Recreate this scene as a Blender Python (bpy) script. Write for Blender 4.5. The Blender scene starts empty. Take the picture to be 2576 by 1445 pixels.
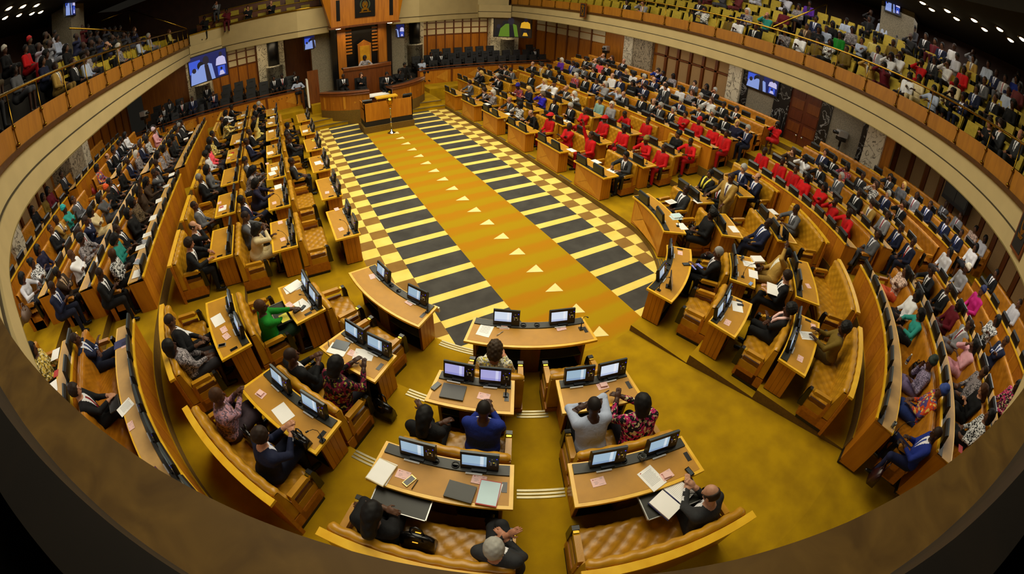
import bpy, bmesh, math, random
import numpy as np
from mathutils import Vector, Matrix, Euler
random.seed(7); rng = np.random.default_rng(7)
S = bpy.context.scene
COL = S.collection
PI = math.pi

# ---------------------------------------------------------------- camera (15.6 mm equisolid fisheye held over the gallery rail)
CAM = np.array([-4.430025, -18.508275, 5.62035])
YAW, PIT, ROL, FPX, PPX, PPY = .5301, .5926, .0396, 1114.18, -17.85, -83.5
def cam_axes():
    cy, sy, cp, sp = math.cos(YAW), math.sin(YAW), math.cos(PIT), math.sin(PIT)
    f = np.array([sy*cp, cy*cp, -sp]); r = np.array([cy, -sy, 0.]); u = np.cross(r, f)
    c, s = math.cos(ROL), math.sin(ROL)
    return c*r+s*u, -s*r+c*u, f
CR_, CU_, CF_ = cam_axes()
def ray(px, py):
    x = px-1288-PPX; y = -(py-722.5-PPY); R = math.hypot(x, y) or 1e-9; th = R/FPX
    for _ in range(25): th -= (FPX*(th-th**3/24)-R)/(FPX*(1-th*th/8))
    return math.sin(th)*(x/R*CR_+y/R*CU_)+math.cos(th)*CF_
def at(px, py, z):
    d = ray(px, py); return CAM+(z-CAM[2])/d[2]*d
cd = bpy.data.cameras.new('camera'); cam = bpy.data.objects.new('camera', cd); COL.objects.link(cam)
cd.type = 'PANO'; cd.panorama_type = 'FISHEYE_EQUISOLID'
cd.sensor_width = 36; cd.sensor_fit = 'HORIZONTAL'; cd.fisheye_lens = FPX/2576*36; cd.fisheye_fov = PI
cd.shift_x = -PPX/2576; cd.shift_y = PPY/1445; cd.clip_start = .02
M = Matrix(((CR_[0], CU_[0], -CF_[0], CAM[0]), (CR_[1], CU_[1], -CF_[1], CAM[1]), (CR_[2], CU_[2], -CF_[2], CAM[2]), (0, 0, 0, 1)))
cam.matrix_world = M
S.camera = cam

# ---------------------------------------------------------------- materials
def lin(h):
    if isinstance(h, str):
        h = h.lstrip('#'); h = [int(h[i:i+2], 16)/255 for i in (0, 2, 4)]
    return [c/12.92 if c <= .04045 else ((c+.055)/1.055)**2.4 for c in h]
MATS = {}
def newmat(name):
    m = bpy.data.materials.new(name); m.use_nodes = True
    nt = m.node_tree; b = nt.nodes['Principled BSDF']; MATS[name] = m
    return m, nt, b
def nd(nt, t, **kw):
    n = nt.nodes.new(t)
    for k, v in kw.items():
        if k in n.inputs.keys() if hasattr(n.inputs, 'keys') else False: n.inputs[k].default_value = v
        else: setattr(n, k, v)
    return n
def ramp(nt, stops):
    r = nt.nodes.new('ShaderNodeValToRGB'); e = r.color_ramp.elements
    while len(e) < len(stops): e.new(.5)
    for i, (p, c) in enumerate(stops):
        e[i].position = p; e[i].color = (*lin(c), 1)
    return r
def plain(name, c, rough=.5, metal=0., noise=.08, scale=6, emit=None, es=1., spec=.5, coat=0):
    m, nt, b = newmat(name)
    c = lin(c)
    if noise:
        tc = nt.nodes.new('ShaderNodeTexCoord'); n = nt.nodes.new('ShaderNodeTexNoise'); n.inputs['Scale'].default_value = scale
        n.inputs['Detail'].default_value = 3
        nt.links.new(tc.outputs['Object'], n.inputs['Vector'])
        r = nt.nodes.new('ShaderNodeValToRGB'); e = r.color_ramp.elements
        e[0].position = .3; e[1].position = .7
        e[0].color = (*[x*(1-noise) for x in c], 1); e[1].color = (*[min(1, x*(1+noise)) for x in c], 1)
        nt.links.new(n.outputs['Fac'], r.inputs['Fac']); nt.links.new(r.outputs['Color'], b.inputs['Base Color'])
    else: b.inputs['Base Color'].default_value = (*c, 1)
    b.inputs['Roughness'].default_value = rough; b.inputs['Metallic'].default_value = metal
    b.inputs['Specular IOR Level'].default_value = spec
    if coat: b.inputs['Coat Weight'].default_value = coat
    if emit:
        b.inputs['Emission Color'].default_value = (*lin(emit), 1); b.inputs['Emission Strength'].default_value = es
    return m
def wood(name, c1, c2, sc=(1.2, 14, 14), rough=.38, bands=0):
    """grain runs along X when sc[0] is the small one"""
    m, nt, b = newmat(name)
    tc = nt.nodes.new('ShaderNodeTexCoord'); mp = nt.nodes.new('ShaderNodeMapping'); mp.inputs['Scale'].default_value = sc
    n = nt.nodes.new('ShaderNodeTexNoise'); n.inputs['Scale'].default_value = 1.6; n.inputs['Detail'].default_value = 5
    n.inputs['Distortion'].default_value = .6
    nt.links.new(tc.outputs['Object'], mp.inputs['Vector']); nt.links.new(mp.outputs['Vector'], n.inputs['Vector'])
    r = ramp(nt, [(.3, c1), (.7, c2)])
    nt.links.new(n.outputs['Fac'], r.inputs['Fac']); nt.links.new(r.outputs['Color'], b.inputs['Base Color'])
    b.inputs['Roughness'].default_value = rough; b.inputs['Coat Weight'].default_value = .15; b.inputs['Coat Roughness'].default_value = .25
    return m
wood('desk_wood', '#a8650f', '#bf7a18', (10, 10, 1.0))
wood('desk_wood_pale', '#c48a22', '#d49b2c', (10, 10, 1.2))
wood('rim_wood', '#e2a91c', '#f0bf30', (3, 3, 10), .3)
wood('panel_wood', '#a5620f', '#bd7817', (6, 6, .8))
wood('diamond_wood', '#b87a1c', '#c98a26', (8, 8, 3))
wood('gallery_wood', '#8e5a12', '#a56c18', (5, 5, .8), .45)
wood('dark_wood', '#5a2c0c', '#6f3a12', (8, 8, .8), .35)
wood('wall_wood', '#8f5210', '#b06c1a', (7, 7, .6), .35)
wood('red_wood', '#4a2010', '#5e2a14', (7, 7, .7), .3)
wood('near_shaded_wood', '#120c05', '#1c1308', (6, 6, 1), .6)  # parapet panel by the camera, its lack of light painted into the colour
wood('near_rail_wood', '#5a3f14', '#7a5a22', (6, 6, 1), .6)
wood('bench_wood', '#9c5a12', '#b56e1c', (1.2, 10, 10))
def leather(name, c, dark, rough=.32):
    m, nt, b = newmat(name)
    tc = nt.nodes.new('ShaderNodeTexCoord'); n = nt.nodes.new('ShaderNodeTexNoise'); n.inputs['Scale'].default_value = 5; n.inputs['Detail'].default_value = 4
    nt.links.new(tc.outputs['Object'], n.inputs['Vector'])
    r = ramp(nt, [(.3, dark), (.65, c)])
    nt.links.new(n.outputs['Fac'], r.inputs['Fac'])
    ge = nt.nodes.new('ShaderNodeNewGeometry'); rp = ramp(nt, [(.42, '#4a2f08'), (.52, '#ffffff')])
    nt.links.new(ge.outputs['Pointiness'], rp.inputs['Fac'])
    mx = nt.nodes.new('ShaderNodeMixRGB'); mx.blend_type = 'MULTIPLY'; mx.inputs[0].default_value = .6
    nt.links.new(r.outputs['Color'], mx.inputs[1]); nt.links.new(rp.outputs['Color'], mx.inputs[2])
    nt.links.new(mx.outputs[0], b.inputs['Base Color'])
    n2 = nt.nodes.new('ShaderNodeTexNoise'); n2.inputs['Scale'].default_value = 90
    nt.links.new(tc.outputs['Object'], n2.inputs['Vector'])
    bp = nt.nodes.new('ShaderNodeBump'); bp.inputs['Strength'].default_value = .08; bp.inputs['Distance'].default_value = .01
    nt.links.new(n2.outputs['Fac'], bp.inputs['Height']); nt.links.new(bp.outputs['Normal'], b.inputs['Normal'])
    b.inputs['Roughness'].default_value = rough
    return m
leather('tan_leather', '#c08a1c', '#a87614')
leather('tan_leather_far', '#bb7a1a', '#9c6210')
leather('black_leather', '#17181a', '#0e0f10', .4)
plain('inlay', '#b8821a', .5, noise=.06, scale=9)
plain('inlay_pale', '#c49a5a', .5, noise=.06, scale=9)
plain('console', '#23241f', .45, noise=.1)
plain('monitor_black', '#131416', .35, noise=.05)
plain('monitor_edge', '#3c4448', .3, noise=.05)
plain('black_metal', '#0c0c0c', .3, noise=.05)
plain('plinth_black', '#0a0805', .6, noise=.1)
plain('recess', '#241304', .7, noise=.2)
plain('shelf_green', '#2a3310', .6, noise=.2)
plain('brass', '#c9a23a', .22, 1., noise=.08)
plain('brass_dark', '#8a6a1c', .3, 1., noise=.15, scale=20)
plain('chrome', '#c8c8c4', .15, 1., noise=.05)
plain('gold', '#c9952e', .25, 1., noise=.1)
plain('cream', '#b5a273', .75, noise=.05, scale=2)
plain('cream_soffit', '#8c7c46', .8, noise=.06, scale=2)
plain('cream_line', '#3a2f18', .8, noise=0)
plain('molding', '#4a2c0c', .4, noise=.2, scale=15)
plain('ceiling_dark', '#1a1509', .9, noise=.1)
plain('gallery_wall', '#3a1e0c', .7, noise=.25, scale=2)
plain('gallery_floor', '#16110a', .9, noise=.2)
plain('fabric_tan', '#9c7a4c', .9, noise=.08, scale=30)
plain('fabric_pale', '#cdbd95', .8, noise=.06, scale=20)
plain('yellow_seat', '#a8901c', .7, noise=.12, scale=12)
plain('paper', '#f4f2ee', .6, noise=.02)
plain('pink_paper', '#f0c4bc', .6, noise=.03)
plain('yellow_paper', '#e6d94a', .6, noise=.03)
plain('blue_paper', '#c4dfe6', .6, noise=.03)
plain('ink', '#6a6a70', .7, noise=0)
plain('ink_red', '#9a2a24', .6, noise=0)
plain('red_cover', '#b0201c', .5, noise=.05)
plain('purple_cover', '#5c2a52', .5, noise=.05)
plain('blue_cover', '#23285e', .5, noise=.05)
plain('laptop_black', '#26261f', .45, noise=.06)
plain('phone_black', '#0b0b0d', .15, noise=0)
plain('phone_gold', '#c9b070', .3, .6, noise=0)
plain('silver', '#b8b8b4', .3, .6, noise=0)
plain('white_plastic', '#e2dfd0', .4, noise=.03)
plain('cream_plastic', '#d8cf9a', .4, noise=.03)
plain('strip_metal', '#8d8468', .35, .7, noise=.1)
plain('led_blue', '#2222ff', .4, noise=0, emit='#2a2aff', es=2)
plain('led_yellow', '#ffe040', .4, noise=0, emit='#ffe040', es=1)
plain('button_white', '#cfd0d2', .5, noise=0)
plain('downlight', '#fff2d0', .4, noise=0, emit='#ffe9b8', es=14)
plain('stair_carpet', '#6b500c', .95, noise=.15, scale=20)
plain('stone_black', '#0b0b0c', .25, noise=.1)
plain('glass_clear', '#dfe6e2', .05, noise=0)
MATS['glass_clear'].node_tree.nodes['Principled BSDF'].inputs['Transmission Weight'].default_value = .9
def carpet(name, c, dark, amt=(.35, .65), sc=2.2):
    m, nt, b = newmat(name)
    tc = nt.nodes.new('ShaderNodeTexCoord')
    n = nt.nodes.new('ShaderNodeTexNoise'); n.inputs['Scale'].default_value = sc; n.inputs['Detail'].default_value = 6
    nt.links.new(tc.outputs['Object'], n.inputs['Vector'])
    r = ramp(nt, [(amt[0], dark), (amt[1], c)]); nt.links.new(n.outputs['Fac'], r.inputs['Fac'])
    nt.links.new(r.outputs['Color'], b.inputs['Base Color'])
    n2 = nt.nodes.new('ShaderNodeTexNoise'); n2.inputs['Scale'].default_value = 220
    nt.links.new(tc.outputs['Object'], n2.inputs['Vector'])
    bp = nt.nodes.new('ShaderNodeBump'); bp.inputs['Strength'].default_value = .25; bp.inputs['Distance'].default_value = .01
    nt.links.new(n2.outputs['Fac'], bp.inputs['Height']); nt.links.new(bp.outputs['Normal'], b.inputs['Normal'])
    b.inputs['Roughness'].default_value = .95; b.inputs['Specular IOR Level'].default_value = .15
    return m
carpet('carpet_gold', '#b08a08', '#97740a')
carpet('carpet_dark', '#4c4a46', '#403e3b')
carpet('carpet_yellow', '#eed873', '#e2ca62')
carpet('carpet_brown', '#937038', '#866431')
carpet('carpet_tri', '#f2e29a', '#ead88a')
# runner: soft orange bands across gold, one band per 0.75 m
m, nt, b = newmat('carpet_runner')
tc = nt.nodes.new('ShaderNodeTexCoord'); sx = nt.nodes.new('ShaderNodeSeparateXYZ'); nt.links.new(tc.outputs['Object'], sx.inputs[0])
def mth(op, a, bval=None):
    n = nt.nodes.new('ShaderNodeMath'); n.operation = op
    if isinstance(a, (int, float)): n.inputs[0].default_value = a
    else: nt.links.new(a, n.inputs[0])
    if bval is not None:
        if isinstance(bval, (int, float)): n.inputs[1].default_value = bval
        else: nt.links.new(bval, n.inputs[1])
    return n.outputs[0]
nz = nt.nodes.new('ShaderNodeTexNoise'); nz.inputs['Scale'].default_value = 2.2; nt.links.new(tc.outputs['Object'], nz.inputs['Vector'])
wob = mth('MULTIPLY', mth('SUBTRACT', nz.outputs['Fac'], .5), .22)
fr = mth('FRACT', mth('ADD', mth('MULTIPLY', sx.outputs[1], 1/.75), mth('ADD', wob, 40.0)))
r = ramp(nt, [(.0, '#ae7a0c'), (.1, '#a8860a'), (.45, '#a8880a'), (.6, '#ac7c0a'), (.9, '#b0780c'), (1., '#ae7a0c')])
nt.links.new(fr, r.inputs['Fac']); nt.links.new(r.outputs['Color'], b.inputs['Base Color']); b.inputs['Roughness'].default_value = .95
b.inputs['Specular IOR Level'].default_value = .15
def marble(name, base, vein, sc=1.6, w=(.47, .5)):
    m, nt, b = newmat(name)
    tc = nt.nodes.new('ShaderNodeTexCoord')
    n = nt.nodes.new('ShaderNodeTexNoise'); n.inputs['Scale'].default_value = sc; n.inputs['Detail'].default_value = 8; n.inputs['Distortion'].default_value = 1.8
    nt.links.new(tc.outputs['Object'], n.inputs['Vector'])
    r = ramp(nt, [(w[0], base), (w[1], vein), (w[1]+.03, base)]); nt.links.new(n.outputs['Fac'], r.inputs['Fac'])
    nt.links.new(r.outputs['Color'], b.inputs['Base Color']); b.inputs['Roughness'].default_value = .3
marble('marble_white', '#c9bfa4', '#3f3528', 2.2, (.46, .5))
marble('marble_shaded', '#9c8e74', '#3a3024', 2.6, (.44, .5))  # same marble on the column's dark side, shade put into the colour
marble('marble_black', '#121212', '#8a8a86', 1.4, (.485, .5))
m, nt, b = newmat('stone_grey'); tc = nt.nodes.new('ShaderNodeTexCoord'); n = nt.nodes.new('ShaderNodeTexVoronoi'); n.inputs['Scale'].default_value = 22
nt.links.new(tc.outputs['Object'], n.inputs['Vector']); r = ramp(nt, [(.1, '#5d5646'), (.6, '#7d7460')]); nt.links.new(n.outputs['Distance'], r.inputs['Fac'])
nt.links.new(r.outputs['Color'], b.inputs['Base Color']); b.inputs['Roughness'].default_value = .7
# screens
def screen(name, top, body, es=1.0):
    m, nt, b = newmat(name)
    tc = nt.nodes.new('ShaderNodeTexCoord'); sx = nt.nodes.new('ShaderNodeSeparateXYZ'); nt.links.new(tc.outputs['UV'], sx.inputs[0])
    r = ramp(nt, [(0, body), (.72, body), (.74, top), (.86, top), (.88, body)]); r.color_ramp.interpolation = 'CONSTANT'
    nt.links.new(sx.outputs[1], r.inputs['Fac'])
    r2 = ramp(nt, [(0, '#d8dcf0'), (.2, '#ffffff')]); r2.color_ramp.interpolation = 'CONSTANT'
    nt.links.new(sx.outputs[0], r2.inputs['Fac'])
    mx = nt.nodes.new('ShaderNodeMixRGB'); mx.blend_type = 'MULTIPLY'; mx.inputs[0].default_value = 1
    nt.links.new(r.outputs['Color'], mx.inputs[1]); nt.links.new(r2.outputs['Color'], mx.inputs[2])
    b.inputs['Base Color'].default_value = (0, 0, 0, 1); nt.links.new(mx.outputs[0], b.inputs['Emission Color']); b.inputs['Emission Strength'].default_value = es
    b.inputs['Roughness'].default_value = .2
screen('screen_blue', '#e4f2fb', '#a9c8de', .75)
screen('screen_doc', '#f4f8ff', '#dfeafa', .85)
screen('screen_violet', '#dcdcff', '#b4b2ea', .8)
screen('screen_dim', '#9ab0a8', '#6c7c74', .35)
for nm, c in (('tv_blue', '#3a5ad8'), ('tv_navy', '#121c5a'), ('tv_lightblue', '#8aa0e0'), ('tv_dark', '#0a0c14'), ('tv_skin', '#1e1a28'), ('tv_white', '#c9c4ee'),
              ('tv_green', '#5a7a1c'), ('tv_olive', '#1c1c0a'), ('tv_gold', '#e0a828'), ('tv_red', '#b8341c'), ('tv_brown', '#20140a'), ('tv_grey', '#5a6a7a')):
    plain(nm, '#000000', .4, noise=0, emit=c, es=.85)

# people: one set of materials reads each figure's own colours from its custom properties
def attr_col(nt, name):
    a = nt.nodes.new('ShaderNodeAttribute'); a.attribute_type = 'OBJECT'; a.attribute_name = name
    return a
def cloth(name, attr, rough=.8):
    m, nt, b = newmat(name)
    a = attr_col(nt, attr); a2 = attr_col(nt, 'c2'); pm = attr_col(nt, 'pm'); ps = attr_col(nt, 'ps')
    tc = nt.nodes.new('ShaderNodeTexCoord')
    mp = nt.nodes.new('ShaderNodeVectorMath'); mp.operation = 'SCALE'; nt.links.new(tc.outputs['Object'], mp.inputs[0]); nt.links.new(ps.outputs['Fac'], mp.inputs['Scale'])
    n = nt.nodes.new('ShaderNodeTexNoise'); n.inputs['Scale'].default_value = 1.; n.inputs['Detail'].default_value = 1.5; n.inputs['Distortion'].default_value = 1.2
    nt.links.new(mp.outputs[0], n.inputs['Vector'])
    r = nt.nodes.new('ShaderNodeValToRGB'); r.color_ramp.elements[0].position = .49; r.color_ramp.elements[1].position = .53
    nt.links.new(n.outputs['Fac'], r.inputs['Fac'])
    mu = nt.nodes.new('ShaderNodeMath'); mu.operation = 'MULTIPLY'; nt.links.new(r.outputs['Color'], mu.inputs[0]); nt.links.new(pm.outputs['Fac'], mu.inputs[1])
    mx = nt.nodes.new('ShaderNodeMixRGB'); nt.links.new(mu.outputs[0], mx.inputs[0]); nt.links.new(a.outputs['Color'], mx.inputs[1]); nt.links.new(a2.outputs['Color'], mx.inputs[2])
    # third colour specks for floral cloth
    a3 = attr_col(nt, 'c3'); p3 = attr_col(nt, 'p3')
    n3 = nt.nodes.new('ShaderNodeTexNoise'); n3.inputs['Scale'].default_value = 1.7; n3.inputs['Detail'].default_value = 1
    nt.links.new(mp.outputs[0], n3.inputs['Vector'])
    r3 = nt.nodes.new('ShaderNodeValToRGB'); r3.color_ramp.elements[0].position = .58; r3.color_ramp.elements[1].position = .61
    nt.links.new(n3.outputs['Fac'], r3.inputs['Fac'])
    m3 = nt.nodes.new('ShaderNodeMath'); m3.operation = 'MULTIPLY'; nt.links.new(r3.outputs['Color'], m3.inputs[0]); nt.links.new(p3.outputs['Fac'], m3.inputs[1])
    mx3 = nt.nodes.new('ShaderNodeMixRGB'); nt.links.new(m3.outputs[0], mx3.inputs[0]); nt.links.new(mx.outputs[0], mx3.inputs[1]); nt.links.new(a3.outputs['Color'], mx3.inputs[2])
    nt.links.new(mx3.outputs[0], b.inputs['Base Color'])
    # soft folds
    nf = nt.nodes.new('ShaderNodeTexNoise'); nf.inputs['Scale'].default_value = 9; nf.inputs['Detail'].default_value = 2; nf.inputs['Distortion'].default_value = .8
    nt.links.new(tc.outputs['Object'], nf.inputs['Vector'])
    bp = nt.nodes.new('ShaderNodeBump'); bp.inputs['Strength'].default_value = .35; bp.inputs['Distance'].default_value = .04
    nt.links.new(nf.outputs['Fac'], bp.inputs['Height']); nt.links.new(bp.outputs['Normal'], b.inputs['Normal'])
    b.inputs['Roughness'].default_value = rough; b.inputs['Specular IOR Level'].default_value = .25
    return m
cloth('jacket_cloth', 'cj')
def flat_attr(name, attr, rough):
    m, nt, b = newmat(name); a = attr_col(nt, attr)
    tc = nt.nodes.new('ShaderNodeTexCoord'); n = nt.nodes.new('ShaderNodeTexNoise'); n.inputs['Scale'].default_value = 30
    nt.links.new(tc.outputs['Object'], n.inputs['Vector'])
    r = ramp(nt, [(.3, '#c8c8c8'), (.7, '#ffffff')]); nt.links.new(n.outputs['Fac'], r.inputs['Fac'])
    mx = nt.nodes.new('ShaderNodeMixRGB'); mx.blend_type = 'MULTIPLY'; mx.inputs[0].default_value = .5
    nt.links.new(a.outputs['Color'], mx.inputs[1]); nt.links.new(r.outputs['Color'], mx.inputs[2])
    nt.links.new(mx.outputs[0], b.inputs['Base Color']); b.inputs['Roughness'].default_value = rough; b.inputs['Specular IOR Level'].default_value = .3
flat_attr('skin', 'ck', .5); flat_attr('shirt_cloth', 'cs', .8); flat_attr('trouser_cloth', 'ct', .85); flat_attr('tie_cloth', 'ci', .6); flat_attr('hair_fibre', 'ch', .65)
plain('shoe', '#0a0908', .35, noise=0)
PMATS = ['skin', 'jacket_cloth', 'shirt_cloth', 'trouser_cloth', 'shoe', 'tie_cloth']

# ---------------------------------------------------------------- mesh helpers
class MB:
    """collects shapes into one mesh; map_ optionally bends every point (u, v, z) -> (x, y, z)"""
    def __init__(self, map_=None): self.v = []; self.f = []; self.m = []; self.uv = {}; self.map_ = map_; self.mi = 0; self.sm = []
    def add(self, vs, fs, mi=None, smooth=False):
        o = len(self.v)
        if self.map_: vs = [self.map_(*p) for p in vs]
        self.v += [tuple(p) for p in vs]
        for f in fs: self.f.append(tuple(o+i for i in f)); self.m.append(self.mi if mi is None else mi); self.sm.append(smooth)
        return o
    def box(self, x0, x1, y0, y1, z0, z1, mi=None, nx=1):
        vs = []; fs = []
        for i in range(nx+1):
            x = x0+(x1-x0)*i/nx
            vs += [(x, y0, z0), (x, y1, z0), (x, y1, z1), (x, y0, z1)]
        for i in range(nx):
            a = 4*i; c = a+4
            fs += [(a, a+1, c+1, c), (a+1, a+2, c+2, c+1), (a+2, a+3, c+3, c+2), (a+3, a, c, c+3)]
        fs += [(3, 2, 1, 0), (4*nx, 4*nx+1, 4*nx+2, 4*nx+3)]
        return self.add(vs, fs, mi)
    def sweep(self, prof, us, mi=None, closed=True, smooth=False, caps=True):
        """profile points (v,z) carried along u stations"""
        k = len(prof); vs = [(u, v, z) for u in us for v, z in prof]; fs = []
        n = len(us)
        for i in range(n-1):
            for j in range(k if closed else k-1):
                a = i*k+j; b2 = i*k+(j+1) % k; fs.append((a, b2, b2+k, a+k))
        if closed and caps:
            fs.append(tuple(range(k-1, -1, -1))); fs.append(tuple((n-1)*k+j for j in range(k)))
        return self.add(vs, fs, mi, smooth)
    def tube(self, pts, r, seg=8, mi=None, smooth=True):
        pts = [np.array(p, float) for p in pts]; vs = []; fs = []; n = len(pts)
        rr = r if isinstance(r, (list, tuple)) else [r]*n
        prev = None
        for i, p in enumerate(pts):
            t = pts[min(i+1, n-1)]-pts[max(i-1, 0)]; t = t/(np.linalg.norm(t) or 1)
            a = np.cross(t, [0, 0, 1.]) if abs(t[2]) < .95 else np.cross(t, [0, 1., 0])
            a /= np.linalg.norm(a); bb = np.cross(t, a)
            if prev is not None and a @ prev < 0: a = -a; bb = -bb
            prev = a
            for j in range(seg):
                an = 2*PI*j/seg; vs.append(tuple(p+rr[i]*(math.cos(an)*a+math.sin(an)*bb)))
        for i in range(n-1):
            for j in range(seg):
                a = i*seg+j; b2 = i*seg+(j+1) % seg; fs.append((a, b2, b2+seg, a+seg))
        fs.append(tuple(range(seg-1, -1, -1))); fs.append(tuple((n-1)*seg+j for j in range(seg)))
        return self.add(vs, fs, mi, smooth)
    def lathe(self, prof, c=(0, 0, 0), seg=16, mi=None, smooth=True):
        vs = []; fs = []; n = len(prof)
        for r, z in prof:
            for j in range(seg):
                a = 2*PI*j/seg; vs.append((c[0]+r*math.cos(a), c[1]+r*math.sin(a), c[2]+z))
        for i in range(n-1):
            for j in range(seg):
                a = i*seg+j; b2 = i*seg+(j+1) % seg; fs.append((a, b2, b2+seg, a+seg))
        fs.append(tuple(range(seg-1, -1, -1))); fs.append(tuple((n-1)*seg+j for j in range(seg)))
        return self.add(vs, fs, mi, smooth)
    def grid(self, fn, nu, nv, mi=None, smooth=True):
        vs = [fn(i/nu, j/nv) for i in range(nu+1) for j in range(nv+1)]
        fs = [(i*(nv+1)+j, (i+1)*(nv+1)+j, (i+1)*(nv+1)+j+1, i*(nv+1)+j+1) for i in range(nu) for j in range(nv)]
        return self.add(vs, fs, mi, smooth)
    def poly(self, pts, z0, z1, mi=None):
        k = len(pts); vs = [(x, y, z0) for x, y in pts]+[(x, y, z1) for x, y in pts]
        fs = [tuple(range(k-1, -1, -1)), tuple(range(k, 2*k))]+[(i, (i+1) % k, k+(i+1) % k, k+i) for i in range(k)]
        return self.add(vs, fs, mi)
    def mesh(self, name, mats, bevel=0):
        me = bpy.data.meshes.new(name); me.from_pydata(self.v, [], self.f)
        for mm in mats: me.materials.append(MATS[mm])
        me.polygons.foreach_set('material_index', self.m)
        me.polygons.foreach_set('use_smooth', self.sm)
        me.update()
        bm = bmesh.new(); bm.from_mesh(me); bmesh.ops.recalc_face_normals(bm, faces=bm.faces); bm.to_mesh(me); bm.free()
        return me
def link(name, me, parent=None):
    o = bpy.data.objects.new(name, me); COL.objects.link(o)
    if parent is not None: o.parent = parent
    return o
def mk(name, mb, mats, parent=None, bevel=0):
    if isinstance(mats, str): mats = [mats]
    me = mb.mesh(name, mats); o = link(name, me, parent)
    if bevel:
        md = o.modifiers.new('edge', 'BEVEL'); md.width = bevel; md.segments = 2; md.limit_method = 'ANGLE'; md.angle_limit = .7
    return o
def bake(o):
    """apply the modifiers so copies share one finished mesh"""
    dg = bpy.context.evaluated_depsgraph_get(); me = bpy.data.meshes.new_from_object(o.evaluated_get(dg)); o.modifiers.clear(); o.data = me
def empty(name, loc=(0, 0, 0), rz=0):
    o = bpy.data.objects.new(name, None); COL.objects.link(o); o.location = loc; o.rotation_euler = (0, 0, rz); o.empty_display_size = .1
    return o
LABELS = {}
SHORT = (('woman with black bobbed hair', 'dark-haired woman'), ('woman with long black hair', 'long-haired woman'), ('woman with short grey hair', 'grey-haired woman'), ('woman with cropped brown hair', 'crop-haired woman'), ('woman with braided black hair', 'braided woman'),
         ('woman with rounded hair', 'round-haired woman'), ('man with close-cropped hair', 'crop-haired man'), ('person with a red hard hat', 'hard-hatted person'), ('black and white patterned', 'monochrome print'), ('grey patterned', 'grey print'), ('and red tie', 'with red tie'),
         ('pink and black floral', 'floral'), ('orange skirt and patterned top', 'orange skirt'), ('red and blue patterned top', 'red-blue top'), ('pink and grey patterned', 'pink print'), ('from the', 'from'))
def tag(o, label, cat, group=None):
    label = ' '.join(label.split())
    for a_, b_ in SHORT:
        if len(label.split()) > 16: label = label.replace(a_, b_)
    if len(label.split()) > 16:
        for w_ in (' a ', ' patterned ', ' side'): label = label.replace(w_, ' ') if len(label.split()) > 16 else label
    label = ' '.join(label.split())
    o['label'] = label; o['category'] = cat
    if group: o['group'] = group
    LABELS.setdefault(label, []).append((o.name, group))
    return o
def struct(o): o['kind'] = 'structure'; return o
KIDS = {}
def kids(o): return KIDS.get(o.name) or list(o.children)
def dup(root, loc, rz):
    r = root.copy(); COL.objects.link(r); r.location = loc; r.rotation_euler = (0, 0, rz)
    for ch in root.children:
        c = ch.copy(); COL.objects.link(c); c.parent = r
        for g in ch.children:
            d = g.copy(); COL.objects.link(d); d.parent = c
    return r
ORD = ['first', 'second', 'third', 'fourth', 'fifth', 'sixth', 'seventh', 'eighth', 'ninth', 'tenth', 'eleventh', 'twelfth', 'thirteenth', 'fourteenth', 'fifteenth',
       'sixteenth', 'seventeenth', 'eighteenth', 'nineteenth', 'twentieth', 'twenty-first', 'twenty-second', 'twenty-third', 'twenty-fourth']

# ---------------------------------------------------------------- the horseshoe plan
CX, YC = .04, -11.4
FL = {1: .14, 2: .34, 3: .54, 4: .85, 5: 1.05, 6: 1.25, 7: 1.45, 8: 1.65}          # floor level of each tier
RL_ = {1: 3.83, 2: 5.20, 3: 6.60, 4: 8.42, 5: 9.72, 6: 11.0, 7: 12.85, 8: 14.2}    # radius of the desk edge the members sit at
RR_ = {1: 3.84, 2: 5.20, 3: 6.56, 4: 7.78, 5: 8.99, 6: 10.18, 7: 11.42, 8: 12.4}     # the same along the straight right-hand side
def sst(a, b, x):
    t = min(1, max(0, (x-a)/(b-a))); return t*t*(3-2*t)
def RAD(row, side, t):
    if side == 'L': return RL_[row]
    if side == 'R': return RR_[row]
    k = sst(305, 358, t); return RL_[row]*(1-k)+RR_[row]*k
def frame(side, t, R):
    """position and outward angle: side L/R with t = y, side A with t = angle in degrees"""
    if side == 'L': return (CX-R, t, 180.)
    if side == 'R': return (CX+R, t, 0.)
    a = math.radians(t); return (CX+R*math.cos(a), YC+R*math.sin(a), t)
def place_rz(phi): return math.radians(phi-90)
def bend(R):
    """local (u, v, z): u along the row, v outward, bent to radius R (None = straight)"""
    if R is None: return None
    return lambda u, v, z: ((R+v)*math.sin(u/R), (R+v)*math.cos(u/R)-R, z)
def path(side, t0, t1, row=None, R=None, n=None):
    """stations (x, y, phi) along a row"""
    n = n or max(2, int(abs(t1-t0)/(2.0 if side == 'A' else .5)))
    out = []
    for i in range(n+1):
        t = t0+(t1-t0)*i/n; out.append(frame(side, t, RAD(row, side, t) if row else R))
    return out
def pmap(st, origin):
    """(u, v, z) with u = running length along stations -> local coords about origin"""
    P = np.array([(x, y) for x, y, _ in st]); L = np.r_[0, np.cumsum(np.linalg.norm(np.diff(P, axis=0), axis=1))]
    ph = np.unwrap(np.radians([s[2] for s in st]))
    def f(u, v, z):
        x = np.interp(u, L, P[:, 0]); y = np.interp(u, L, P[:, 1]); a = np.interp(u, L, ph)
        return (x+v*math.cos(a)-origin[0], y+v*math.sin(a)-origin[1], z-origin[2])
    return f, L
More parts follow.
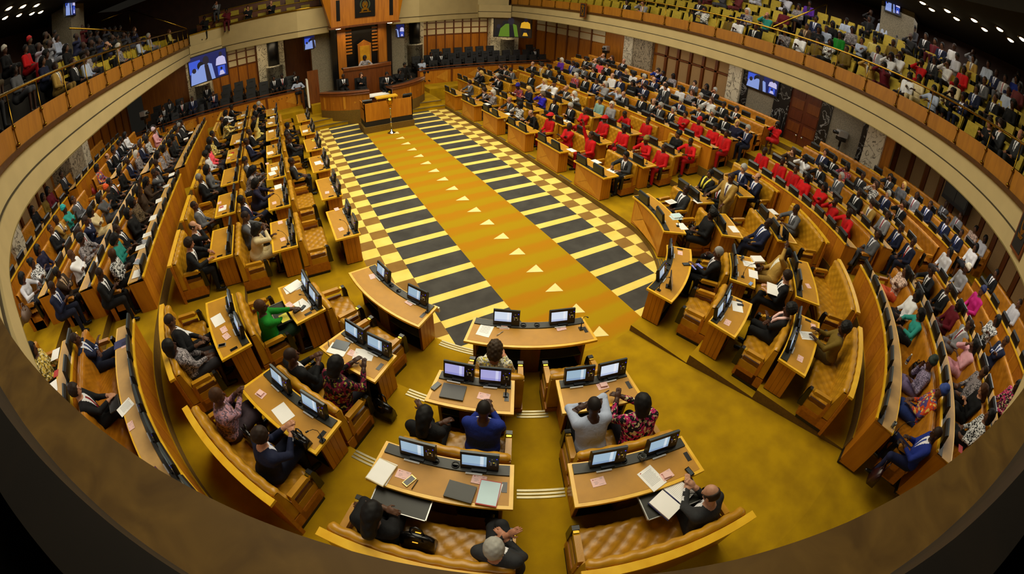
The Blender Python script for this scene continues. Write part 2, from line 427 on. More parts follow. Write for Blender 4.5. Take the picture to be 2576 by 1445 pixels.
# ---------------------------------------------------------------- floor and carpet
P = .75; RW = 1.4391*P; SW = 3.2287*P; CW = .5608*P; RIN = 3.28
def xlim(y):
    return 9 if y >= YC else math.sqrt(max(0, RIN**2-(y-YC)**2))
fm = MB()
def cell(x0, x1, y0, y1, mi, z=0.):
    n = 1 if y1 > YC else 8
    for i in range(n):
        a = y0+(y1-y0)*i/n; b_ = y0+(y1-y0)*(i+1)/n
        la, lb = xlim(a), xlim(b_)
        xa0, xa1, xb0, xb1 = [min(max(x, -l), l) for x, l in ((x0, la), (x1, la), (x0, lb), (x1, lb))]
        if xa1-xa0 < 1e-5 and xb1-xb0 < 1e-5: continue
        fm.add([(xa0+CX, a, z), (xa1+CX, a, z), (xb1+CX, b_, z), (xb0+CX, b_, z)], [(0, 1, 2, 3)], mi)
NORTH = .95
for n in range(-2, 20):
    yt = -n*P; yb = yt-P; ys = yt-.28*P; yh = yt-.5*P
    t = lambda y: min(y, NORTH)
    if yb > NORTH: continue
    for sgn in (-1, 1):
        def sc(a, b, y1, y0, mi):
            y1 = t(y1); y0 = t(y0)
            if y1-y0 < 1e-4: return
            x0, x1 = sorted((sgn*a, sgn*b)); cell(x0, x1, y0, y1, mi)
        sc(RW, SW, yt, ys, 2); sc(RW, SW, ys, yb, 1)
        sc(SW, SW+CW, yt, yh, 3); sc(SW, SW+CW, yh, yb, 2)
        sc(SW+CW, SW+2*CW, yt, yh, 2); sc(SW+CW, SW+2*CW, yh, yb, 3)
    if t(yt)-t(yb) > 1e-4: cell(-RW, RW, t(yb), t(yt), 4)
floor = mk('floor', fm, ['carpet_gold', 'carpet_dark', 'carpet_yellow', 'carpet_brown', 'carpet_runner']); struct(floor)
tri = MB()
for k in range(20):
    q = at(1185.5+0, 528, 0) if False else None
    y = -1.62-.7497*k+.0
    if y < -14.6: break
    tri.add([(CX-.19, y-.02, .004), (CX+.16, y-.17, .004), (CX+.16, y+.13, .004)], [(0, 1, 2)])
o = mk('floor_marking', tri, 'carpet_tri'); struct(o)
# platforms of the tiers
def inner(row, side, t): return (3.28 if row == 1 else RAD(row, side, t)-(.60 if row < 4 else .45)) if row < 9 else (12.98 if side != 'A' else 15.6+ (12.98-15.6)*sst(345, 358, t)+((12.98-15.6)*(1-sst(182, 195, t))))
YN = {1: 1.35, 2: 3.15, 3: 3.15, 4: 3.15, 5: 3.15, 6: 3.15, 7: 3.15, 8: 3.15, 9: 3.15}
def tier(row, side):
    mb = MB(); z = FL[row]; nxt = row+1
    if side == 'left': st = [('L', y) for y in np.linspace(YN[row], YC, 24)]+[('A', a) for a in np.linspace(180, 259.4, 44)[1:]]
    else: st = [('A', a) for a in np.linspace(280.6, 360, 44)[:-1]]+[('R', y) for y in np.linspace(YC, YN[row], 24)]
    vs = []
    for s_, t_ in st:
        a = frame(s_, t_, inner(row, s_, t_)); b_ = frame(s_, t_, inner(nxt, s_, t_)+.3)
        vs += [(a[0], a[1], -.1), (a[0], a[1], z), (b_[0], b_[1], z), (b_[0], b_[1], -.1)]
    n = len(st)
    for k in range(4):
        mb.add(vs, [(4*i+k, 4*i+(k+1) % 4, 4*i+4+(k+1) % 4, 4*i+4+k) for i in range(n-1)], 1 if k == 0 else 0)
    mb.add(vs, [(0, 1, 2, 3), (4*n-4, 4*n-3, 4*n-2, 4*n-1)], 1)
    o = mk('floor_tier', mb, ['carpet_gold', 'stair_carpet']); struct(o)
for row in range(1, 9):
    tier(row, 'left'); tier(row, 'right')
# the sloping aisle on the axis, and a base floor under everything
mb = MB()
for i in range(9):
    pass
angs = np.linspace(259.3, 280.7, 9); rs = [3.27, 4.6, 6.0, 8.0, 9.5, 16]; zs = [0.0, .12, .3, .5, .5, .5]
vs = []
for r_, z_ in zip(rs, zs):
    for a in angs: f = frame('A', a, r_); vs.append((f[0], f[1], z_))
mb.add(vs, [(i*9+j, i*9+j+1, (i+1)*9+j+1, (i+1)*9+j) for i in range(len(rs)-1) for j in range(8)])
o = mk('floor_aisle', mb, ['carpet_gold']); struct(o)
mb = MB(); mb.add([(-18, -28, -.12), (18, -28, -.12), (18, 12, -.12), (-18, 12, -.12)], [(0, 1, 2, 3)])
o = mk('floor_base', mb, 'carpet_gold'); struct(o)
# nosing strips on the steps in the side aisles
k = 0
for row, (a0, a1) in [(r, g) for r in (2, 3) for g in ((199.5, 204.5), (219, 225.2), (239.6, 245.2), (294.6, 301), (315, 321), (335, 341))]+[(1, (216.5, 228)), (1, (317, 326))]:
    mb = MB(); R = inner(row, 'A', a0)
    for d in (.0, .05, .1):
        st = path('A', a0, a1, R=R+d, n=6); o0 = st[0]; f, L = pmap(st, (0, 0, 0)); mb.map_ = f
        mb.sweep([(0, FL[row]), (.03, FL[row]), (.03, FL[row]+.008), (0, FL[row]+.008)], list(L))
    o = mk('trim_%d' % (40+k), mb, 'strip_metal'); struct(o); k += 1
for y0, y1 in [(-.35, -.88), (-2.38, -2.9), (-4.45, -4.93), (-6.5, -6.95), (-8.4, -9.0)]:
    for sd in 'LR':
        mb = MB(); f, L = pmap(path(sd, y0, y1, R=3.29, n=2), (0, 0, 0)); mb.map_ = f
        mb.sweep([(0, .14), (.07, .14), (.07, .155), (0, .155)], list(L)); o = mk('trim_%d' % (40+k), mb, 'strip_metal'); struct(o); k += 1
# stage floor and its two steps
mb = MB()
mb.box(-3.28, 3.33, NORTH, 1.42, -.1, .15, 0); mb.box(-3.28, 3.33, 1.42, 4.5, -.1, .3, 0)
mb.box(-13, -3.28, 3.15, 4.5, -.1, .54, 0); mb.box(3.33, 13, 3.15, 4.5, -.1, .54, 0)
mb.box(-2.9, 2.9, 2.9, 8.2, .3, .75, 0)
o = mk('floor_stage', mb, ['carpet_gold']); struct(o)
mb = MB()
for x0, x1, y, z in ((-3.2, -1.2, NORTH, .15), (1.7, 3.3, NORTH, .15), (-3.2, -2.2, 1.42, .3), (2.2, 3.3, 1.42, .3)):
    mb.box(x0, x1, y-.02, y+.07, z-.005, z+.015)
o = mk('trim_30', mb, 'strip_metal'); struct(o)
# north seating tiers
mb = MB()
for i, (y0, z) in enumerate(((4.6, .75), (5.5, .98), (6.3, 1.2))):
    for x0, x1 in ((-13, -2.95), (2.95, 13)): mb.box(x0, x1, y0, 8.2, 0, z)
o = mk('floor_north', mb, ['gallery_floor']); struct(o)

# ---------------------------------------------------------------- walls of the lower hall
ZC = 4.25
def wall_strip(name, st, z0, z1, mat):
    mb = MB(); f, L = pmap(st, (0, 0, 0)); mb.map_ = f
    mb.sweep([(0, z0), (.2, z0), (.2, z1), (0, z1)], list(L)); return struct(mk(name, mb, mat))
def wrange(side):
    if side == 'right':
        return [frame('A', a, 15.6) for a in np.linspace(270, 345, 40)]+[(13.02, -15.9, 0), (13.02, 8.4, 0)]
    return [(-14.4, 8.4, 180), (-14.4, -15.9, 180)]+[frame('A', a, 15.6) for a in np.linspace(195, 270, 40)]
wall_strip('wall_right', wrange('right'), -.1, ZC+.4, 'wall_wood')
wall_strip('wall_left', wrange('left'), -.1, ZC+.4, 'wall_wood')
mb = MB(); mb.box(-13.2, 13.2, 8.2, 8.4, -.1, ZC+.4); struct(mk('wall_back', mb, 'wall_wood'))
tn = [1]
def trim(mb, mats):
    o = mk('trim_%d' % tn[0], mb, mats); tn[0] += 1; return struct(o)
def slab_x(mb, x, y0, y1, z0, z1, d=.06, mi=0):           # plate on a side wall; d = how far it stands out towards the hall
    s = -1 if x > 0 else 1
    a, b_ = sorted((x, x+s*d)); y0, y1 = sorted((y0, y1)); mb.box(a, b_, y0, y1, z0, z1, mi)
# fabric panels framed in dark wood on the side walls, pale lattice above
for sx_ in (1, -1):
    X = 13.0*sx_ if sx_ > 0 else -14.4
    mb = MB()
    for y0, y1 in ((8.0, 6.9), (6.8, 5.7), (5.6, 4.5), (4.4, 3.3), (3.2, 2.1), (2.0, .9)):
        slab_x(mb, X, y0, y1, .6, 3.05, .03, 2); slab_x(mb, X, y0, y1, 3.15, 3.55, .03, 1); slab_x(mb, X, y0, y1, 3.62, 4.02, .03, 1); slab_x(mb, X, y0+.0, y0+.1, .6, 4.2, .09, 0)
    for y0 in np.arange(-3.2, -7.6, -.78):
        slab_x(mb, X, y0, y0-.55, 1.9, 3.3, .04, 3); slab_x(mb, X, y0, y0-.55, 3.4, 4.1, .03, 3); slab_x(mb, X, y0-.58, y0-.72, 1.4, 4.2, .1, 0)
    slab_x(mb, X, -3.0, -7.7, 3.3, 3.38, .1, 0)
    trim(mb, ['dark_wood', 'fabric_pale', 'wall_wood', 'fabric_tan'])
    for (y0, y1, nm, mt) in ((-.95, -1.62, 'column_%d', 'marble_white'), (-1.62, -2.95, 'column_%d', 'marble_shaded'), (-7.8, -8.5, 'column_%d', 'marble_white'), (-14.72, -15.5, 'column_%d', 'marble_white')):
        mb = MB(); slab_x(mb, X, y0, y1, .5, 4.35, (.28 if mt != 'marble_shaded' else .2)+(.9 if sx_ < 0 else 0))
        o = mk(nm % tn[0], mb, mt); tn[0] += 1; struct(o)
    mb = MB(); slab_x(mb, X, -8.5, -8.85, .5, 4.3, .12); slab_x(mb, X, -10.25, -11.0, .5, 4.3, .16); slab_x(mb, X, -12.5, -13.0, .5, 4.3, .16); slab_x(mb, X, -14.45, -14.75, .5, 4.3, .12)
    trim(mb, ['marble_black'])
    mb = MB(); slab_x(mb, X, -8.85, -10.25, .5, 4.3, .08); slab_x(mb, X, -13.0, -14.45, .5, 4.3, .08); trim(mb, ['stone_grey'])
    # panelled double door
    mb = MB(); slab_x(mb, X, -11.0, -12.5, 1.0, 4.2, .05); d = mk('door_%d' % (1 if sx_ > 0 else 2), mb, 'red_wood'); struct(d)
    for yy in (-11.04, -11.79):
        mb = MB()
        for i in range(6):
            slab_x(mb, X-.05*sx_, yy-.06, yy-.64, 1.1+.5*i, 1.5+.5*i, .03, i % 2)
        mk('door_panel', mb, ['dark_wood', 'red_wood'], d)
    for yy in (-11.62, -11.9):
        mb = MB(); mb.lathe([(.045, 0), (.05, .02), (.03, .04), (.0, .045)], seg=12)
        o = mk('door_knob', mb, 'chrome', d); o.rotation_euler = (0, -sx_*PI/2, 0); o.location = (X-sx_*.08, yy, 2.0)
# wood panels with tan fabric on the curved wall behind the right-hand corner seats
mb = MB()
for a in np.arange(312, 345, 3.2):
    st = [frame('A', b_, 15.58) for b_ in np.linspace(a, a+2.1, 4)]; f, L = pmap(st, (0, 0, 0)); mb.map_ = f
    mb.sweep([(-.04, 1.9), (0, 1.9), (0, 3.4), (-.04, 3.4)], list(L), 1)
    mb.sweep([(-.03, 3.5), (0, 3.5), (0, 4.2), (-.03, 4.2)], list(L), 1)
    st = [frame('A', b_, 15.58) for b_ in np.linspace(a+2.2, a+2.9, 3)]; f, L = pmap(st, (0, 0, 0)); mb.map_ = f
    mb.sweep([(-.1, 1.4), (0, 1.4), (0, 4.25), (-.1, 4.25)], list(L), 0)
trim(mb, ['dark_wood', 'fabric_tan'])
# rear wall: wood boards below, lattice of pale panels above, marble piers with black loudspeaker columns
mb = MB(); Y = 8.2
def bx(x0, x1, z0, z1, d, mi): mb.box(x0, x1, Y-d, Y, z0, z1, mi)
for x0, x1 in ((-8.5, -5.6), (4.4, 10.4)):
    n = int((x1-x0)/.55)
    for i in range(n):
        a = x0+(x1-x0)*i/n; w = (x1-x0)/n
        bx(a+.03, a+w-.03, 1.2, 2.95, .04, 2); bx(a+w-.03, a+w+.03, 1.2, 4.3, .09, 0)
        wide = i % 2 == 0
        for z0 in (3.02, 3.42, 3.82): bx(a+.05, a+w-.05, z0, z0+.34, .04, 1)
    for z0 in (2.95, 3.36, 3.76, 4.16): bx(x0, x1, z0, z0+.06, .08, 0)
trim(mb, ['dark_wood', 'fabric_pale', 'wall_wood'])
for x0, x1 in ((-5.5, -3.9), (-9.9, -8.4), (3.1, 4.6), (9.2, 11.3)):
    mb = MB(); mb.box(x0, x1, Y-.55, Y, .6, 4.4); mb.lathe([(.48, .6), (.48, 2.5), (.5, 2.5), (.5, 2.58), (.0, 2.58)], ((x0+x1)/2+.15, Y-.6, 0), 20)
    o = mk('column_%d' % tn[0], mb, 'marble_white'); tn[0] += 1; struct(o)
    if abs(x0) < 9:
        mb = MB(); mb.lathe([(.34, 2.6), (.34, 4.35)], ((x0+x1)/2+.15, Y-.6, 0), 16); trim(mb, ['black_leather'])
mb = MB()
for x0, x1 in ((-3.85, -2.4), (2.2, 3.05)): bx(x0, x1, .7, 4.3, .06, 0)
trim(mb, ['dark_wood'])
mb = MB()
for x0, x1 in ((-2.5, -1.5), (1.75, 2.6)): mb.box(x0, x1, 5.1, 5.4, .3, 4.3)
trim(mb, ['stone_grey'])

# ---------------------------------------------------------------- the gallery: cream fascia, wood parapet, brass rail
GA = [0, 180, 192, 203, 214, 226, 238, 255, 268, 283, 300, 320, 340, 360]
GR = [0, 8.97, 8.88, 8.62, 8.36, 8.30, 8.30, 8.42, 8.8, 9.25, 9.4, 9.3, 9.0, 8.97]
def grad(a): 
    xs = GA[1:]; ys = GR[1:]
    i = max(0, min(len(xs)-2, int(np.searchsorted(xs, a))-1)); t = (a-xs[i])/(xs[i+1]-xs[i])
    m0 = (ys[i+1]-ys[i-1])/(xs[i+1]-xs[i-1])*(xs[i+1]-xs[i]) if i > 0 else 0
    m1 = (ys[i+2]-ys[i])/(xs[i+2]-xs[i])*(xs[i+1]-xs[i]) if i < len(xs)-2 else 0
    return (2*t**3-3*t*t+1)*ys[i]+(t**3-2*t*t+t)*m0+(-2*t**3+3*t*t)*ys[i+1]+(t**3-t*t)*m1
GY = 4.9
gst = [(CX-8.97, y, 180) for y in np.linspace(GY, YC, 26)]+[(*frame('A', a, grad(a))[:2], a) for a in np.linspace(180, 360, 121)[1:-1]]+[(CX+8.97, y, 0) for y in np.linspace(YC, GY, 26)]
gf, gL = pmap(gst, (0, 0, 0))
def gsweep(prof, mi, lo=None, hi=None, mb=None):
    mb.map_ = gf; L = [u for u in gL if (lo is None or u >= lo) and (hi is None or u <= hi)]; mb.sweep(prof, L, mi)
mb = MB()
gsweep([(0, 4.28), (.3, 4.28), (.3, 4.60), (0, 4.60)], 0, mb=mb); gsweep([(.03, 4.60), (.3, 4.60), (.3, 4.63), (.03, 4.63)], 2, mb=mb)
gsweep([(.05, 4.63), (.3, 4.63), (.3, 5.0), (.05, 5.0)], 0, mb=mb)
trim(mb, ['cream', 'molding', 'cream_line'])
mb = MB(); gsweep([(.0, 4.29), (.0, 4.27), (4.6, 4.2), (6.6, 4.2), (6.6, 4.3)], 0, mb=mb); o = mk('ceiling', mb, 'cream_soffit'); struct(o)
# near the camera the parapet panel's shade is put into a near-black wood colour
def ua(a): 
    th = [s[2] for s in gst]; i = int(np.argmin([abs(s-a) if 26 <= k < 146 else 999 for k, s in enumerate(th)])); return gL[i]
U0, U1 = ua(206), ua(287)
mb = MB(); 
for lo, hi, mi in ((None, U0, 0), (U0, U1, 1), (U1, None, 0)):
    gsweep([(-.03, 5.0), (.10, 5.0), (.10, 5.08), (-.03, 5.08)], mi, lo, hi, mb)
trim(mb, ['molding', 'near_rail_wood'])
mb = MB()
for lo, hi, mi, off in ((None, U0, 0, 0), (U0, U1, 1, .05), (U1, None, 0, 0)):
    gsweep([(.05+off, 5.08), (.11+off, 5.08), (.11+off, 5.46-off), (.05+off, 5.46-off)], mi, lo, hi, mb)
trim(mb, ['gallery_wood', 'near_shaded_wood'])
def rail_part(lo, hi, label):
    root = empty('brass_handrail'); us = [u for u in np.arange(lo, hi, .25)]
    mb = MB(); mb.tube([gf(u, .06, 5.95) for u in us], .028, 10); o = mk('rail', mb, 'brass', root)
    for u in np.arange(lo+.3, hi, 1.22):
        mb = MB(); p = gf(u, .03, 0)
        mb.tube([gf(u, .06, 5.94), gf(u, .03, 5.45), gf(u, .0, 5.12)], .016, 6)
        mb.lathe([(.03, 0), (.045, .03), (.03, .06)], (*gf(u, .0, 5.1)[:2], 5.1), 8); mb.lathe([(.03, 0), (.04, .03), (.03, .06)], (*gf(u, .02, 0)[:2], 5.38), 8)
        mk('post', mb, 'brass_dark', root)
    tag(root, label, 'handrail')
rail_part(0, U0-.2, 'brass handrail on posts along the left gallery parapet')
rail_part(U1+.2, gL[-1], 'brass handrail on posts along the right gallery parapet')
# rear gallery front
for sgn in (-1, 1):
    mb = MB(); st = [(sgn*8.95, 4.7, 90), (sgn*7.3, 5.6, 90)]
    if sgn > 0: st = st[::-1]
    f, L = pmap([(x, y, 90) for x, y, _ in st], (0, 0, 0)); mb.map_ = f
    mb.sweep([(0, 4.2), (.3, 4.2), (.3, 5.0), (0, 5.0)], list(L)); mb.sweep([(-.02, 4.55), (.1, 4.55), (.1, 4.58), (-.02, 4.58)], list(L), 1)
    st = [(sgn*8.95, 5.0, 90), (sgn*7.3, 5.75, 90), (sgn*3.2, 4.3, 90), (sgn*1.6, 4.3, 90)]
    if sgn > 0: st = st[::-1]
    f, L = pmap(st, (0, 0, 0)); mb.map_ = f
    mb.sweep([(0.02, 4.15), (.3, 4.15), (.3, 5.55), (0.02, 5.55)], list(L)); mb.sweep([(0, 4.45), (.1, 4.45), (.1, 4.48), (0, 4.48)], list(L), 1)
    trim(mb, ['cream', 'cream_line'])
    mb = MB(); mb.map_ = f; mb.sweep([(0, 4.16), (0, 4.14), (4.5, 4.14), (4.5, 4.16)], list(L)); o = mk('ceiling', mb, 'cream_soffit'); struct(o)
    root = empty('brass_handrail'); mb = MB(); pts = [(x, y+.1, 5.62) for x, y, _ in st]; mb.tube(pts, .035, 8); mk('rail', mb, 'brass', root)
    mb = MB(); mb.map_ = f; mb.sweep([(-.02, 5.55), (.34, 5.55), (.34, 5.6), (-.02, 5.6)], list(L)); mk('coping', mb, 'brass_dark', root)
    tag(root, 'brass handrail along the %s rear gallery front beside the wooden canopy' % ('left' if sgn < 0 else 'right'), 'handrail')
# gallery floors, steps and dark shell
for side in ('left', 'right'):
    mb = MB()
    half = [i for i in range(len(gst)) if (i <= 86 if side == 'left' else i >= 86)]
    L = [gL[i] for i in half]
    mb.map_ = gf
    for kk, (v0, z) in enumerate(((.12, 4.85), (1.35, 5.38), (2.25, 5.9), (3.15, 6.4), (4.05, 6.9))):
        mb.sweep([(v0, 4.4), (6.6, 4.4), (6.6, z), (v0, z)], L, 0)
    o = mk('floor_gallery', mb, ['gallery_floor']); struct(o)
mb = MB()
for x0, x1 in ((-9.5, -1.7), (1.7, 9.5)):
    for kk, (y, z) in enumerate(((6.0, 4.9), (7.0, 5.4), (8.0, 5.9))): mb.box(x0, x1, y, 12, 4.4, z)
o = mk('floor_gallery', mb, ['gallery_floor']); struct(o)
ost = [(-15.6, 12, 180), (-15.6, YC, 180)]+[frame('A', a, 15.6) for a in np.linspace(180, 360, 50)[1:-1]]+[(15.6, YC, 0), (15.6, 12, 0)]
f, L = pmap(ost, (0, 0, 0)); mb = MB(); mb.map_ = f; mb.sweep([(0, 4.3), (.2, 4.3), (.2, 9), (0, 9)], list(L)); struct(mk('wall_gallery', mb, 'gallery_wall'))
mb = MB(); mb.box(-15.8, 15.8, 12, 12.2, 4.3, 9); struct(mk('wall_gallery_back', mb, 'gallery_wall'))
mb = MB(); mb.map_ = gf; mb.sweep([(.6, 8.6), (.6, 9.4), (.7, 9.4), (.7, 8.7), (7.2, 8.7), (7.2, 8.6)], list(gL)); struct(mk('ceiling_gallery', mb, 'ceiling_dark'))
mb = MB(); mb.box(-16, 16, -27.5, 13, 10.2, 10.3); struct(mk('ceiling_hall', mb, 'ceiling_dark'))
for x, y0 in ((13.2, -15.1), (-13.2, -1.2)):
    mb = MB(); mb.box(x-.5, x+.5, y0-.7, y0+.7, 4.4, 8.7); o = mk('column_%d' % tn[0], mb, 'stone_grey'); tn[0] += 1; struct(o)
# recessed downlights in the gallery ceilings
for i, (px, py) in enumerate([(2320, 8), (2343, 25), (2382, 28), (2405, 48), (2449, 52), (2475, 75), (2513, 75), (2540, 102), (2570, 100), (25, 22), (60, 17), (94, 14), (15, 46), (50, 39), (82, 35), (104, 31)]):
    p = at(px, py, 8.585); root = empty('ceiling_downlight', (p[0], p[1], 8.6))
    mb = MB(); mb.lathe([(.17, 0), (.17, -.02), (.12, -.02), (.12, 0)], seg=18); mk('trim_ring', mb, 'brass_dark', root)
    mb = MB(); mb.lathe([(.12, -.004), (.10, -.03), (.05, -.05), (0, -.055)], seg=16); mk('lamp_glass', mb, 'downlight', root)
    tag(root, 'round recessed downlight glowing in the dark ceiling of the %s gallery' % ('right' if i < 9 else 'left'), 'light', 'gallery downlights %s' % ('right' if i < 9 else 'left'))
# ---------------------------------------------------------------- desks, benches, monitors
def usub(L, R): return 1 if R is None else max(3, int(L/.14))
DESK_H = .75
def desk_proto(name, L, R, pale=False, shelf=False, front_art=True):
    """two-seat desk; v = 0 is the edge the members sit at, v = -.55 the front"""
    bn = bend(R); n = usub(L, R); h = L/2
    us = lambda a, b_: list(np.linspace(a, b_, n+1))
    root = empty(name)
    mb = MB(bn); mb.sweep([(-.56, .71), (0, .71), (0, .75), (-.56, .75)], us(-h, h)); o = mk('desk_top', mb, 'rim_wood', root)
    mb = MB(bn); mb.sweep([(-.40, .75), (-.045, .75), (-.045, .753), (-.40, .753)], us(-h+.045, h-.045)); mk('leather_inlay', mb, 'inlay_pale' if pale else 'inlay', root)
    mb = MB(bn); mb.sweep([(-.54, .75), (-.405, .75), (-.41, .768), (-.535, .772)], us(-h+.05, h-.05)); mk('console_strip', mb, 'console', root)
    mb = MB(bn); mb.sweep([(-.53, .02), (-.50, .02), (-.50, .71), (-.53, .71)], us(-h+.10, h-.10)); fp = mk('front_panel', mb, 'panel_wood', root)
    if front_art:
        z0, z1 = .1, .68; a = -h+.16; c = h-.22
        for tri_ in (((a, z1), (a, z0+.0), (a+.5, (z0+z1)/2)), ((a, z0), (c, z0), (a+.5, .36))):
            mb = MB(bn); vs = [(u, -.532, z) for u, z in tri_]+[(u, -.534, z) for u, z in tri_]
            mb.add(vs, [(0, 1, 2), (5, 4, 3), (0, 3, 4, 1), (1, 4, 5, 2), (2, 5, 3, 0)])
            mk('triangle_pattern', mb, 'diamond_wood', fp)
    for s in (-1, 1):
        mb = MB(bn); u0 = s*(h-.10)
        for i in range(4):
            a = -.50+.085*i; mb.box(min(u0, u0-s*.05), max(u0, u0-s*.05), a, a+.08, .02, .71)
        mb.box(min(u0-s*.045, u0-s*.01), max(u0-s*.045, u0-s*.01), -.5, -.16, .02, .71, 1)
        mk('side_panel', mb, ['panel_wood', 'dark_wood'], root)
    mb = MB(bn); mb.box(-.16, .16, -.50, -.14, .02, .71); mk('pedestal', mb, 'dark_wood', root)
    mb = MB(bn); mb.sweep([(-.50, .30), (-.16, .30), (-.16, .325), (-.50, .325)], us(-h+.15, h-.15)); mk('shelf', mb, 'shelf_green', root)
    mb = MB(bn); mb.sweep([(-.52, 0), (-.17, 0), (-.17, .03), (-.52, .03)], us(-h+.11, h-.11)); mk('plinth', mb, 'plinth_black', root)
    for s in (-1, 1):
        mb = MB(); c = (bn or (lambda u, v, z: (u, v, z)))(s*.12, -.47, .77); mb.lathe([(.04, 0), (.045, 0), (.045, .012), (.036, .012), (.036, .0), (.0, .0)], c, 14); mk('cup_ring', mb, 'black_metal', root)
    mb = MB(bn); mb.box(-h+.07, -h+.13, -.33, -.2, .753, .757); mb.lathe([(.02, 0), (.02, .006), (.0, .006)], (bn(h-.12, -.235, .757) if bn else (h-.12, -.235, .757)), 10, 0) if False else None
    mk('socket_plate', mb, 'black_metal', root)
    return root
def tuft(u, w, du=.2):
    a = (u+w)/du; c = (u-w)/du
    return .024*(abs(math.sin(PI*a/1.0))*abs(math.sin(PI*c/1.0)))**.55
def cushion(mb, L, prof, n_u, tl=True, amp=1., ends=.03):
    """tufted cushion: prof(t) -> (v, z, nv, nz) surface line with outward normal, t in 0..1 over length W"""
    W = prof['W']; f = prof['f']; nv = prof.get('n', max(8, int(W/.03)))
    def fn(i, j):
        u = -L/2+L*i; w = W*j; v, z, a, c = f(j)
        e = min(1, min(i, 1-i)*L/ends); e2 = min(1, min(j, 1-j)*W/.03)
        d = tuft(u, w)*amp if tl else .012*abs(math.sin(PI*u/.14))**.5
        d = d*min(1, e2*1.0)*e-(.02*(1-e)); return (u, v+a*d, z+c*d)
    mb.grid(lambda i, j: fn(i, j), n_u, nv)
def bench_proto(name, L, R, rail=False, mat='tan_leather', arms=True, detail=.035, raillen=None):
    bn = bend(R); root = empty(name); h = L/2; nu = max(8, int(L/detail))
    n = usub(L, R)
    us = lambda a, b_: list(np.linspace(a, b_, n+1))
    # seat: rounded front roll then flat top
    def fs(t):
        s = t*.60
        if s < .12: a = -PI/2+s/.12*PI/2; return (.22+.07*math.sin(a)+.0, .37+.07*math.cos(a), math.sin(a), math.cos(a))
        return (.22+(s-.12), .44-.03*(s-.12), 0, 1)
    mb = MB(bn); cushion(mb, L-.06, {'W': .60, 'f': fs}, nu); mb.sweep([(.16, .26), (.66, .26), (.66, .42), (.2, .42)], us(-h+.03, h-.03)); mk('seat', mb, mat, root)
    def fb(t):
        s = t*.62
        if s < .5: return (.62+.13*s, .43+s, -.97, .13)
        a = (s-.5)/.12*PI; return (.685+.06*(1-math.cos(a))*.9, .93+.035*math.sin(a), -math.cos(a), math.sin(a))
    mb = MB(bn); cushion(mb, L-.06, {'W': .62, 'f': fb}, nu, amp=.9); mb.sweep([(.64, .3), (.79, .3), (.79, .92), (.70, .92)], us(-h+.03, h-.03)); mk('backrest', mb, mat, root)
    mb = MB(bn); mb.sweep([(.22, .06), (.80, .06), (.80, .28), (.22, .28)], us(-h+.02, h-.02)); mk('base_box', mb, 'bench_wood', root)
    mb = MB(bn); mb.sweep([(.25, 0), (.80, 0), (.80, .07), (.25, .07)], us(-h+.02, h-.02)); mk('plinth', mb, 'plinth_black', root)
    if arms:
        for s in (-1, 1):
            u0, u1 = sorted((s*(h-.02), s*(h-.09)))
            mb = MB(bn); mb.sweep([(.26, .61), (.30, .655), (.62, .665), (.64, .60), (.30, .58)], [u0, (u0+u1)/2, u1]); a = mk('armrest', mb, mat, root)
            mb = MB(bn); mb.box(u0+.005, u1-.005, .22, .27, .60, .64); mk('arm_cap', mb, 'brass', a)
            mb = MB(bn); mb.sweep([(.13, .26), (.15, .58), (.18, .65), (.235, .65), (.235, .26)], [u0-.004, u1+.004]); mk('arm_post', mb, 'black_metal', a)
            mb = MB(bn); mb.box(u0, u1, .27, .66, .06, .20); mb.box(u0, u1, .60, .66, .2, .6); mb.box(u0+.02, u1-.02, .27, .60, .2, .5, 1); mk('end_panel', mb, ['bench_wood', 'dark_wood'], a)
    if rail:
        r = (raillen or L)/2
        mb = MB(bn); mb.sweep([(.80, .93), (.90, .93), (.90, .975), (.80, .975)], us(-r, r)); mk('top_rail', mb, 'rim_wood', root)
        mb = MB(bn); mb.sweep([(.795, .0), (.85, .0), (.85, .93), (.795, .93)], us(-r, r)); mk('back_panel', mb, 'bench_wood', root)
    return root
def bake_tree(root): pass
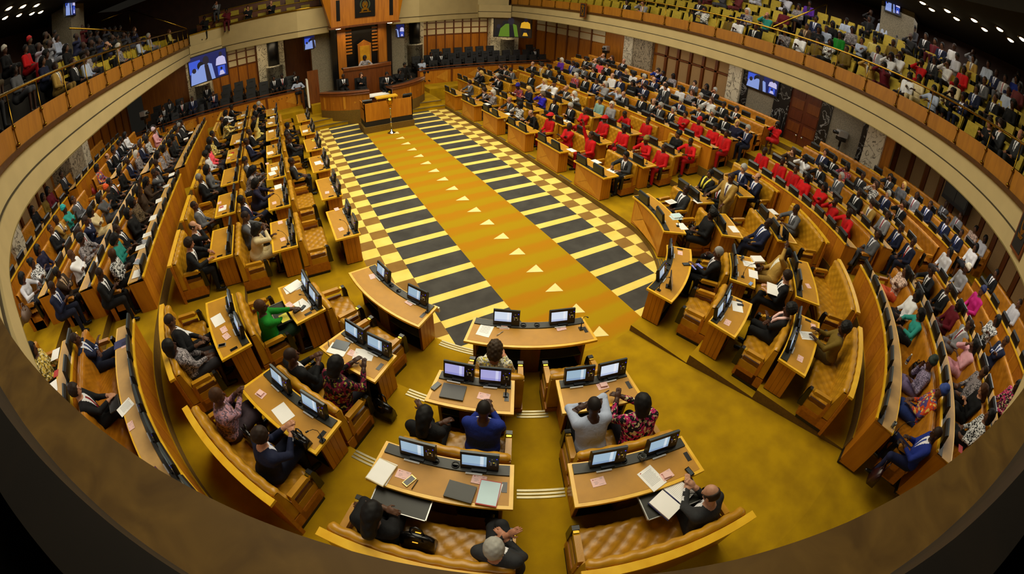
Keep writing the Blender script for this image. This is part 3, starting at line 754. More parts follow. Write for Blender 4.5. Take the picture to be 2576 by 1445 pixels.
# ----- monitor
def uvq(me, quads):
    pass
def monitor_proto(scr):
    root = empty('desk_monitor')
    tz = math.radians(14)
    def tl(u, v, z): return (-u, -.47+v*math.cos(tz)-z*math.sin(tz), .775+z*math.cos(tz)+v*math.sin(tz))
    mb = MB(tl); w = .205
    mb.sweep([(-.055, .0), (.018, 0), (.018, .245), (-.01, .252), (-.045, .22)], [-w, w]); mk('casing', mb, ['monitor_black'], root)
    mb = MB(tl); mb.box(-w, w, -.012, .019, .245, .253); mk('top_edge', mb, 'monitor_edge', root)
    mb = MB(tl); a, c = -.185, .075; z0, z1 = .055, .215
    mb.add([(a, .0195, z0), (c, .0195, z0), (c, .0195, z1), (a, .0195, z1)], [(0, 1, 2, 3)])
    me = mb.mesh('screen', [scr]); uv = me.uv_layers.new(name='UVMap')
    for li, (x, y) in enumerate(((0, 0), (1, 0), (1, 1), (0, 1))): uv.data[li].uv = (x, y)
    link('screen', me, root)
    mb = MB(tl); mb.box(.10, .19, .0185, .0205, .05, .215, 0)
    for i in range(4): mb.box(.108+.019*i, .12+.019*i, .02, .022, .13, .138, 1 if i != 2 else 2)
    for (x, z) in ((.115, .09), (.115, .11), (.165, .09), (.165, .11), (.125, .18)): mb.box(x, x+.016, .02, .022, z, z+.009, 1)
    mb.box(.178, .186, .02, .022, .19, .2, 3); mb.box(.104, .11, .02, .022, .15, .156, 3)
    mk('control_panel', mb, ['monitor_black', 'button_white', 'led_yellow', 'led_blue'], root)
    mb = MB(); mb.box(-.04, .14, -.405, -.385, .756, .77, 0)
    for i in range(9): mb.box(-.036+.0192*i, -.022+.0192*i, -.404, -.386, .77, .772, 1)
    mk('key_strip', mb, ['white_plastic', 'button_white'], root)
    mb = MB(); mb.box(-.08, .08, -.52, -.42, .765, .79); mk('stand_foot', mb, 'monitor_black', root)
    return root
MON = {k: monitor_proto(k) for k in ('screen_blue', 'screen_doc', 'screen_violet', 'screen_dim')}
MONUSED = set()
def place_proto(protos, key, used, loc, rz):
    if key not in used: used.add(key); r = protos[key]; r.location = loc; r.rotation_euler = (0, 0, rz); return r
    return dup(protos[key], loc, rz)
def put_monitor(x, y, z, phi, u, label, R=None, scr='screen_blue', group='desk monitors'):
    """phi = outward angle of the desk, u = offset along the desk"""
    a = math.radians(phi)
    if R is None: p = (x+u*math.sin(a), y-u*math.cos(a)); ph = phi
    else:
        ph = phi-math.degrees(u/R); b_ = math.radians(ph); p = (x-R*math.cos(a)+R*math.cos(b_), y-R*math.sin(a)+R*math.sin(b_))
    r = place_proto(MON, scr, MONUSED, (p[0], p[1], z), place_rz(ph)); tag(r, label, 'monitor', group); return r
# ----- microphones
def mic_proto():
    root = empty('gooseneck_microphone'); mb = MB(); mb.box(-.03, .03, -.035, .035, 0, .018); mb.tube([(0, 0, .015), (0, -.01, .12)], .009, 8); mk('base', mb, 'black_metal', root)
    mb = MB(); mb.tube([(0, -.01, .12), (0, .0, .22), (0, .05, .31), (0, .12, .36)], .004, 6); mk('stem', mb, 'black_metal', root)
    mb = MB(); mb.tube([(0, .115, .357), (0, .15, .375)], .010, 8); mk('capsule', mb, 'black_metal', root); return root
MIC = {'m': mic_proto()}; MICU = set()
def sheet(w, h, mat, art=None):
    root = None; mb = MB(); mb.box(-w/2, w/2, -h/2, h/2, 0, .003, 0)
    if art == 'form':
        mb.box(-w*.38, -w*.30, h*.26, h*.36, .0031, .0034, 2)
        for i, (x0, x1, z) in enumerate(((-.26, -.08, .3), (.15, .36, .36), (.2, .34, .26), (-.34, -.05, .02), (-.3, .0, -.12), (-.3, -.1, -.24), (.0, .36, -.34))): mb.box(w*x0, w*x1, h*z, h*z+h*.025, .0031, .0034, 1)
    if art == 'text':
        for i in range(12): mb.box(-w*.36, w*(.36-.1*(i*37 % 5)/5), h*(.34-.055*i), h*(.34-.055*i)+h*.012, .0031, .0034, 1)
        mb.box(-w*.36, -w*.28, h*.41, h*.45, .0031, .0034, 2)
    return mk('paper_sheet', mb, [mat, 'ink', 'ink_red'])
PAP = {}; PAPU = set()
def paper(kind, x, y, z, rz, label, cat='paper', name=None, group=None):
    if kind not in PAP:
        PAP[kind] = {'pink': lambda: sheet(.155, .11, 'pink_paper', 'form'), 'white': lambda: sheet(.21, .297, 'paper', 'text'), 'white2': lambda: sheet(.297, .21, 'paper', None),
                     'yellow': lambda: sheet(.21, .15, 'yellow_paper', None), 'blue': lambda: sheet(.21, .297, 'blue_paper', 'text'), 'red': lambda: sheet(.17, .12, 'red_cover'), 'purple': lambda: sheet(.22, .3, 'purple_cover'), 'navy': lambda: sheet(.2, .28, 'blue_cover')}[kind]()
    if kind in PAPU: o = PAP[kind].copy(); COL.objects.link(o)
    else: o = PAP[kind]; PAPU.add(kind)
    o.location = (x, y, z); o.rotation_euler = (0, 0, rz); o.name = name or {'pink': 'order_slip', 'red': 'folder', 'purple': 'folder', 'navy': 'folder'}.get(kind, 'paper_sheet')
    tag(o, label, cat, group); return o
SEATS = {}          # (row, side) -> list of seat positions t
ROWN = {1: 'front row', 2: 'second row', 3: 'third row', 4: 'fourth row', 5: 'fifth row', 6: 'sixth row', 7: 'seventh row', 8: 'back row'}
protos = {}; pused = set()
DESKS = []
def put_desk(row, side, t, L, key, R, where, bench=True, blen=None, rail=False, mons=2, scr='screen_blue', pale=False, monoff=None, front_art=True):
    x, y, ph = frame(side, t, RAD(row, side, t)); rz = place_rz(ph); z = FL[row]
    dk = ('d', key)
    if dk not in protos: protos[dk] = desk_proto('two_seat_desk', L, R, pale, front_art=front_art)
    d = place_proto(protos, dk, pused, (x, y, z), rz)
    tag(d, f'two-seat wooden desk with tan leather top, {where}', 'desk', f'two-seat desks in the {ROWN[row]}')
    if bench:
        bk = ('b', key, rail)
        if bk not in protos: protos[bk] = bench_proto('leather_bench', blen or L, R, rail, raillen=(blen or L)+.04)
        b_ = place_proto(protos, bk, pused, (x, y, z), rz)
        tag(b_, f'tufted tan leather bench of the desk {where}', 'bench', f'leather benches in the {ROWN[row]}')
    off = monoff or ((-L*.27, L*.27) if L < 1.6 else (-L*.30, L*.22))
    for i, u in enumerate(off[:mons]):
        sc = scr if isinstance(scr, str) else scr[i]
        put_monitor(x, y, z, ph, u, f'black monitor, {SIDEW(side, i)} seat of desk {where}', R, sc)
    DESKS.append((row, side, t, x, y, z, ph, where, L, R)); return d
def SIDEW(side, i): return ('farther', 'nearer')[i] if side == 'L' else ('nearer', 'farther')[1-i] if side == 'R' else ('clockwise', 'anticlockwise')[1-i]
def bank(side): return 'left bank' if side == 'L' else 'right bank'
for side in 'LR':
    for i, y in enumerate((.42, -1.62, -3.67, -5.7, -7.67, -9.75)):
        put_desk(1, side, y, 1.40, 'straight', None, f'{ORD[i]} from the dais, front row, {bank(side)}', scr='screen_dim')
    for row in (2, 3):
        for i, y in enumerate((2.05, .05, -1.95, -3.95, -5.95, -7.95, -9.95)):
            put_desk(row, side, y, 1.34, 'straight2' if row == 2 else 'straight3', None, f'{ORD[i]} from the dais, {ROWN[row]}, {bank(side)}', rail=(row == 3), blen=1.5, scr='screen_dim')
# the curved end of the horseshoe: groups of angles
ARC = [('left curved block', 200.2, 31, ((185, 197.8), (205.2, 218.2)), ((185.3, 199), (205.3, 219))), ('lower middle block', 242.6, 29, ((226.4, 238.6), (246, 257.6)), ((225, 239), (244.3, 258.6))),
       ('lower right block', 300.4, 30.5, ((282.5, 294.4), (301, 313.5)), ((280.8, 294.8), (299.3, 314))), ('right curved block', 341.2, 28.5, ((323, 334.8), (341, 354.5)), ((320.3, 334.3), (341, 354.7)))]
def WHICH(g, k): return (('left', 'right') if 'middle' in g else ('farther', 'nearer') if g.startswith('left') else ('nearer', 'farther'))[k]
for gname, a1, w1, r2, r3 in ARC:
    R1 = RL_[1]
    put_desk(1, 'A', a1, math.radians(w1)*R1, 'arc1', R1, f'the long curved one, front row, {gname}', bench=False, scr='screen_doc' if gname == 'lower middle block' else 'screen_blue')
    for row, rr in ((2, r2), (3, r3)):
        for k, (a0, a2) in enumerate(rr):
            R = RL_[row]; L = math.radians(12.6 if row == 2 else 13.9)*R
            put_desk(row, 'A', (a0+a2)/2, L, 'arc%d' % row, R, f'{WHICH(gname, k)} one of two, {ROWN[row]}, {gname}', rail=(row == 3), blen=L+.02 if row == 2 else L+.12,
                     scr=('screen_violet', 'screen_violet') if (gname == 'lower middle block' and row == 2 and k == 0) else ('screen_doc', 'screen_blue') if (gname == 'lower middle block' and row == 2) else 'screen_blue', monoff=(-L*.25, L*.21))
# seats behind the curved front-row desks
for gname, a1, w1, r2, r3 in ARC:
    for k, da in enumerate((-7.6, 7.6)):
        R = RL_[1]; key = ('b', 'arc1s')
        if key not in protos: protos[key] = bench_proto('leather_bench', .78, R)
        x, y, ph = frame('A', a1+da, RAD(1, 'A', a1+da)); b_ = place_proto(protos, key, pused, (x, y, FL[1]), place_rz(ph))
        tag(b_, f'single tufted tan leather seat, {WHICH(gname, k)} of two behind the curved desk, {gname}', 'bench')
# ---------------------------------------------------------------- long continuous desks of the outer rows
def long_unit(row, side, t0, t1, where, seats, rail_top=True, behind=True):
    st = path(side, t0, t1, row, n=max(6, int(abs(t1-t0)*(2 if side != 'A' else .5))))
    if (side == 'L') or side == 'A': pass
    if side == 'A' and t1 < t0: st = st[::-1]
    mid = st[len(st)//2]; og = (mid[0], mid[1], FL[row]); f, L = pmap(st, og); T = L[-1]; us = list(L); z = FL[row]
    root = empty('long_desk', og)
    def sw(prof, name, mats, parent=root, uu=None): mb = MB(f); mb.sweep([(v, zz+z) for v, zz in prof], uu or us); return mk(name, mb, mats, parent)
    mb = MB(f); 
    n = max(2, int(T/.42)); e = [T*i/n for i in range(n+1)]
    for i in range(n):
        uu = [e[i]+.004, (e[i]+e[i+1])/2, e[i+1]-.004]; mb.sweep([(v, zz+z) for v, zz in ((-.43, -.32), (-.39, -.32), (-.39, .78), (-.43, .78))], uu, i % 2)
    mb.sweep([(v, zz+z) for v, zz in ((-.44, -.34), (-.38, -.34), (-.38, -.24), (-.44, -.24))], us, 2)
    mk('front_panel', mb, ['panel_wood', 'bench_wood', 'plinth_black'], root)
    sw([(-.45, .76), (-.41, .76), (-.41, .80), (-.45, .80)], 'top_rail', 'rim_wood')
    sw([(-.41, .70), (0, .70), (0, .74), (-.41, .74)], 'desk_top', 'rim_wood')
    sw([(-.27, .74), (-.03, .74), (-.03, .744), (-.27, .744)], 'leather_inlay', 'inlay_pale')
    sw([(-.40, .74), (-.275, .74), (-.28, .755), (-.40, .76)], 'console_strip', 'console')
    for uu in ((0, .04), (T-.04, T)):
        mb = MB(f); mb.sweep([(v, zz+z) for v, zz in ((-.42, -.3), (-.05, -.3), (-.02, .72), (-.42, .76))], list(uu)); mk('side_panel', mb, 'panel_wood', root)
    tag(root, f'long wooden desk, {where}', 'desk', f'long desks in the {ROWN[row]}')
    if behind:
        b_ = empty('leather_bench', og)
        nu = int(T/.05); f0 = f; f = lambda u, v, zz: f0(u, v*.9, zz)
        def cush(W, fn, amp, nv):
            mb = MB(f)
            def g(i, j):
                u = T*i; v, zz, a, c = fn(j); d = tuft(u, W*j)*amp*min(1, min(j, 1-j)*W/.03); return (u, v+a*d, z+zz+c*d)
            mb.grid(g, nu, nv); return mb
        def fs(t):
            s = t*.60
            if s < .12: a = -PI/2+s/.12*PI/2; return (.22+.07*math.sin(a), .37+.07*math.cos(a), math.sin(a), math.cos(a))
            return (.22+(s-.12), .44-.03*(s-.12), 0, 1)
        def fb(t):
            s = t*.62
            if s < .5: return (.62+.13*s, .43+s, -.97, .13)
            a = (s-.5)/.12*PI; return (.685+.06*(1-math.cos(a))*.9, .93+.035*math.sin(a), -math.cos(a), math.sin(a))
        mk('seat', cush(.6, fs, 1, 12), 'tan_leather_far', b_); mk('backrest', cush(.62, fb, .9, 14), 'tan_leather_far', b_)
        mb = MB(f); mb.sweep([(.22, z-.02), (.80, z-.02), (.80, z+.38), (.22, z+.28)], us); mk('base_box', mb, 'bench_wood', b_)
        mb = MB(f); mb.sweep([(.765, z+.3), (.82, z+.3), (.82, z+.95), (.765, z+.95)], us); mk('back_panel', mb, 'bench_wood', b_)
        for u0 in (0.0, T-.08):
            mb = MB(f); mb.sweep([(v, zz+z) for v, zz in ((.26, .61), (.30, .655), (.62, .665), (.64, .60), (.30, .58))], [u0, u0+.08]); a = mk('armrest', mb, 'tan_leather_far', b_)
            mb = MB(f); mb.sweep([(v, zz+z) for v, zz in ((.13, .26), (.15, .58), (.18, .65), (.235, .65), (.235, .26))], [u0-.004, u0+.084]); mk('arm_post', mb, 'black_metal', a)
            mb = MB(f); mb.sweep([(v, zz+z) for v, zz in ((.2, 0), (.66, 0), (.66, .58), (.6, .58), (.6, .2), (.2, .2))], [u0, u0+.08]); mk('end_panel', mb, 'bench_wood', a)
        tag(b_, f'long tufted leather bench, {where}', 'bench', f'long benches in the {ROWN[row]}')
    n = seats
    for i in range(n):
        u = T*(i+.5)/n; x, y, zz = f(u, 0, z); ph = math.degrees(np.interp(u, L, np.unwrap(np.radians([s[2] for s in st]))))
        a = math.radians(ph)
        put_monitor(og[0]+x-.0*math.cos(a)+.115*math.cos(a), og[1]+y+.115*math.sin(a), z-.015, ph, 0, f'black monitor, {ORD[i if side != "L" else i]} from {"the dais" if side != "A" else "the left"}, {where}', None, 'screen_dim', f'monitors along the {ROWN[row]}')
for row in (4, 5, 6, 7):
    for side in 'LR':
        long_unit(row, side, 1.15, -4.6, f'{ROWN[row]}, nearer section, {bank(side)}', 8)
        long_unit(row, side, -5.5, -11.05, f'{ROWN[row]}, farther section, {bank(side)}', 8)
    long_unit(row, 'A', 187, 221, f'{ROWN[row]}, curved section, left bank', 8 if row < 6 else 10)
    long_unit(row, 'A', 318.6, 352, f'{ROWN[row]}, first curved section, right bank', 8 if row < 6 else 10)
    long_unit(row, 'A', 278.5, 312.4, f'{ROWN[row]}, second curved section, right bank', 8 if row < 6 else 10)
long_unit(8, 'A', 318.6, 341, f'{ROWN[8]}, first curved section, right bank', 8)
# ---------------------------------------------------------------- people: one smooth skin over a posed skeleton
# materials: 0 skin 1 jacket 2 shirt 3 trousers 4 shoe 5 tie
def surface_nets(F, lo, h):
    """F: 3-D array of signed distances -> verts, quads"""
    s = F < 0; nx, ny, nz = F.shape
    c = np.zeros((nx-1, ny-1, nz-1), np.int8)
    for dx in (0, 1):
        for dy in (0, 1):
            for dz in (0, 1): c += s[dx:nx-1+dx, dy:ny-1+dy, dz:nz-1+dz]
    act = (c > 0) & (c < 8); idx = -np.ones(act.shape, np.int64); I = np.argwhere(act); idx[act] = np.arange(len(I))
    acc = np.zeros((len(I), 3)); cnt = np.zeros(len(I))
    cor = [(0, 0, 0), (1, 0, 0), (0, 1, 0), (1, 1, 0), (0, 0, 1), (1, 0, 1), (0, 1, 1), (1, 1, 1)]
    for a in range(8):
        for ax in range(3):
            b_ = a | (1 << ax)
            if b_ == a: continue
            pa, pb = np.array(cor[a]), np.array(cor[b_])
            fa = F[tuple((I+pa).T)]; fb = F[tuple((I+pb).T)]; m = (fa < 0) != (fb < 0)
            t = fa[m]/(fa[m]-fb[m]); acc[m] += pa+t[:, None]*(pb-pa); cnt[m] += 1
    V = lo+(I+acc/cnt[:, None])*h
    Q = []
    for ax in range(3):
        d = np.zeros(3, int); d[ax] = 1; o1, o2 = (ax+1) % 3, (ax+2) % 3
        sl = [slice(1, -1)]*3; sl[ax] = slice(0, -1); sl2 = list(sl); sl2[ax] = slice(1, None)
        A = s[tuple(sl)]; B = s[tuple(sl2)]
        for mm, flip in ((A & ~B, False), (~A & B, True)):
            E = np.argwhere(mm)
            for k in range(3):
                E[:, k] += 0 if k == ax else 1
            u = np.zeros(3, int); v = np.zeros(3, int); u[o1] = 1; v[o2] = 1
            q = np.stack([idx[tuple((E-u-v).T)], idx[tuple((E-v).T)], idx[tuple(E.T)], idx[tuple((E-u).T)]], 1)
            Q.append(q[:, ::-1] if flip else q)
    return V, np.concatenate(Q)
def capsule(Pn, a, b_, ra, rb):
    a = np.asarray(a, float); b_ = np.asarray(b_, float); d = b_-a; L2 = d @ d or 1e-9
    t = np.clip((Pn-a) @ d/L2, 0, 1); return np.linalg.norm(Pn-a-t[:, None]*d, axis=1)-(ra+(rb-ra)*t)
def ellip(Pn, c, r, R=None):
    q = Pn-np.asarray(c); 
    if R is not None: q = q @ R
    r = np.asarray(r, float); k0 = np.linalg.norm(q/r, axis=1); k1 = np.linalg.norm(q/(r*r), axis=1); return k0*(k0-1)/np.maximum(k1, 1e-6)
def smin(a, b_, k):
    if k <= 0: return np.minimum(a, b_)
    h = np.clip(.5+.5*(b_-a)/k, 0, 1); return b_+(a-b_)*h-k*h*(1-h)
def ik(sh, hand, la, lb, pole):
    sh = np.asarray(sh, float); hand = np.asarray(hand, float); d = hand-sh; D = np.linalg.norm(d); D2 = min(D, (la+lb)*.995); n = d/D; hand = sh+n*D2
    x = (la*la-lb*lb+D2*D2)/(2*D2); hgt = math.sqrt(max(la*la-x*x, 0)); p = np.asarray(pole, float); p = p-n*(p @ n); p /= np.linalg.norm(p) or 1
    return sh+n*x+p*hgt, hand
def rotm(yaw=0, pitch=0, roll=0): return np.array(Euler((math.radians(pitch), math.radians(roll), math.radians(yaw))).to_matrix())
class Pose: pass
def build_person(name, h=.014, rh=None, lh=None, lean=0, side=0, twist=0, yaw=0, pitch=0, hroll=0, stand=False, cross=False, skirt=False, dress=False, fat=1., rpole=None, lpole=None,
                 knees=.0, fing=False, tie=True, shortsleeve=False, openj=True, hipshift=0, curl=.6, feet=None, faces=True):
    """seated (or standing) figure facing -Y, origin on the floor under the pelvis.  rh / lh = hand targets, right hand is at -X"""
    zp = .92 if stand else .53
    pel = np.array([0, 0, zp]); T = rotm(twist, lean, side)
    up = lambda x, y, z: pel+T @ np.array([x, y, z])
    chest = up(0, .0, .30); neck = up(0, .015, .475)
    shR, shL = up(-.185, .0, .425), up(.185, .0, .425)
    hd = neck+rotm(twist*.5+yaw*.3, lean*.55+pitch*.35, side*.5) @ np.array([0, -.022, .165]); HR = rotm(twist*.4+yaw, pitch+lean*.4, hroll)
    prims = []     # (fn, tag, k)
    C = lambda a, b_, ra, rb, tag, k=.03: prims.append((lambda Pn: capsule(Pn, a, b_, ra, rb), tag, k))
    El = lambda c, r, R, tag, k=.03: prims.append((lambda Pn: ellip(Pn, c, r, R), tag, k))
    f = fat
    El(up(0, .0, .04), (.178*f, .135*f, .12), T, 1 if not stand else 3, .05)
    El(up(0, -.015, .17), (.165*f, .128*f, .16), T, 1, .07)
    El(up(0, -.005, .31), (.18*f, .122*f, .17), T, 1, .07)
    C(up(-.16, .005, .415), up(.16, .005, .415), .074, .074, 1, .06)
    if dress: 
        for s in (-1, 1): El(up(s*.075, -.085, .285), (.07, .06, .07), T, 1, .04)
    C(neck-T @ np.array([0, -.0, .04]), hd+HR @ np.array([0, .02, -.06]), .056, .05, 0, .02)
    C(neck+T @ np.array([0, .0, -.045]), neck+T @ np.array([0, .0, -.01]), .072, .062, 2 if not dress else 1, .012)
    # head
    El(hd+HR @ np.array([0, .012, .02]), (.076, .095, .105), HR, 0, .02)
    El(hd+HR @ np.array([0, -.03, -.055]), (.055, .06, .062), HR, 0, .03)
    if faces:
        C(hd+HR @ np.array([0, -.085, .012]), hd+HR @ np.array([0, -.106, -.024]), .009, .015, 0, .012)
        for s in (-1, 1): El(hd+HR @ np.array([s*.078, .015, -.008]), (.012, .022, .033), HR, 0, .008)
        C(hd+HR @ np.array([-.02, -.088, -.058]), hd+HR @ np.array([.02, -.088, -.058]), .009, .009, 0, .008)
        C(hd+HR @ np.array([-.035, -.083, .03]), hd+HR @ np.array([.035, -.083, .03]), .009, .009, 0, .012)
    # arms
    if rh is None: rh = (-.12, -.30, .62) if not stand else (-.26, -.05, .80)
    if lh is None: lh = (.12, -.30, .62) if not stand else (.26, -.05, .80)
    for sgn, sh, ht, pole in ((-1, shR, rh, rpole), (1, shL, lh, lpole)):
        el, ha = ik(sh, ht, .285, .26, pole if pole is not None else (sgn*.5, .4, -.9))
        C(sh, el, .062*min(f, 1.1), .05, 1, .03)
        fa = ha-el; fl = np.linalg.norm(fa); fd = fa/fl; wr = ha
        if shortsleeve: C(el, wr, .042, .029, 0, .015)
        else:
            C(el, el+fa*.86, .05, .037, 1, .02); C(el+fa*.84, el+fa*.95, .034, .033, 2, .004)
            C(el+fa*.9, wr, .027, .026, 0, .01)
        # hand: palm + thumb + four fingers
        inw = np.array([-sgn, 0, 0.]); dn = np.array([0, -.25, -1.]); pn = dn-fd*(dn @ fd); pn /= np.linalg.norm(pn) or 1   # palm faces down / back
        sd = np.cross(fd, pn); sd = sd if sd @ inw > 0 else -sd                                                               # towards the thumb
        pc = wr+fd*.05
        R_ = np.stack([sd, fd, pn], 1); El(pc, (.041, .05, .018), R_, 0, .012)
        if fing:
            th0 = wr+fd*.028+sd*.03; th1 = th0+(fd*.6+sd*.75)*.035+pn*.008; th2 = th1+(fd*.85+sd*.15+pn*.3)*.03
            C(th0, th1, .0115, .0105, 0, .006); C(th1, th2, .0105, .0085, 0, .004)
            for k, (o, ln) in enumerate(((.028, .072), (.0095, .08), (-.0095, .074), (-.027, .058))):
                a0 = wr+fd*.092+sd*o; c1 = curl*.55; c2 = curl*1.25
                d1 = fd*math.cos(c1)+pn*math.sin(c1)+sd*(o*1.2); d2 = fd*math.cos(c2)+pn*math.sin(c2)
                m1 = a0+d1*ln*.5; C(a0-fd*.02, m1, .0095, .0088, 0, .003); C(m1, m1+d2*ln*.5, .0088, .0072, 0, .003)
        else:
            C(wr+fd*.085, wr+fd*.085+(fd*.75+pn*.65)*.06, .027, .018, 0, .015); C(wr+fd*.03+sd*.03, wr+fd*.065+sd*.05, .013, .011, 0, .01)
    # legs
    hips = [pel+np.array([s*.095+hipshift, -.02, -.03]) for s in (-1, 1)]
    tg = 3; rk = 1.15 if skirt else 1.
    for i, s in enumerate((-1, 1)):
        if stand:
            kn = np.array([s*.10, -.02, .50]); an = np.array([s*.11, .03, .09]); C(hips[i]+np.array([0, 0, .0]), kn, .10*f, .068, tg, .04); C(kn, an, .064, .05, tg, .02); toe = an+np.array([s*.03, -.17, -.05])
        else:
            kn = np.array([s*(.11+knees), -.46, .545]); an = np.array([s*(.11+knees*.7), -.44, .10]); 
            if cross and i == 0: kn = np.array([.06, -.46, .64]); an = np.array([.20, -.62, .34])
            if feet: an = an+np.array(feet)
            C(hips[i], kn, .095*f, .068*rk, tg, .04); C(kn, an, .064 if not skirt else .05, .048 if not skirt else .036, tg if not skirt else 0, .02); toe = an+np.array([s*.03, -.16, -.05])
        C(an+np.array([0, .03, -.05]), toe, .04, .034, 4, .02)
    if skirt and not stand: C(hips[0], hips[1], .12, .12, tg, .05); C([-.07, -.38, .545], [.07, -.38, .545], .085, .085, tg, .06)
    if not stand: C(up(-.06, .05, .0), up(.06, .05, .0), .11, .11, 1, .05)
    # sample: coarse pass then a narrow band
    pts = np.array([[0, 0, 0]]); lo = np.array([-.62, -.85, -.02]); hi = np.array([.62, .38, 1.78 if stand else 1.62])
    allp = [shR, shL, np.asarray(rh), np.asarray(lh), hd]
    mn = np.minimum(np.min(allp, 0)-.25, np.array([-.35, -.72, 0])); mxp = np.maximum(np.max(allp, 0)+.25, np.array([.35, .3, 1.0])); lo = np.array([mn[0], mn[1], -.02]); hi = np.array([mxp[0], mxp[1], mxp[2]])
    def ev(Pn, tags=False):
        best = None; ms = np.full(len(Pn), 1e9); tg_ = np.zeros(len(Pn), np.int64)
        for fn, t, k in prims:
            d = fn(Pn); best = d if best is None else smin(best, d, k)
            if tags:
                dd = d-(.012 if t == 0 else 0); m_ = dd < ms; ms[m_] = dd[m_]; tg_[m_] = t
        return (best, tg_) if tags else best
    hc = h*3; n = np.ceil((hi-lo)/hc).astype(int)+2
    g = np.stack(np.meshgrid(*[lo[i]+hc*np.arange(n[i]) for i in range(3)], indexing='ij'), -1).reshape(-1, 3)
    Fc = ev(g).reshape(n)
    nf = (n-1)*3+1
    near = np.abs(Fc) < hc*2.2
    fine = np.repeat(np.repeat(np.repeat(Fc, 3, 0), 3, 1), 3, 2)[:nf[0], :nf[1], :nf[2]].copy(); mk_ = np.repeat(np.repeat(np.repeat(near, 3, 0), 3, 1), 3, 2)
    # centre the coarse cells on their sample
    mk_ = np.roll(mk_, (-1, -1, -1), (0, 1, 2))[:nf[0], :nf[1], :nf[2]]; fine = np.roll(np.repeat(np.repeat(np.repeat(Fc, 3, 0), 3, 1), 3, 2), (-1, -1, -1), (0, 1, 2))[:nf[0], :nf[1], :nf[2]].copy()
    ii = np.argwhere(mk_); fine[mk_] = ev(lo+ii*h)
    V, Q = surface_nets(fine, lo, h)
    cen = V[Q].mean(1); _, tags = ev(cen, True)
    # shirt V and tie on the front of the torso
    if openj:
        q = (cen-pel) @ T; d1 = V[Q[:, 1]]-V[Q[:, 0]]; d2 = V[Q[:, 2]]-V[Q[:, 0]]; nrm = np.cross(d1, d2); nrm /= np.linalg.norm(nrm, axis=1)[:, None]+1e-9; ny = (nrm @ T)[:, 1]
        w = np.clip((q[:, 2]-.13)/.33, 0, 1)*.085
        m_ = (tags == 1) & (ny < -.2) & (np.abs(q[:, 0]) < w) & (q[:, 2] > .13) & (q[:, 1] < -.03) & (q[:, 2] < .49); tags[m_] = 2
        if tie: m2 = (tags == 2) & (ny < -.2) & (np.abs(q[:, 0]) < .022) & (q[:, 2] > .12) & (q[:, 2] < .46) & (q[:, 1] < -.03); tags[m2] = 5
    me = bpy.data.meshes.new(name); me.from_pydata(V.tolist(), [], Q.tolist())
    for mm in PMATS: me.materials.append(MATS[mm])
    me.polygons.foreach_set('material_index', tags.astype(np.int32)); me.polygons.foreach_set('use_smooth', np.ones(len(Q), bool)); me.update()
    po = Pose(); po.me = me; po.hd = hd; po.HR = HR; return po
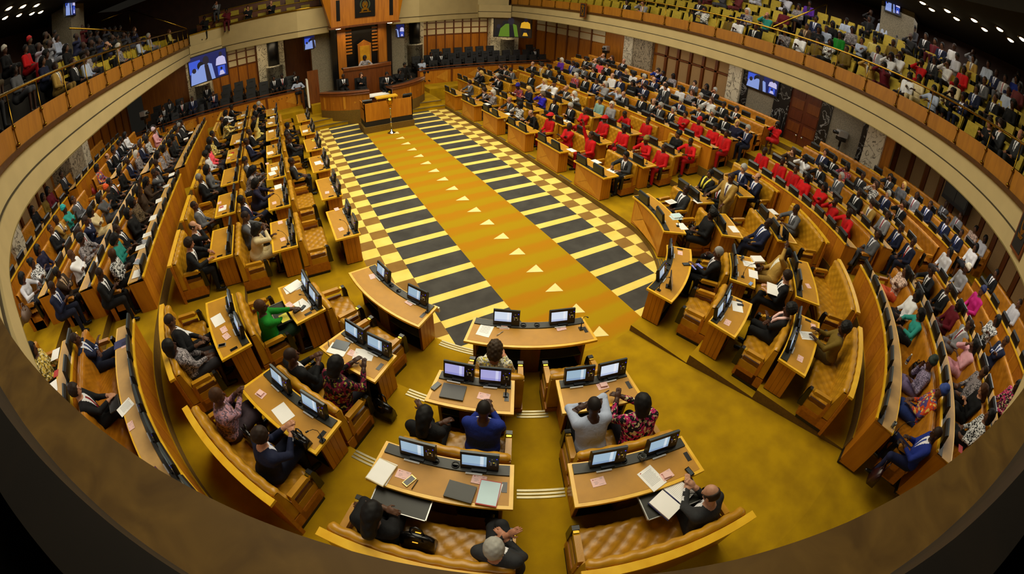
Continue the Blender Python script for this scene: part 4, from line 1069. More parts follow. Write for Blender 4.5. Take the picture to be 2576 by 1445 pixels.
# hair and headgear, modelled round a head centred on the origin
def sdf_mesh(name, fn, lo, hi, h, mat):
    lo = np.array(lo, float); n = np.ceil((np.array(hi)-lo)/h).astype(int)+1
    g = np.stack(np.meshgrid(*[lo[i]+h*np.arange(n[i]) for i in range(3)], indexing='ij'), -1).reshape(-1, 3)
    V, Q = surface_nets(fn(g).reshape(n), lo, h)
    me = bpy.data.meshes.new(name); me.from_pydata(V.tolist(), [], Q.tolist()); me.materials.append(MATS[mat]); me.polygons.foreach_set('use_smooth', np.ones(len(Q), bool)); me.update(); return me
def hair_mesh(style, h=.011):
    cap = lambda Pn, g=.010: np.maximum(ellip(Pn, (0, .016, .022), (.077+g, .097+g, .106+g)), -ellip(Pn, (0, -.085, -.055), (.085, .095, .115)))
    neckcut = lambda Pn, d: np.maximum(d, -(Pn[:, 2]+.055-.3*(Pn[:, 1]-.04)))
    wav = lambda Pn, a=.006, s=60: a*np.sin(Pn[:, 0]*s)*np.sin(Pn[:, 1]*s*.9+1)*np.sin(Pn[:, 2]*s*1.1)
    if style == 'short': fn = lambda Pn: neckcut(Pn, cap(Pn, .009)+wav(Pn, .002, 90))
    elif style == 'thick': fn = lambda Pn: neckcut(Pn, cap(Pn, .02)+wav(Pn, .005, 70))
    elif style == 'fringe': fn = lambda Pn: np.maximum(neckcut(Pn, cap(Pn, .008)), Pn[:, 2]-.045-.25*Pn[:, 1])
    elif style == 'buzz': fn = lambda Pn: np.maximum(neckcut(Pn, cap(Pn, .003)), -(Pn[:, 2]-.0))
    elif style == 'afro': fn = lambda Pn: np.maximum(ellip(Pn, (0, .03, .05), (.125, .125, .12))+wav(Pn, .008, 80), -ellip(Pn, (0, -.10, -.045), (.09, .10, .105)))
    elif style == 'long': fn = lambda Pn: np.maximum(smin(cap(Pn, .018), capsule(Pn, (0, .07, 0), (0, .085, -.2), .085, .075), .04)+wav(Pn, .005, 55), -ellip(Pn, (0, -.095, -.07), (.075, .10, .15)))
    elif style == 'bob': fn = lambda Pn: np.maximum(smin(cap(Pn, .024), capsule(Pn, (0, .05, 0), (0, .06, -.08), .085, .088), .03)+wav(Pn, .004, 60), -ellip(Pn, (0, -.095, -.06), (.072, .10, .13)))
    elif style == 'bun': fn = lambda Pn: smin(neckcut(Pn, cap(Pn, .011)), ellip(Pn, (0, .11, .085), (.05, .05, .05)), .015)
    elif style == 'curly': fn = lambda Pn: np.maximum(smin(cap(Pn, .03), ellip(Pn, (0, .07, -.06), (.10, .07, .09)), .04)+wav(Pn, .012, 75), -ellip(Pn, (0, -.10, -.06), (.075, .10, .13)))
    elif style == 'wrap': fn = lambda Pn: np.maximum(smin(ellip(Pn, (0, .03, .055), (.098, .115, .10)), ellip(Pn, (0, .06, .12), (.075, .08, .06)), .03)+.004*np.sin((Pn[:, 2]+Pn[:, 0]*.6)*90), -(Pn[:, 2]-.015+.5*Pn[:, 1]+.0))
    elif style == 'hat': fn = lambda Pn: smin(np.maximum(ellip(Pn, (0, .012, .05), (.108, .13, .105)), -(Pn[:, 2]-.05)), np.maximum(ellip(Pn, (0, -.02, .055), (.125, .165, .014)), -1-0*Pn[:, 0]), .012)
    elif style == 'fez': fn = lambda Pn: np.maximum(np.hypot(Pn[:, 0], Pn[:, 1]-.01)-(.088-.1*(Pn[:, 2]-.06)), np.abs(Pn[:, 2]-.105)-.05)
    return sdf_mesh('hair', fn, (-.16, -.2, -.32), (.16, .22, .22), h, 'hair_fibre')
HAIRM = {}
def hair(style):
    if style not in HAIRM: HAIRM[style] = hair_mesh(style)
    return HAIRM[style]
def colr(c, v=.0): 
    c = lin(c); k = 1+random.uniform(-v, v); return [min(1, x*k) for x in c]
SK = {'d': ['#4a2c1c', '#553322', '#3d2418', '#60402c', '#6a4630'], 'w': ['#c08a6a', '#b87e60', '#c99678'], 'm': ['#8a5a3c', '#7c5034']}
# outfit: jacket, shirt, tie, trousers, pattern (second colour, amount, scale, third colour, amount)
OUT = {'k': ('#101114', '#e8e8ec', '#15151a', '#0e0e11'), 'kr': ('#101114', '#e8e8ec', '#8a1420', '#0e0e11'), 'g': ('#55565a', '#dcdce4', '#2a2c3a', '#48494e'), 'c': ('#2b2c2e', '#e4e4e8', '#22242c', '#232426'),
 'n': ('#161c36', '#dfe2f0', '#2a3a7a', '#12172c'), 'nr': ('#151b34', '#e8e8f0', '#a02018', '#12172c'), 'b': ('#1c2f86', '#e6e6f0', '#30408a', '#141c44'), 't': ('#a8853e', '#e4e0d0', '#4a3a5a', '#8a6c30'), 'l': ('#8d8d92', '#e6e4e8', '#90283a', '#707078'),
 'R': ('#c01014', '#b40e12', '#b40e12', '#a80c12'), 'W': ('#e6e6ea', '#e6e6ea', '#e6e6ea', '#1c1c22'), 'K': ('#0d0d0f', '#0d0d0f', '#0d0d0f', '#0d0d0f'), 'T': ('#2a8a80', '#2a8a80', '#2a8a80', '#1c1c20'), 'A': ('#7fa09a', '#7fa09a', '#7fa09a', '#26262a'),
 'P': ('#5a2a9a', '#1c1a22', '#1c1a22', '#1c1a24'), 'M': ('#c0207a', '#c0207a', '#c0207a', '#c0207a'), 'O': ('#d8501c', '#d8501c', '#d8501c', '#d8501c'), 'G': ('#0f7a1c', '#0f7a1c', '#0f7a1c', '#12301a'), 'Y': ('#d4c06a', '#d4c06a', '#d4c06a', '#2a261c'),
 'I': ('#e2a8b4', '#e2a8b4', '#e2a8b4', '#d89aa8'), 'V': ('#9a86b4', '#9a86b4', '#9a86b4', '#9a86b4'), 'E': ('#d8c69a', '#d8c69a', '#d8c69a', '#cbb88a'), 'D': ('#5c0e1c', '#5c0e1c', '#5c0e1c', '#4a0c18'), 'B': ('#2c22b0', '#b0aca0', '#b0aca0', '#14142a'),
 'L': ('#a9b4cc', '#a9b4cc', '#a9b4cc', '#14161c'), 'C': ('#e0505c', '#e0505c', '#e0505c', '#20202a'), 'H': ('#6a5418', '#6a5418', '#6a5418', '#4a3a12'), 'Q': ('#c9c9cf', '#c9c9cf', '#c9c9cf', '#25252c'), 'U': ('#3a2a1c', '#b89a7a', '#3a2a1c', '#241a14'), 'N': ('#1a1830', '#1a1830', '#1a1830', '#16142a'),
 'z': ('#e4e4e4', '#e4e4e4', '#e4e4e4', '#101012', '#101012', 1, 26, '#000000', 0), 'f': ('#17121a', '#17121a', '#17121a', '#15121c', '#c02a6a', .95, 15, '#d8c89a', .9), 'y': ('#d8b84a', '#d8b84a', '#d8b84a', '#2a2410', '#2c2614', .9, 18, '#f0e8c0', .8), 'q': ('#8c8488', '#8c8488', '#8c8488', '#2a282c', '#2c282c', .9, 24, '#d0c8c8', .6),
 'v': ('#8e7fa0', '#b49ec8', '#b49ec8', '#8474a0', '#3c3448', .85, 30, '#d0c4dc', .6), 'o': ('#d24a12', '#d24a12', '#d24a12', '#263a7a', '#28407e', .9, 9, '#e8e070', .6), 'w': ('#e8e4d0', '#e8e4d0', '#e8e4d0', '#1a1a20', '#3a3a3c', .8, 22, '#e0cc30', .9), 'F': ('#0f0c12', '#0f0c12', '#0f0c12', '#12101a', '#7a1c3a', .9, 12, '#9a9440', .9),
 'p': ('#b88a94', '#b88a94', '#b88a94', '#40343c', '#3c3440', .85, 16, '#8a7a9a', .8), 'i': ('#d8b8a8', '#d8b8a8', '#d8b8a8', '#e2603a', '#5a4034', .8, 20, '#e8d8c8', .7), 'x': ('#6e5a40', '#6e5a40', '#6e5a40', '#2a2018', '#1c140c', .9, 30, '#000', 0), 'r': ('#a83a2c', '#a83a2c', '#a83a2c', '#1a1a24', '#1e2450', .8, 14, '#d0a0b0', .5)}
ODESC = {'k': 'black suit', 'kr': 'black suit and red tie', 'g': 'grey suit', 'c': 'charcoal suit', 'n': 'navy suit', 'nr': 'navy suit and red tie', 'b': 'bright blue suit', 't': 'tan suit', 'l': 'light grey suit', 'R': 'red overalls', 'W': 'white top', 'K': 'black top', 'T': 'teal top', 'A': 'pale teal shirt',
 'P': 'purple jacket', 'M': 'magenta dress', 'O': 'orange dress', 'G': 'shiny green jacket', 'Y': 'pale yellow jacket', 'I': 'pale pink jacket', 'V': 'lilac dress', 'E': 'cream suit', 'D': 'maroon dress', 'B': 'violet-blue jacket', 'L': 'light blue shirt', 'C': 'coral pink top', 'H': 'olive-brown dress', 'Q': 'pale grey jacket', 'U': 'brown jacket', 'N': 'dark purple top',
 'z': 'black and white patterned top', 'f': 'pink and black floral dress', 'y': 'yellow patterned dress', 'q': 'grey patterned top', 'v': 'lilac patterned dress', 'o': 'orange and blue dress', 'w': 'white blouse with yellow flowers', 'F': 'black floral jacket', 'p': 'pink and grey patterned dress', 'i': 'orange skirt and patterned top', 'x': 'leopard print top', 'r': 'red and blue patterned top'}
# hair code: (style, hair colour, skin, wording)
HA = {'s': ('short', '#0d0b0a', 'd', 'man'), 'x': ('buzz', '#2a1a12', 'd', 'bald man'), 'g': ('short', '#8a8884', 'd', 'grey-haired man'), 'a': ('afro', '#0d0b0a', 'd', 'woman with rounded hair'), 'l': ('long', '#0c0a0a', 'd', 'woman with long black hair'), 'u': ('bun', '#0c0a0a', 'd', 'woman with a bun'),
 'j': ('bob', '#0c0a0a', 'd', 'woman with black bobbed hair'), 'S': ('thick', '#2a1a10', 'w', 'dark-haired man'), 'G': ('thick', '#a8a69e', 'w', 'grey-haired man'), 'B': ('long', '#d8b060', 'w', 'blonde woman'), 'X': ('fringe', '#6a5a4a', 'w', 'bald man'), 'L': ('long', '#4a2c18', 'w', 'brown-haired woman'), 'F': ('fringe', '#2c1c10', 'w', 'balding man'),
 'H': ('hat', '#c4141a', 'd', 'person with a red hard hat'), 'Z': ('fez', '#100c0c', 'm', 'man with a black fez'), 'C': ('curly', '#6a5a48', 'w', 'woman with curly hair'), 'W': ('bob', '#cfc8bc', 'w', 'woman with short grey hair'), 'h1': ('wrap', '#1f9a98', 'd', 'woman with a teal headwrap'), 'h2': ('wrap', '#e0561c', 'd', 'woman with an orange headwrap'), 'h3': ('wrap', '#c9b6c0', 'd', 'woman with a pale headwrap'),
 'h4': ('wrap', '#c01820', 'd', 'woman with a red headwrap'), 'h5': ('wrap', '#1c2450', 'd', 'woman with a navy headwrap'), 'h6': ('wrap', '#2c3a34', 'd', 'woman with a dark green headwrap'), 'h7': ('wrap', '#3a56a8', 'd', 'woman with a blue headwrap'), 'h8': ('wrap', '#e4dcc8', 'd', 'woman with a cream cap'), 'h9': ('wrap', '#16161a', 'd', 'woman with a black headscarf'), 'h0': ('wrap', '#8a7a30', 'd', 'woman with a yellow-green headwrap'), 'hb': ('wrap', '#241f8a', 'd', 'woman with a blue headwrap'),
 'm': ('short', '#120e0c', 'm', 'man')}
WOM = set('alujBLCWh')
POSES = {'r': dict(), 'f': dict(rh=(.13, -.23, .87), lh=(-.13, -.26, .83), rpole=(-1, .1, -.6), lpole=(1, .1, -.6)), 'c': dict(rh=(-.05, -.22, 1.09), lh=(-.06, -.28, .78), lean=6, pitch=4, rpole=(-.7, -.1, -.8)), 'd': dict(rh=(-.16, -.47, .79), lh=(.16, -.47, .79), lean=12, pitch=8, rpole=(-1, .3, -.4), lpole=(1, .3, -.4)),
 'k': dict(lean=-8, rh=(-.1, -.24, .66), lh=(.08, -.26, .64), cross=True, pitch=-6), 'p': dict(rh=(-.04, -.33, .80), lh=(.05, -.33, .80), lean=8, pitch=22), 'u': dict(rh=(-.22, -.2, 1.55), rpole=(-1, -.2, .2)), 'v': dict(lean=22, rh=(-.05, -.36, 1.08), lh=(.05, -.36, 1.06), pitch=8, rpole=(-.8, -.3, -.7), lpole=(.8, -.3, -.7)), 'q': dict(yaw=38, rh=(-.1, -.28, .66)), 'e': dict(yaw=-38, lh=(.1, -.28, .66)), 'o': dict(lean=26, pitch=18, rh=(-.2, -.5, .8), lh=(.2, -.5, .8)), 'S': dict(stand=True, lean=8, pitch=14, rh=(-.24, -.36, .85), lh=(.24, -.36, .85)), 'T': dict(stand=True, lean=4, yaw=0, rh=(-.24, -.42, .98), lh=(.22, -.2, .86))}
PM = {}
def pose_mesh(code, fem, res=.0155):
    k = (code, fem, res)
    if k not in PM:
        d = dict(POSES[code])
        if fem: d.update(openj=False, tie=False, dress=True, skirt=(code not in 'kST'), cross=False)
        PM[k] = build_person('person', res, **d)
    return PM[k]
def cpal(o, out, skin, hairc, var=.12):
    q = OUT[out]; o['cj'] = colr(q[0], var); o['cs'] = colr(q[1], .05); o['ci'] = colr(q[2], var); o['ct'] = colr(q[3], var)
    o['ck'] = colr(random.choice(SK[skin]), .1)
    if len(q) > 4: o['c2'] = colr(q[4]); o['pm'] = float(q[5]); o['ps'] = float(q[6]); o['c3'] = colr(q[7]) if q[7] != '#000' else [0., 0., 0.]; o['p3'] = float(q[8])
    else: o['c2'] = [0., 0., 0.]; o['pm'] = 0.; o['ps'] = 10.; o['c3'] = [0., 0., 0.]; o['p3'] = 0.
def add_person(po, x, y, z, rz, out, ha, sc=1.):
    o = bpy.data.objects.new('person', po.me); COL.objects.link(o); o.location = (x, y, z); o.rotation_euler = (0, 0, rz); o.scale = (sc, sc, sc)
    st, hc, sk, _ = HA[ha]; cpal(o, out, sk, hc)
    hm = bpy.data.objects.new('hair' if st not in ('hat', 'fez', 'wrap') else {'hat': 'hard_hat', 'fez': 'fez', 'wrap': 'headwrap'}[st], hair(st)); COL.objects.link(hm); hm.parent = o
    hm.location = po.hd; hm.rotation_euler = Matrix(po.HR).to_euler(); hm['ch'] = colr(hc, .15)
    return o
# ---------------------------------------------------------------- the dais, podium, mace and public benches at the far end
def quadpic(mb, pts, mi): mb.add(pts, [tuple(range(len(pts)))], mi)
def tv(name, loc, yaw, w, h, label, pic='blue', tilt=0):
    root = empty(name, loc, yaw); root.rotation_euler = (math.radians(tilt), 0, yaw)
    mb = MB(); mb.box(-w/2-.05, w/2+.05, 0, .08, -h/2-.05, h/2+.05); mk('casing', mb, 'monitor_black', root)
    C = {'blue': (0, 1, 2, 3, 4, 5), 'green': (0, 1, 2, 3, 4, 5)}[pic]
    ms = ['tv_blue', 'tv_navy', 'tv_lightblue', 'tv_skin', 'tv_white', 'tv_dark'] if pic == 'blue' else ['tv_olive', 'tv_brown', 'tv_green', 'tv_skin', 'tv_gold', 'tv_dark'] if pic == 'green' else []
    mb = MB(); Y = [-.004]
    def R(x0, x1, z0, z1, mi): Y[0] -= .0015; quadpic(mb, [(x0*w, Y[0], z0*h), (x1*w, Y[0], z0*h), (x1*w, Y[0], z1*h), (x0*w, Y[0], z1*h)], mi)
    def E(cx, cz, rx, rz, mi): Y[0] -= .0015; quadpic(mb, [(w*(cx+rx*math.cos(a)), Y[0], h*(cz)+w*rz*math.sin(a)) for a in np.linspace(0, 2*PI, 20)[:-1]], mi)
    def Pl(pp, mi): Y[0] -= .0015; quadpic(mb, [(x*w, Y[0], z*h) for x, z in pp], mi)
    R(-.5, .5, -.5, .5, 1); R(-.5, -.2, -.1, .35, 0 if pic == 'blue' else 1); E(-.2, .12, .09, .1, 5); Pl([(-.5, -.5), (-.46, -.05), (-.3, .05), (-.2, -.5)], 2 if pic == 'blue' else 5)
    E(-.38, .0, .055, .06, 3)
    Pl([(-.38, -.5), (-.33, -.1), (-.2, .12), (-.03, .16), (.1, .08), (.16, -.5)], 2); Pl([(-.08, -.5), (-.10, .1), (.0, .1), (.06, -.5)], 3 if pic == 'blue' else 5); E(-.05, .26, .085, .11, 3)
    Pl([(.2, -.05), (.23, .2), (.3, .26), (.4, .26), (.46, .18), (.48, -.08)], 4); E(.35, .34, .045, .055, 3)
    R(.24, .44, -.44, -.1, 0 if pic == 'blue' else 5); Pl([(.27, -.44), (.3, -.28), (.38, -.28), (.42, -.44)], 4); E(.34, -.2, .03, .035, 3)
    mk('picture', mb, ms, root); tag(root, label, 'screen'); return root
def aim(p, q=(0, -6)): return math.atan2(q[1]-p[1], q[0]-p[0])+PI/2
def on_y(px, py, y): d = ray(px, py); return CAM+(y-CAM[1])/d[1]*d
def on_x(px, py, x): d = ray(px, py); return CAM+(x-CAM[0])/d[0]*d
p = on_y(524, 168, 4.9); tv('hanging_screen', p, aim(p, (-2, -8)), 2.15, 1.42, 'large screen of a figure in a blue suit, hung below the left gallery corner')
p = on_y(1290, 67, 4.9); tv('hanging_screen', p, aim(p, (2, -8)), 2.2, 1.28, 'large screen of a figure in a green jacket, hung below the right gallery corner', 'green')
p = on_y(790, 105, 5.1); tv('hanging_screen', p, aim(p), 1.05, .68, 'small blue screen on the grey pier left of the dais')
p = on_y(998, 78, 5.1); tv('hanging_screen', p, aim(p), .82, .72, 'small blue screen on the grey pier right of the dais')
p = on_x(1918, 208, 12.75); tv('hanging_screen', p, PI/2*1-PI, 1.55, .72, 'wide screen on the right wall beside the panelled door', 'blue')
p = on_x(2246, 12, 12.6); tv('hanging_screen', p, -PI/2, .62, .62, 'small screen on the grey pier in the upper right gallery')
p = on_x(178, 12, -12.6); tv('hanging_screen', p, PI/2, .95, .85, 'small screen on the grey pier in the upper left gallery')
# podium in front of the dais
root = empty('podium', (.0, -1.0, 0))
mb = MB(); mb.box(-1.04, 1.06, 0, .04, .5, 1.28); mb.box(-1.04, -1.0, 0, .9, .5, 1.28); mb.box(1.02, 1.06, 0, .9, .5, 1.28); mk('body', mb, 'panel_wood', root)
mb = MB(); mb.box(-1.03, 1.05, .01, .88, .27, .5); mk('black_band', mb, 'plinth_black', root)
mb = MB(); mb.box(-1.12, 1.10, -.06, 1.0, 0, .27); mk('plinth', mb, 'stair_carpet', root)
mb = MB(); mb.box(-1.04, 1.06, .02, .5, 1.0, 1.05); mk('desk_top', mb, 'console', root)
mb = MB(); mb.box(-.45, .47, .15, .52, 1.36, 1.42); mb.box(-.40, -.36, .3, .36, 1.05, 1.36); mb.box(.38, .42, .3, .36, 1.05, 1.36); mb.box(.0, .04, .3, .36, 1.05, 1.36); mk('book_rest', mb, 'rim_wood', root)
tag(root, 'plain wooden podium with black band standing before the dais on the carpet runner', 'podium')
for sx_, ph, u in ((-.78, 80, 0), (.82, 100, 0)):
    r = dup(MON['screen_dim'], (sx_, -.35, .27), math.radians(180-90+90)) if False else dup(MON['screen_dim'], (sx_, -.32, .40), math.radians(8 if sx_ > 0 else -8)); tag(r, 'black monitor at the %s end of the podium before the dais' % ('left' if sx_ < 0 else 'right'), 'monitor')
# mace on its stand
root = empty('ceremonial_mace', (-.06, -1.52, 0))
mb = MB(); mb.lathe([(.17, 0), (.17, .02), (.10, .05), (.05, .10), (.035, .16)], seg=20); mk('stand_base', mb, 'chrome', root)
mb = MB(); mb.lathe([(.035, .16), (.028, .4), (.045, .42), (.045, .46), (.025, .48), (.025, .62), (.04, .64), (.025, .67), (.03, 1.02), (.05, 1.04), (.03, 1.08)], seg=14); mk('shaft', mb, 'chrome', root)
mb = MB(); mb.lathe([(.03, 1.08), (.07, 1.16), (.05, 1.2), (.06, 1.24), (.12, 1.30), (.13, 1.4), (.12, 1.46), (.10, 1.46), (.09, 1.4)], seg=20); mk('mace_head', mb, 'gold', root)
tag(root, 'gold-headed ceremonial mace standing on a chrome stand in front of the podium', 'mace')
# curved clerks' counter
DC = (.05, 3.63)
def dframe(a, R): return (DC[0]+R*math.cos(math.radians(a)), DC[1]+R*math.sin(math.radians(a)), a)
for a0, a1, nm in ((213, 261, 'left'), (281, 327, 'right')):
    st = [dframe(a, 3.08) for a in np.linspace(a0, a1, 14)]; mid = st[7]; f, L = pmap(st, (mid[0], mid[1], 0)); us = list(L); T = L[-1]
    root = empty('clerks_counter', (mid[0], mid[1], 0))
    def sw(pr, name, mt): mb = MB(f); mb.sweep(pr, us); return mk(name, mb, mt, root)
    sw([(-.06, 0), (0, 0), (0, .66), (-.06, .66)], 'lower_panel', 'stair_carpet'); fp = sw([(-.06, .66), (0, .66), (0, 1.36), (-.06, 1.36)], 'front_panel', 'wall_wood')
    sw([(-.7, 1.36), (.05, 1.36), (.05, 1.40), (.02, 1.43), (.06, 1.48), (.0, 1.52), (-.7, 1.44)], 'molded_top', 'dark_wood'); sw([(-.68, 1.445), (-.06, 1.5), (-.06, 1.505), (-.68, 1.45)], 'black_top', 'black_leather')
    for u in ((.25, 1.35) if nm == 'left' else (.45, 1.55)):
        mb = MB(f); s = 1 if nm == 'left' else -1; w = .62
        a = u if s > 0 else u+w; mb.add([(a, .004, .70), (a, .004, 1.32), (a+s*w, .004, 1.01), (a, .008, .70), (a, .008, 1.32), (a+s*w, .008, 1.01)], [(0, 1, 2), (5, 4, 3), (0, 3, 4, 1), (1, 4, 5, 2), (2, 5, 3, 0)])
        mk('triangle_pattern', mb, 'diamond_wood', fp)
    tag(root, f'curved clerks counter with pale triangle inlays, {nm} half of the dais', 'counter')
root = empty('clerks_table', (.1, 1.2, .3)); mb = MB(); mb.box(-.55, .5, -.2, .4, .75, .8); mk('table_top', mb, 'paper', root); mb = MB(); mb.box(-.55, .5, .0, .05, 0, .75); mk('front_panel', mb, 'dark_wood', root)
tag(root, 'low table covered with papers between the two halves of the clerks counter', 'table')
# speaker's desk, throne and panelled recess
st = [(DC[0]+x, 3.0+.12*x*x, 270) for x in np.linspace(-1.2, 1.25, 12)]; f, L = pmap([(x, y, -90) for x, y, _ in st], (.05, 3.0, 0)); us = list(L)
root = empty('speakers_desk', (.05, 3.0, 0))
for pr, nm, mt in (([(0, .7), (-.06, .7), (-.06, 2.16), (0, 2.16)], 'front_panel', 'dark_wood'), ([(.04, 2.16), (-.6, 2.16), (-.6, 2.24), (.04, 2.26)], 'black_top', 'black_leather'), ([(.05, 2.12), (.0, 2.12), (.0, 2.3), (.05, 2.28)], 'molded_edge', 'dark_wood')):
    mb = MB(f); mb.sweep(pr, us); mk(nm, mb, mt, root)
tag(root, 'raised dark wooden desk of the presiding officer at the top of the dais', 'desk')
root = empty('throne', (.22, 4.35, 1.5)); mb = MB(); mb.box(-.35, .35, 0, .1, .3, 1.75); mb.add([(-.38, 0, 1.75), (.38, 0, 1.75), (0, 0, 1.98), (-.38, .1, 1.75), (.38, .1, 1.75), (0, .1, 1.98)], [(0, 1, 2), (5, 4, 3), (0, 3, 4, 1), (1, 4, 5, 2), (2, 5, 3, 0)]); mk('carved_back', mb, 'wall_wood', root)
mb = MB(); mb.box(-.26, .26, -.05, .0, .5, 1.66); mk('leather_pad', mb, 'tan_leather', root); mb = MB(); mb.box(-.33, .33, -.5, .0, .32, .46); mk('seat', mb, 'tan_leather', root)
mb = MB(); mb.box(-.33, .33, -.48, .05, 0, .32); mk('base', mb, 'dark_wood', root)
tag(root, 'tall carved wooden throne with tan leather back behind the raised desk', 'chair')
mb = MB()
for x0, x1 in ((-1.15, -.7), (1.05, 1.5)): mb.box(x0, x1, 4.7, 5.0, .7, 4.4, 0)
for x0, x1 in ((-.7, -.35), (.75, 1.05)):
    for i in range(8): mb.box(x0, x1, 4.85, 4.95, 2.75+.18*i, 2.84+.18*i, 0)
mb.box(-.7, 1.05, 5.0, 5.1, .7, 4.4, 1); mb.box(-1.5, -1.2, 4.6, 5.1, .3, 4.4, 1); mb.box(1.5, 1.75, 4.6, 5.1, .3, 4.4, 1)
trim(mb, ['wall_wood', 'stone_black'])
# canopy with the crest
root = empty('dais_canopy', (.06, 3.2, 4.42))
mb = MB(); mb.box(-1.68, 1.70, 0, 1.6, 0, 3.2); mk('body', mb, 'wall_wood', root)
for s in (-1, 1):
    mb = MB(); x = s*1.69+.01; vs = [(x, .02, .0), (x+s*.42, .3, 1.7), (x+s*.42, .3, 3.2), (x, .02, 3.2), (x, 1.0, 0), (x+s*.42, 1.0, 1.7), (x+s*.42, 1.0, 3.2), (x, 1.0, 3.2)]
    mb.add(vs, [(0, 1, 2, 3), (7, 6, 5, 4), (0, 4, 5, 1), (1, 5, 6, 2), (2, 6, 7, 3), (3, 7, 4, 0)]); mk('side_wing', mb, 'panel_wood', root)
    mb = MB(); mb.box(s*1.32-.09, s*1.32+.09, -.02, .02, .3, 1.35); mk('dark_slot', mb, 'stone_black', root)
mb = MB(); mb.box(-1.75, 1.77, -.04, 1.6, -.1, 0); mk('cornice', mb, 'dark_wood', root)
mb = MB(); mb.box(-.5, .5, -.05, 0, .34, 2.4); bd = mk('crest_board', mb, 'stone_black', root)
mb = MB(); yb = -.06
def disc(cx, cz, rx, rz, mi, n=18, y=None): 
    global yb; yb -= .002; mb.add([(cx+rx*math.cos(a), yb, cz+rz*math.sin(a)) for a in np.linspace(0, 2*PI, n+1)[:-1]], [tuple(range(n))], mi)
def pol(pp, mi):
    global yb; yb -= .002; mb.add([(x, yb, z) for x, z in pp], [tuple(range(len(pp)))], mi)
disc(0, .98, .14, .2, 0); disc(0, 1.02, .10, .13, 1); pol([(-.06, .9), (.06, .9), (.09, 1.1), (-.09, 1.1)], 0); pol([(-.2, .7), (.2, .7), (.14, .8), (-.14, .8)], 0); pol([(-.22, .6), (-.12, .6), (-.06, .74), (-.14, .74)], 0); pol([(.22, .6), (.12, .6), (.06, .74), (.14, .74)], 0)
for s in (-1, 1):
    pts = [(s*(.24+.02*math.cos(t))*1.0*math.cos(t), 1.0+.30*math.sin(t)) for t in np.linspace(-.9, .9, 9)]; pin = [(s*.19*math.cos(t), 1.0+.27*math.sin(t)) for t in np.linspace(.9, -.9, 9)]; pol(pts+pin, 2)
disc(0, 1.32, .08, .08, 0); disc(0, 1.52, .2, .11, 0, 12); disc(0, 1.5, .14, .07, 1, 12); disc(0, .89, .025, .05, 1); pol([(-.05, 1.1), (.05, 1.1), (0, 1.22)], 2); pol([(-.3, .58), (.3, .58), (.26, .63), (-.26, .63)], 0)
mk('crest', mb, ['gold', 'gallery_floor', 'shelf_green'], bd)
for s in (-1, 1):
    mb = MB(); mb.lathe([(.12, -.0), (.12, -.03), (0, -.03)], (s*1.3, .25, -.1), 12); mk('soffit_lamp', mb, 'downlight', root)
tag(root, 'flared wooden canopy above the dais with a black board bearing a gold crest', 'canopy')
# small plaques on the gallery front
for i, (px, py, R, w, h) in enumerate(((1468, 26, 8.9, .42, .72), (2572, 560, 9.25, .5, 1.0))):
    if i == 0: q = on_x(px, py, 8.86); ph = 0; z = q[2]
    else: fr_ = frame('A', 289, grad(289)-.03); q = (fr_[0], fr_[1]); ph = 289; z = 4.9
    root = empty('gallery_plaque', (q[0], q[1], z), math.radians(ph-90))
    mb = MB(); mb.box(-w/2, w/2, -.04, .02, -h/2, h/2); mk('frame', mb, 'dark_wood', root); mb = MB(); mb.box(-w/2+.05, w/2-.05, -.05, -.03, -h/2+.05, h/2-.05); mk('board', mb, 'gallery_floor', root)
    mb = MB(); yb = -.052; disc(0, -.03, .1, .17, 0); disc(0, .2, .12, .07, 0, 10); pol([(-.12, -.2), (.12, -.2), (.08, -.26), (-.08, -.26)], 0); disc(0, -.03, .05, .09, 1); mk('crest', mb, ['gold', 'gallery_floor'], root)
    tag(root, ('small framed gold crest on the right gallery front, far from the camera', 'framed gold crest on the gallery front at the right picture edge')[i], 'plaque')
# panelled parapets before the public benches
for x0, x1, nm in ((-12.9, -3.2, 'left'), (3.2, 12.9, 'right')):
    root = empty('wooden_parapet', ((x0+x1)/2, 4.5, .3)); c = (x0+x1)/2
    mb = MB(); n = 5; w = (x1-x0)/n
    for i in range(n): mb.box(x0-c+w*i+.03, x0-c+w*(i+1)-.03, -.02, .06, .22, 1.0)
    fp = mk('front_panel', mb, 'panel_wood', root)
    for i in range(n): 
        mb = MB(); a = x0-c+w*i+.25; mb.add([(a+w-.5, -.022, .26), (a+w-.5, -.022, .95), (a+w-1.2, -.022, .6), (a+w-.5, -.026, .26), (a+w-.5, -.026, .95), (a+w-1.2, -.026, .6)], [(0, 1, 2), (5, 4, 3), (0, 3, 4, 1), (1, 4, 5, 2), (2, 5, 3, 0)]); mk('triangle_pattern', mb, 'diamond_wood', fp)
    mb = MB(); mb.box(x0-c-.06, x1-c+.06, .02, .07, 0, .06)
    for i in range(n+1): mb.box(x0-c+w*i-.06, x0-c+w*i+.06, -.04, .07, 0, 1.05)
    mk('panel_frame', mb, 'dark_wood', root)
    mb = MB(); mb.box(x0-c, x1-c, -.03, .08, 0, .22); mk('skirting', mb, 'stair_carpet', root)
    mb = MB(); mb.box(x0-c, x1-c, -.05, .1, 1.0, 1.06); mb.box(x0-c, x1-c, -.0, .08, 1.16, 1.2); mk('dark_rail', mb, 'dark_wood', root)
    tag(root, f'wooden parapet with triangle inlays before the {nm} public seats', 'parapet')
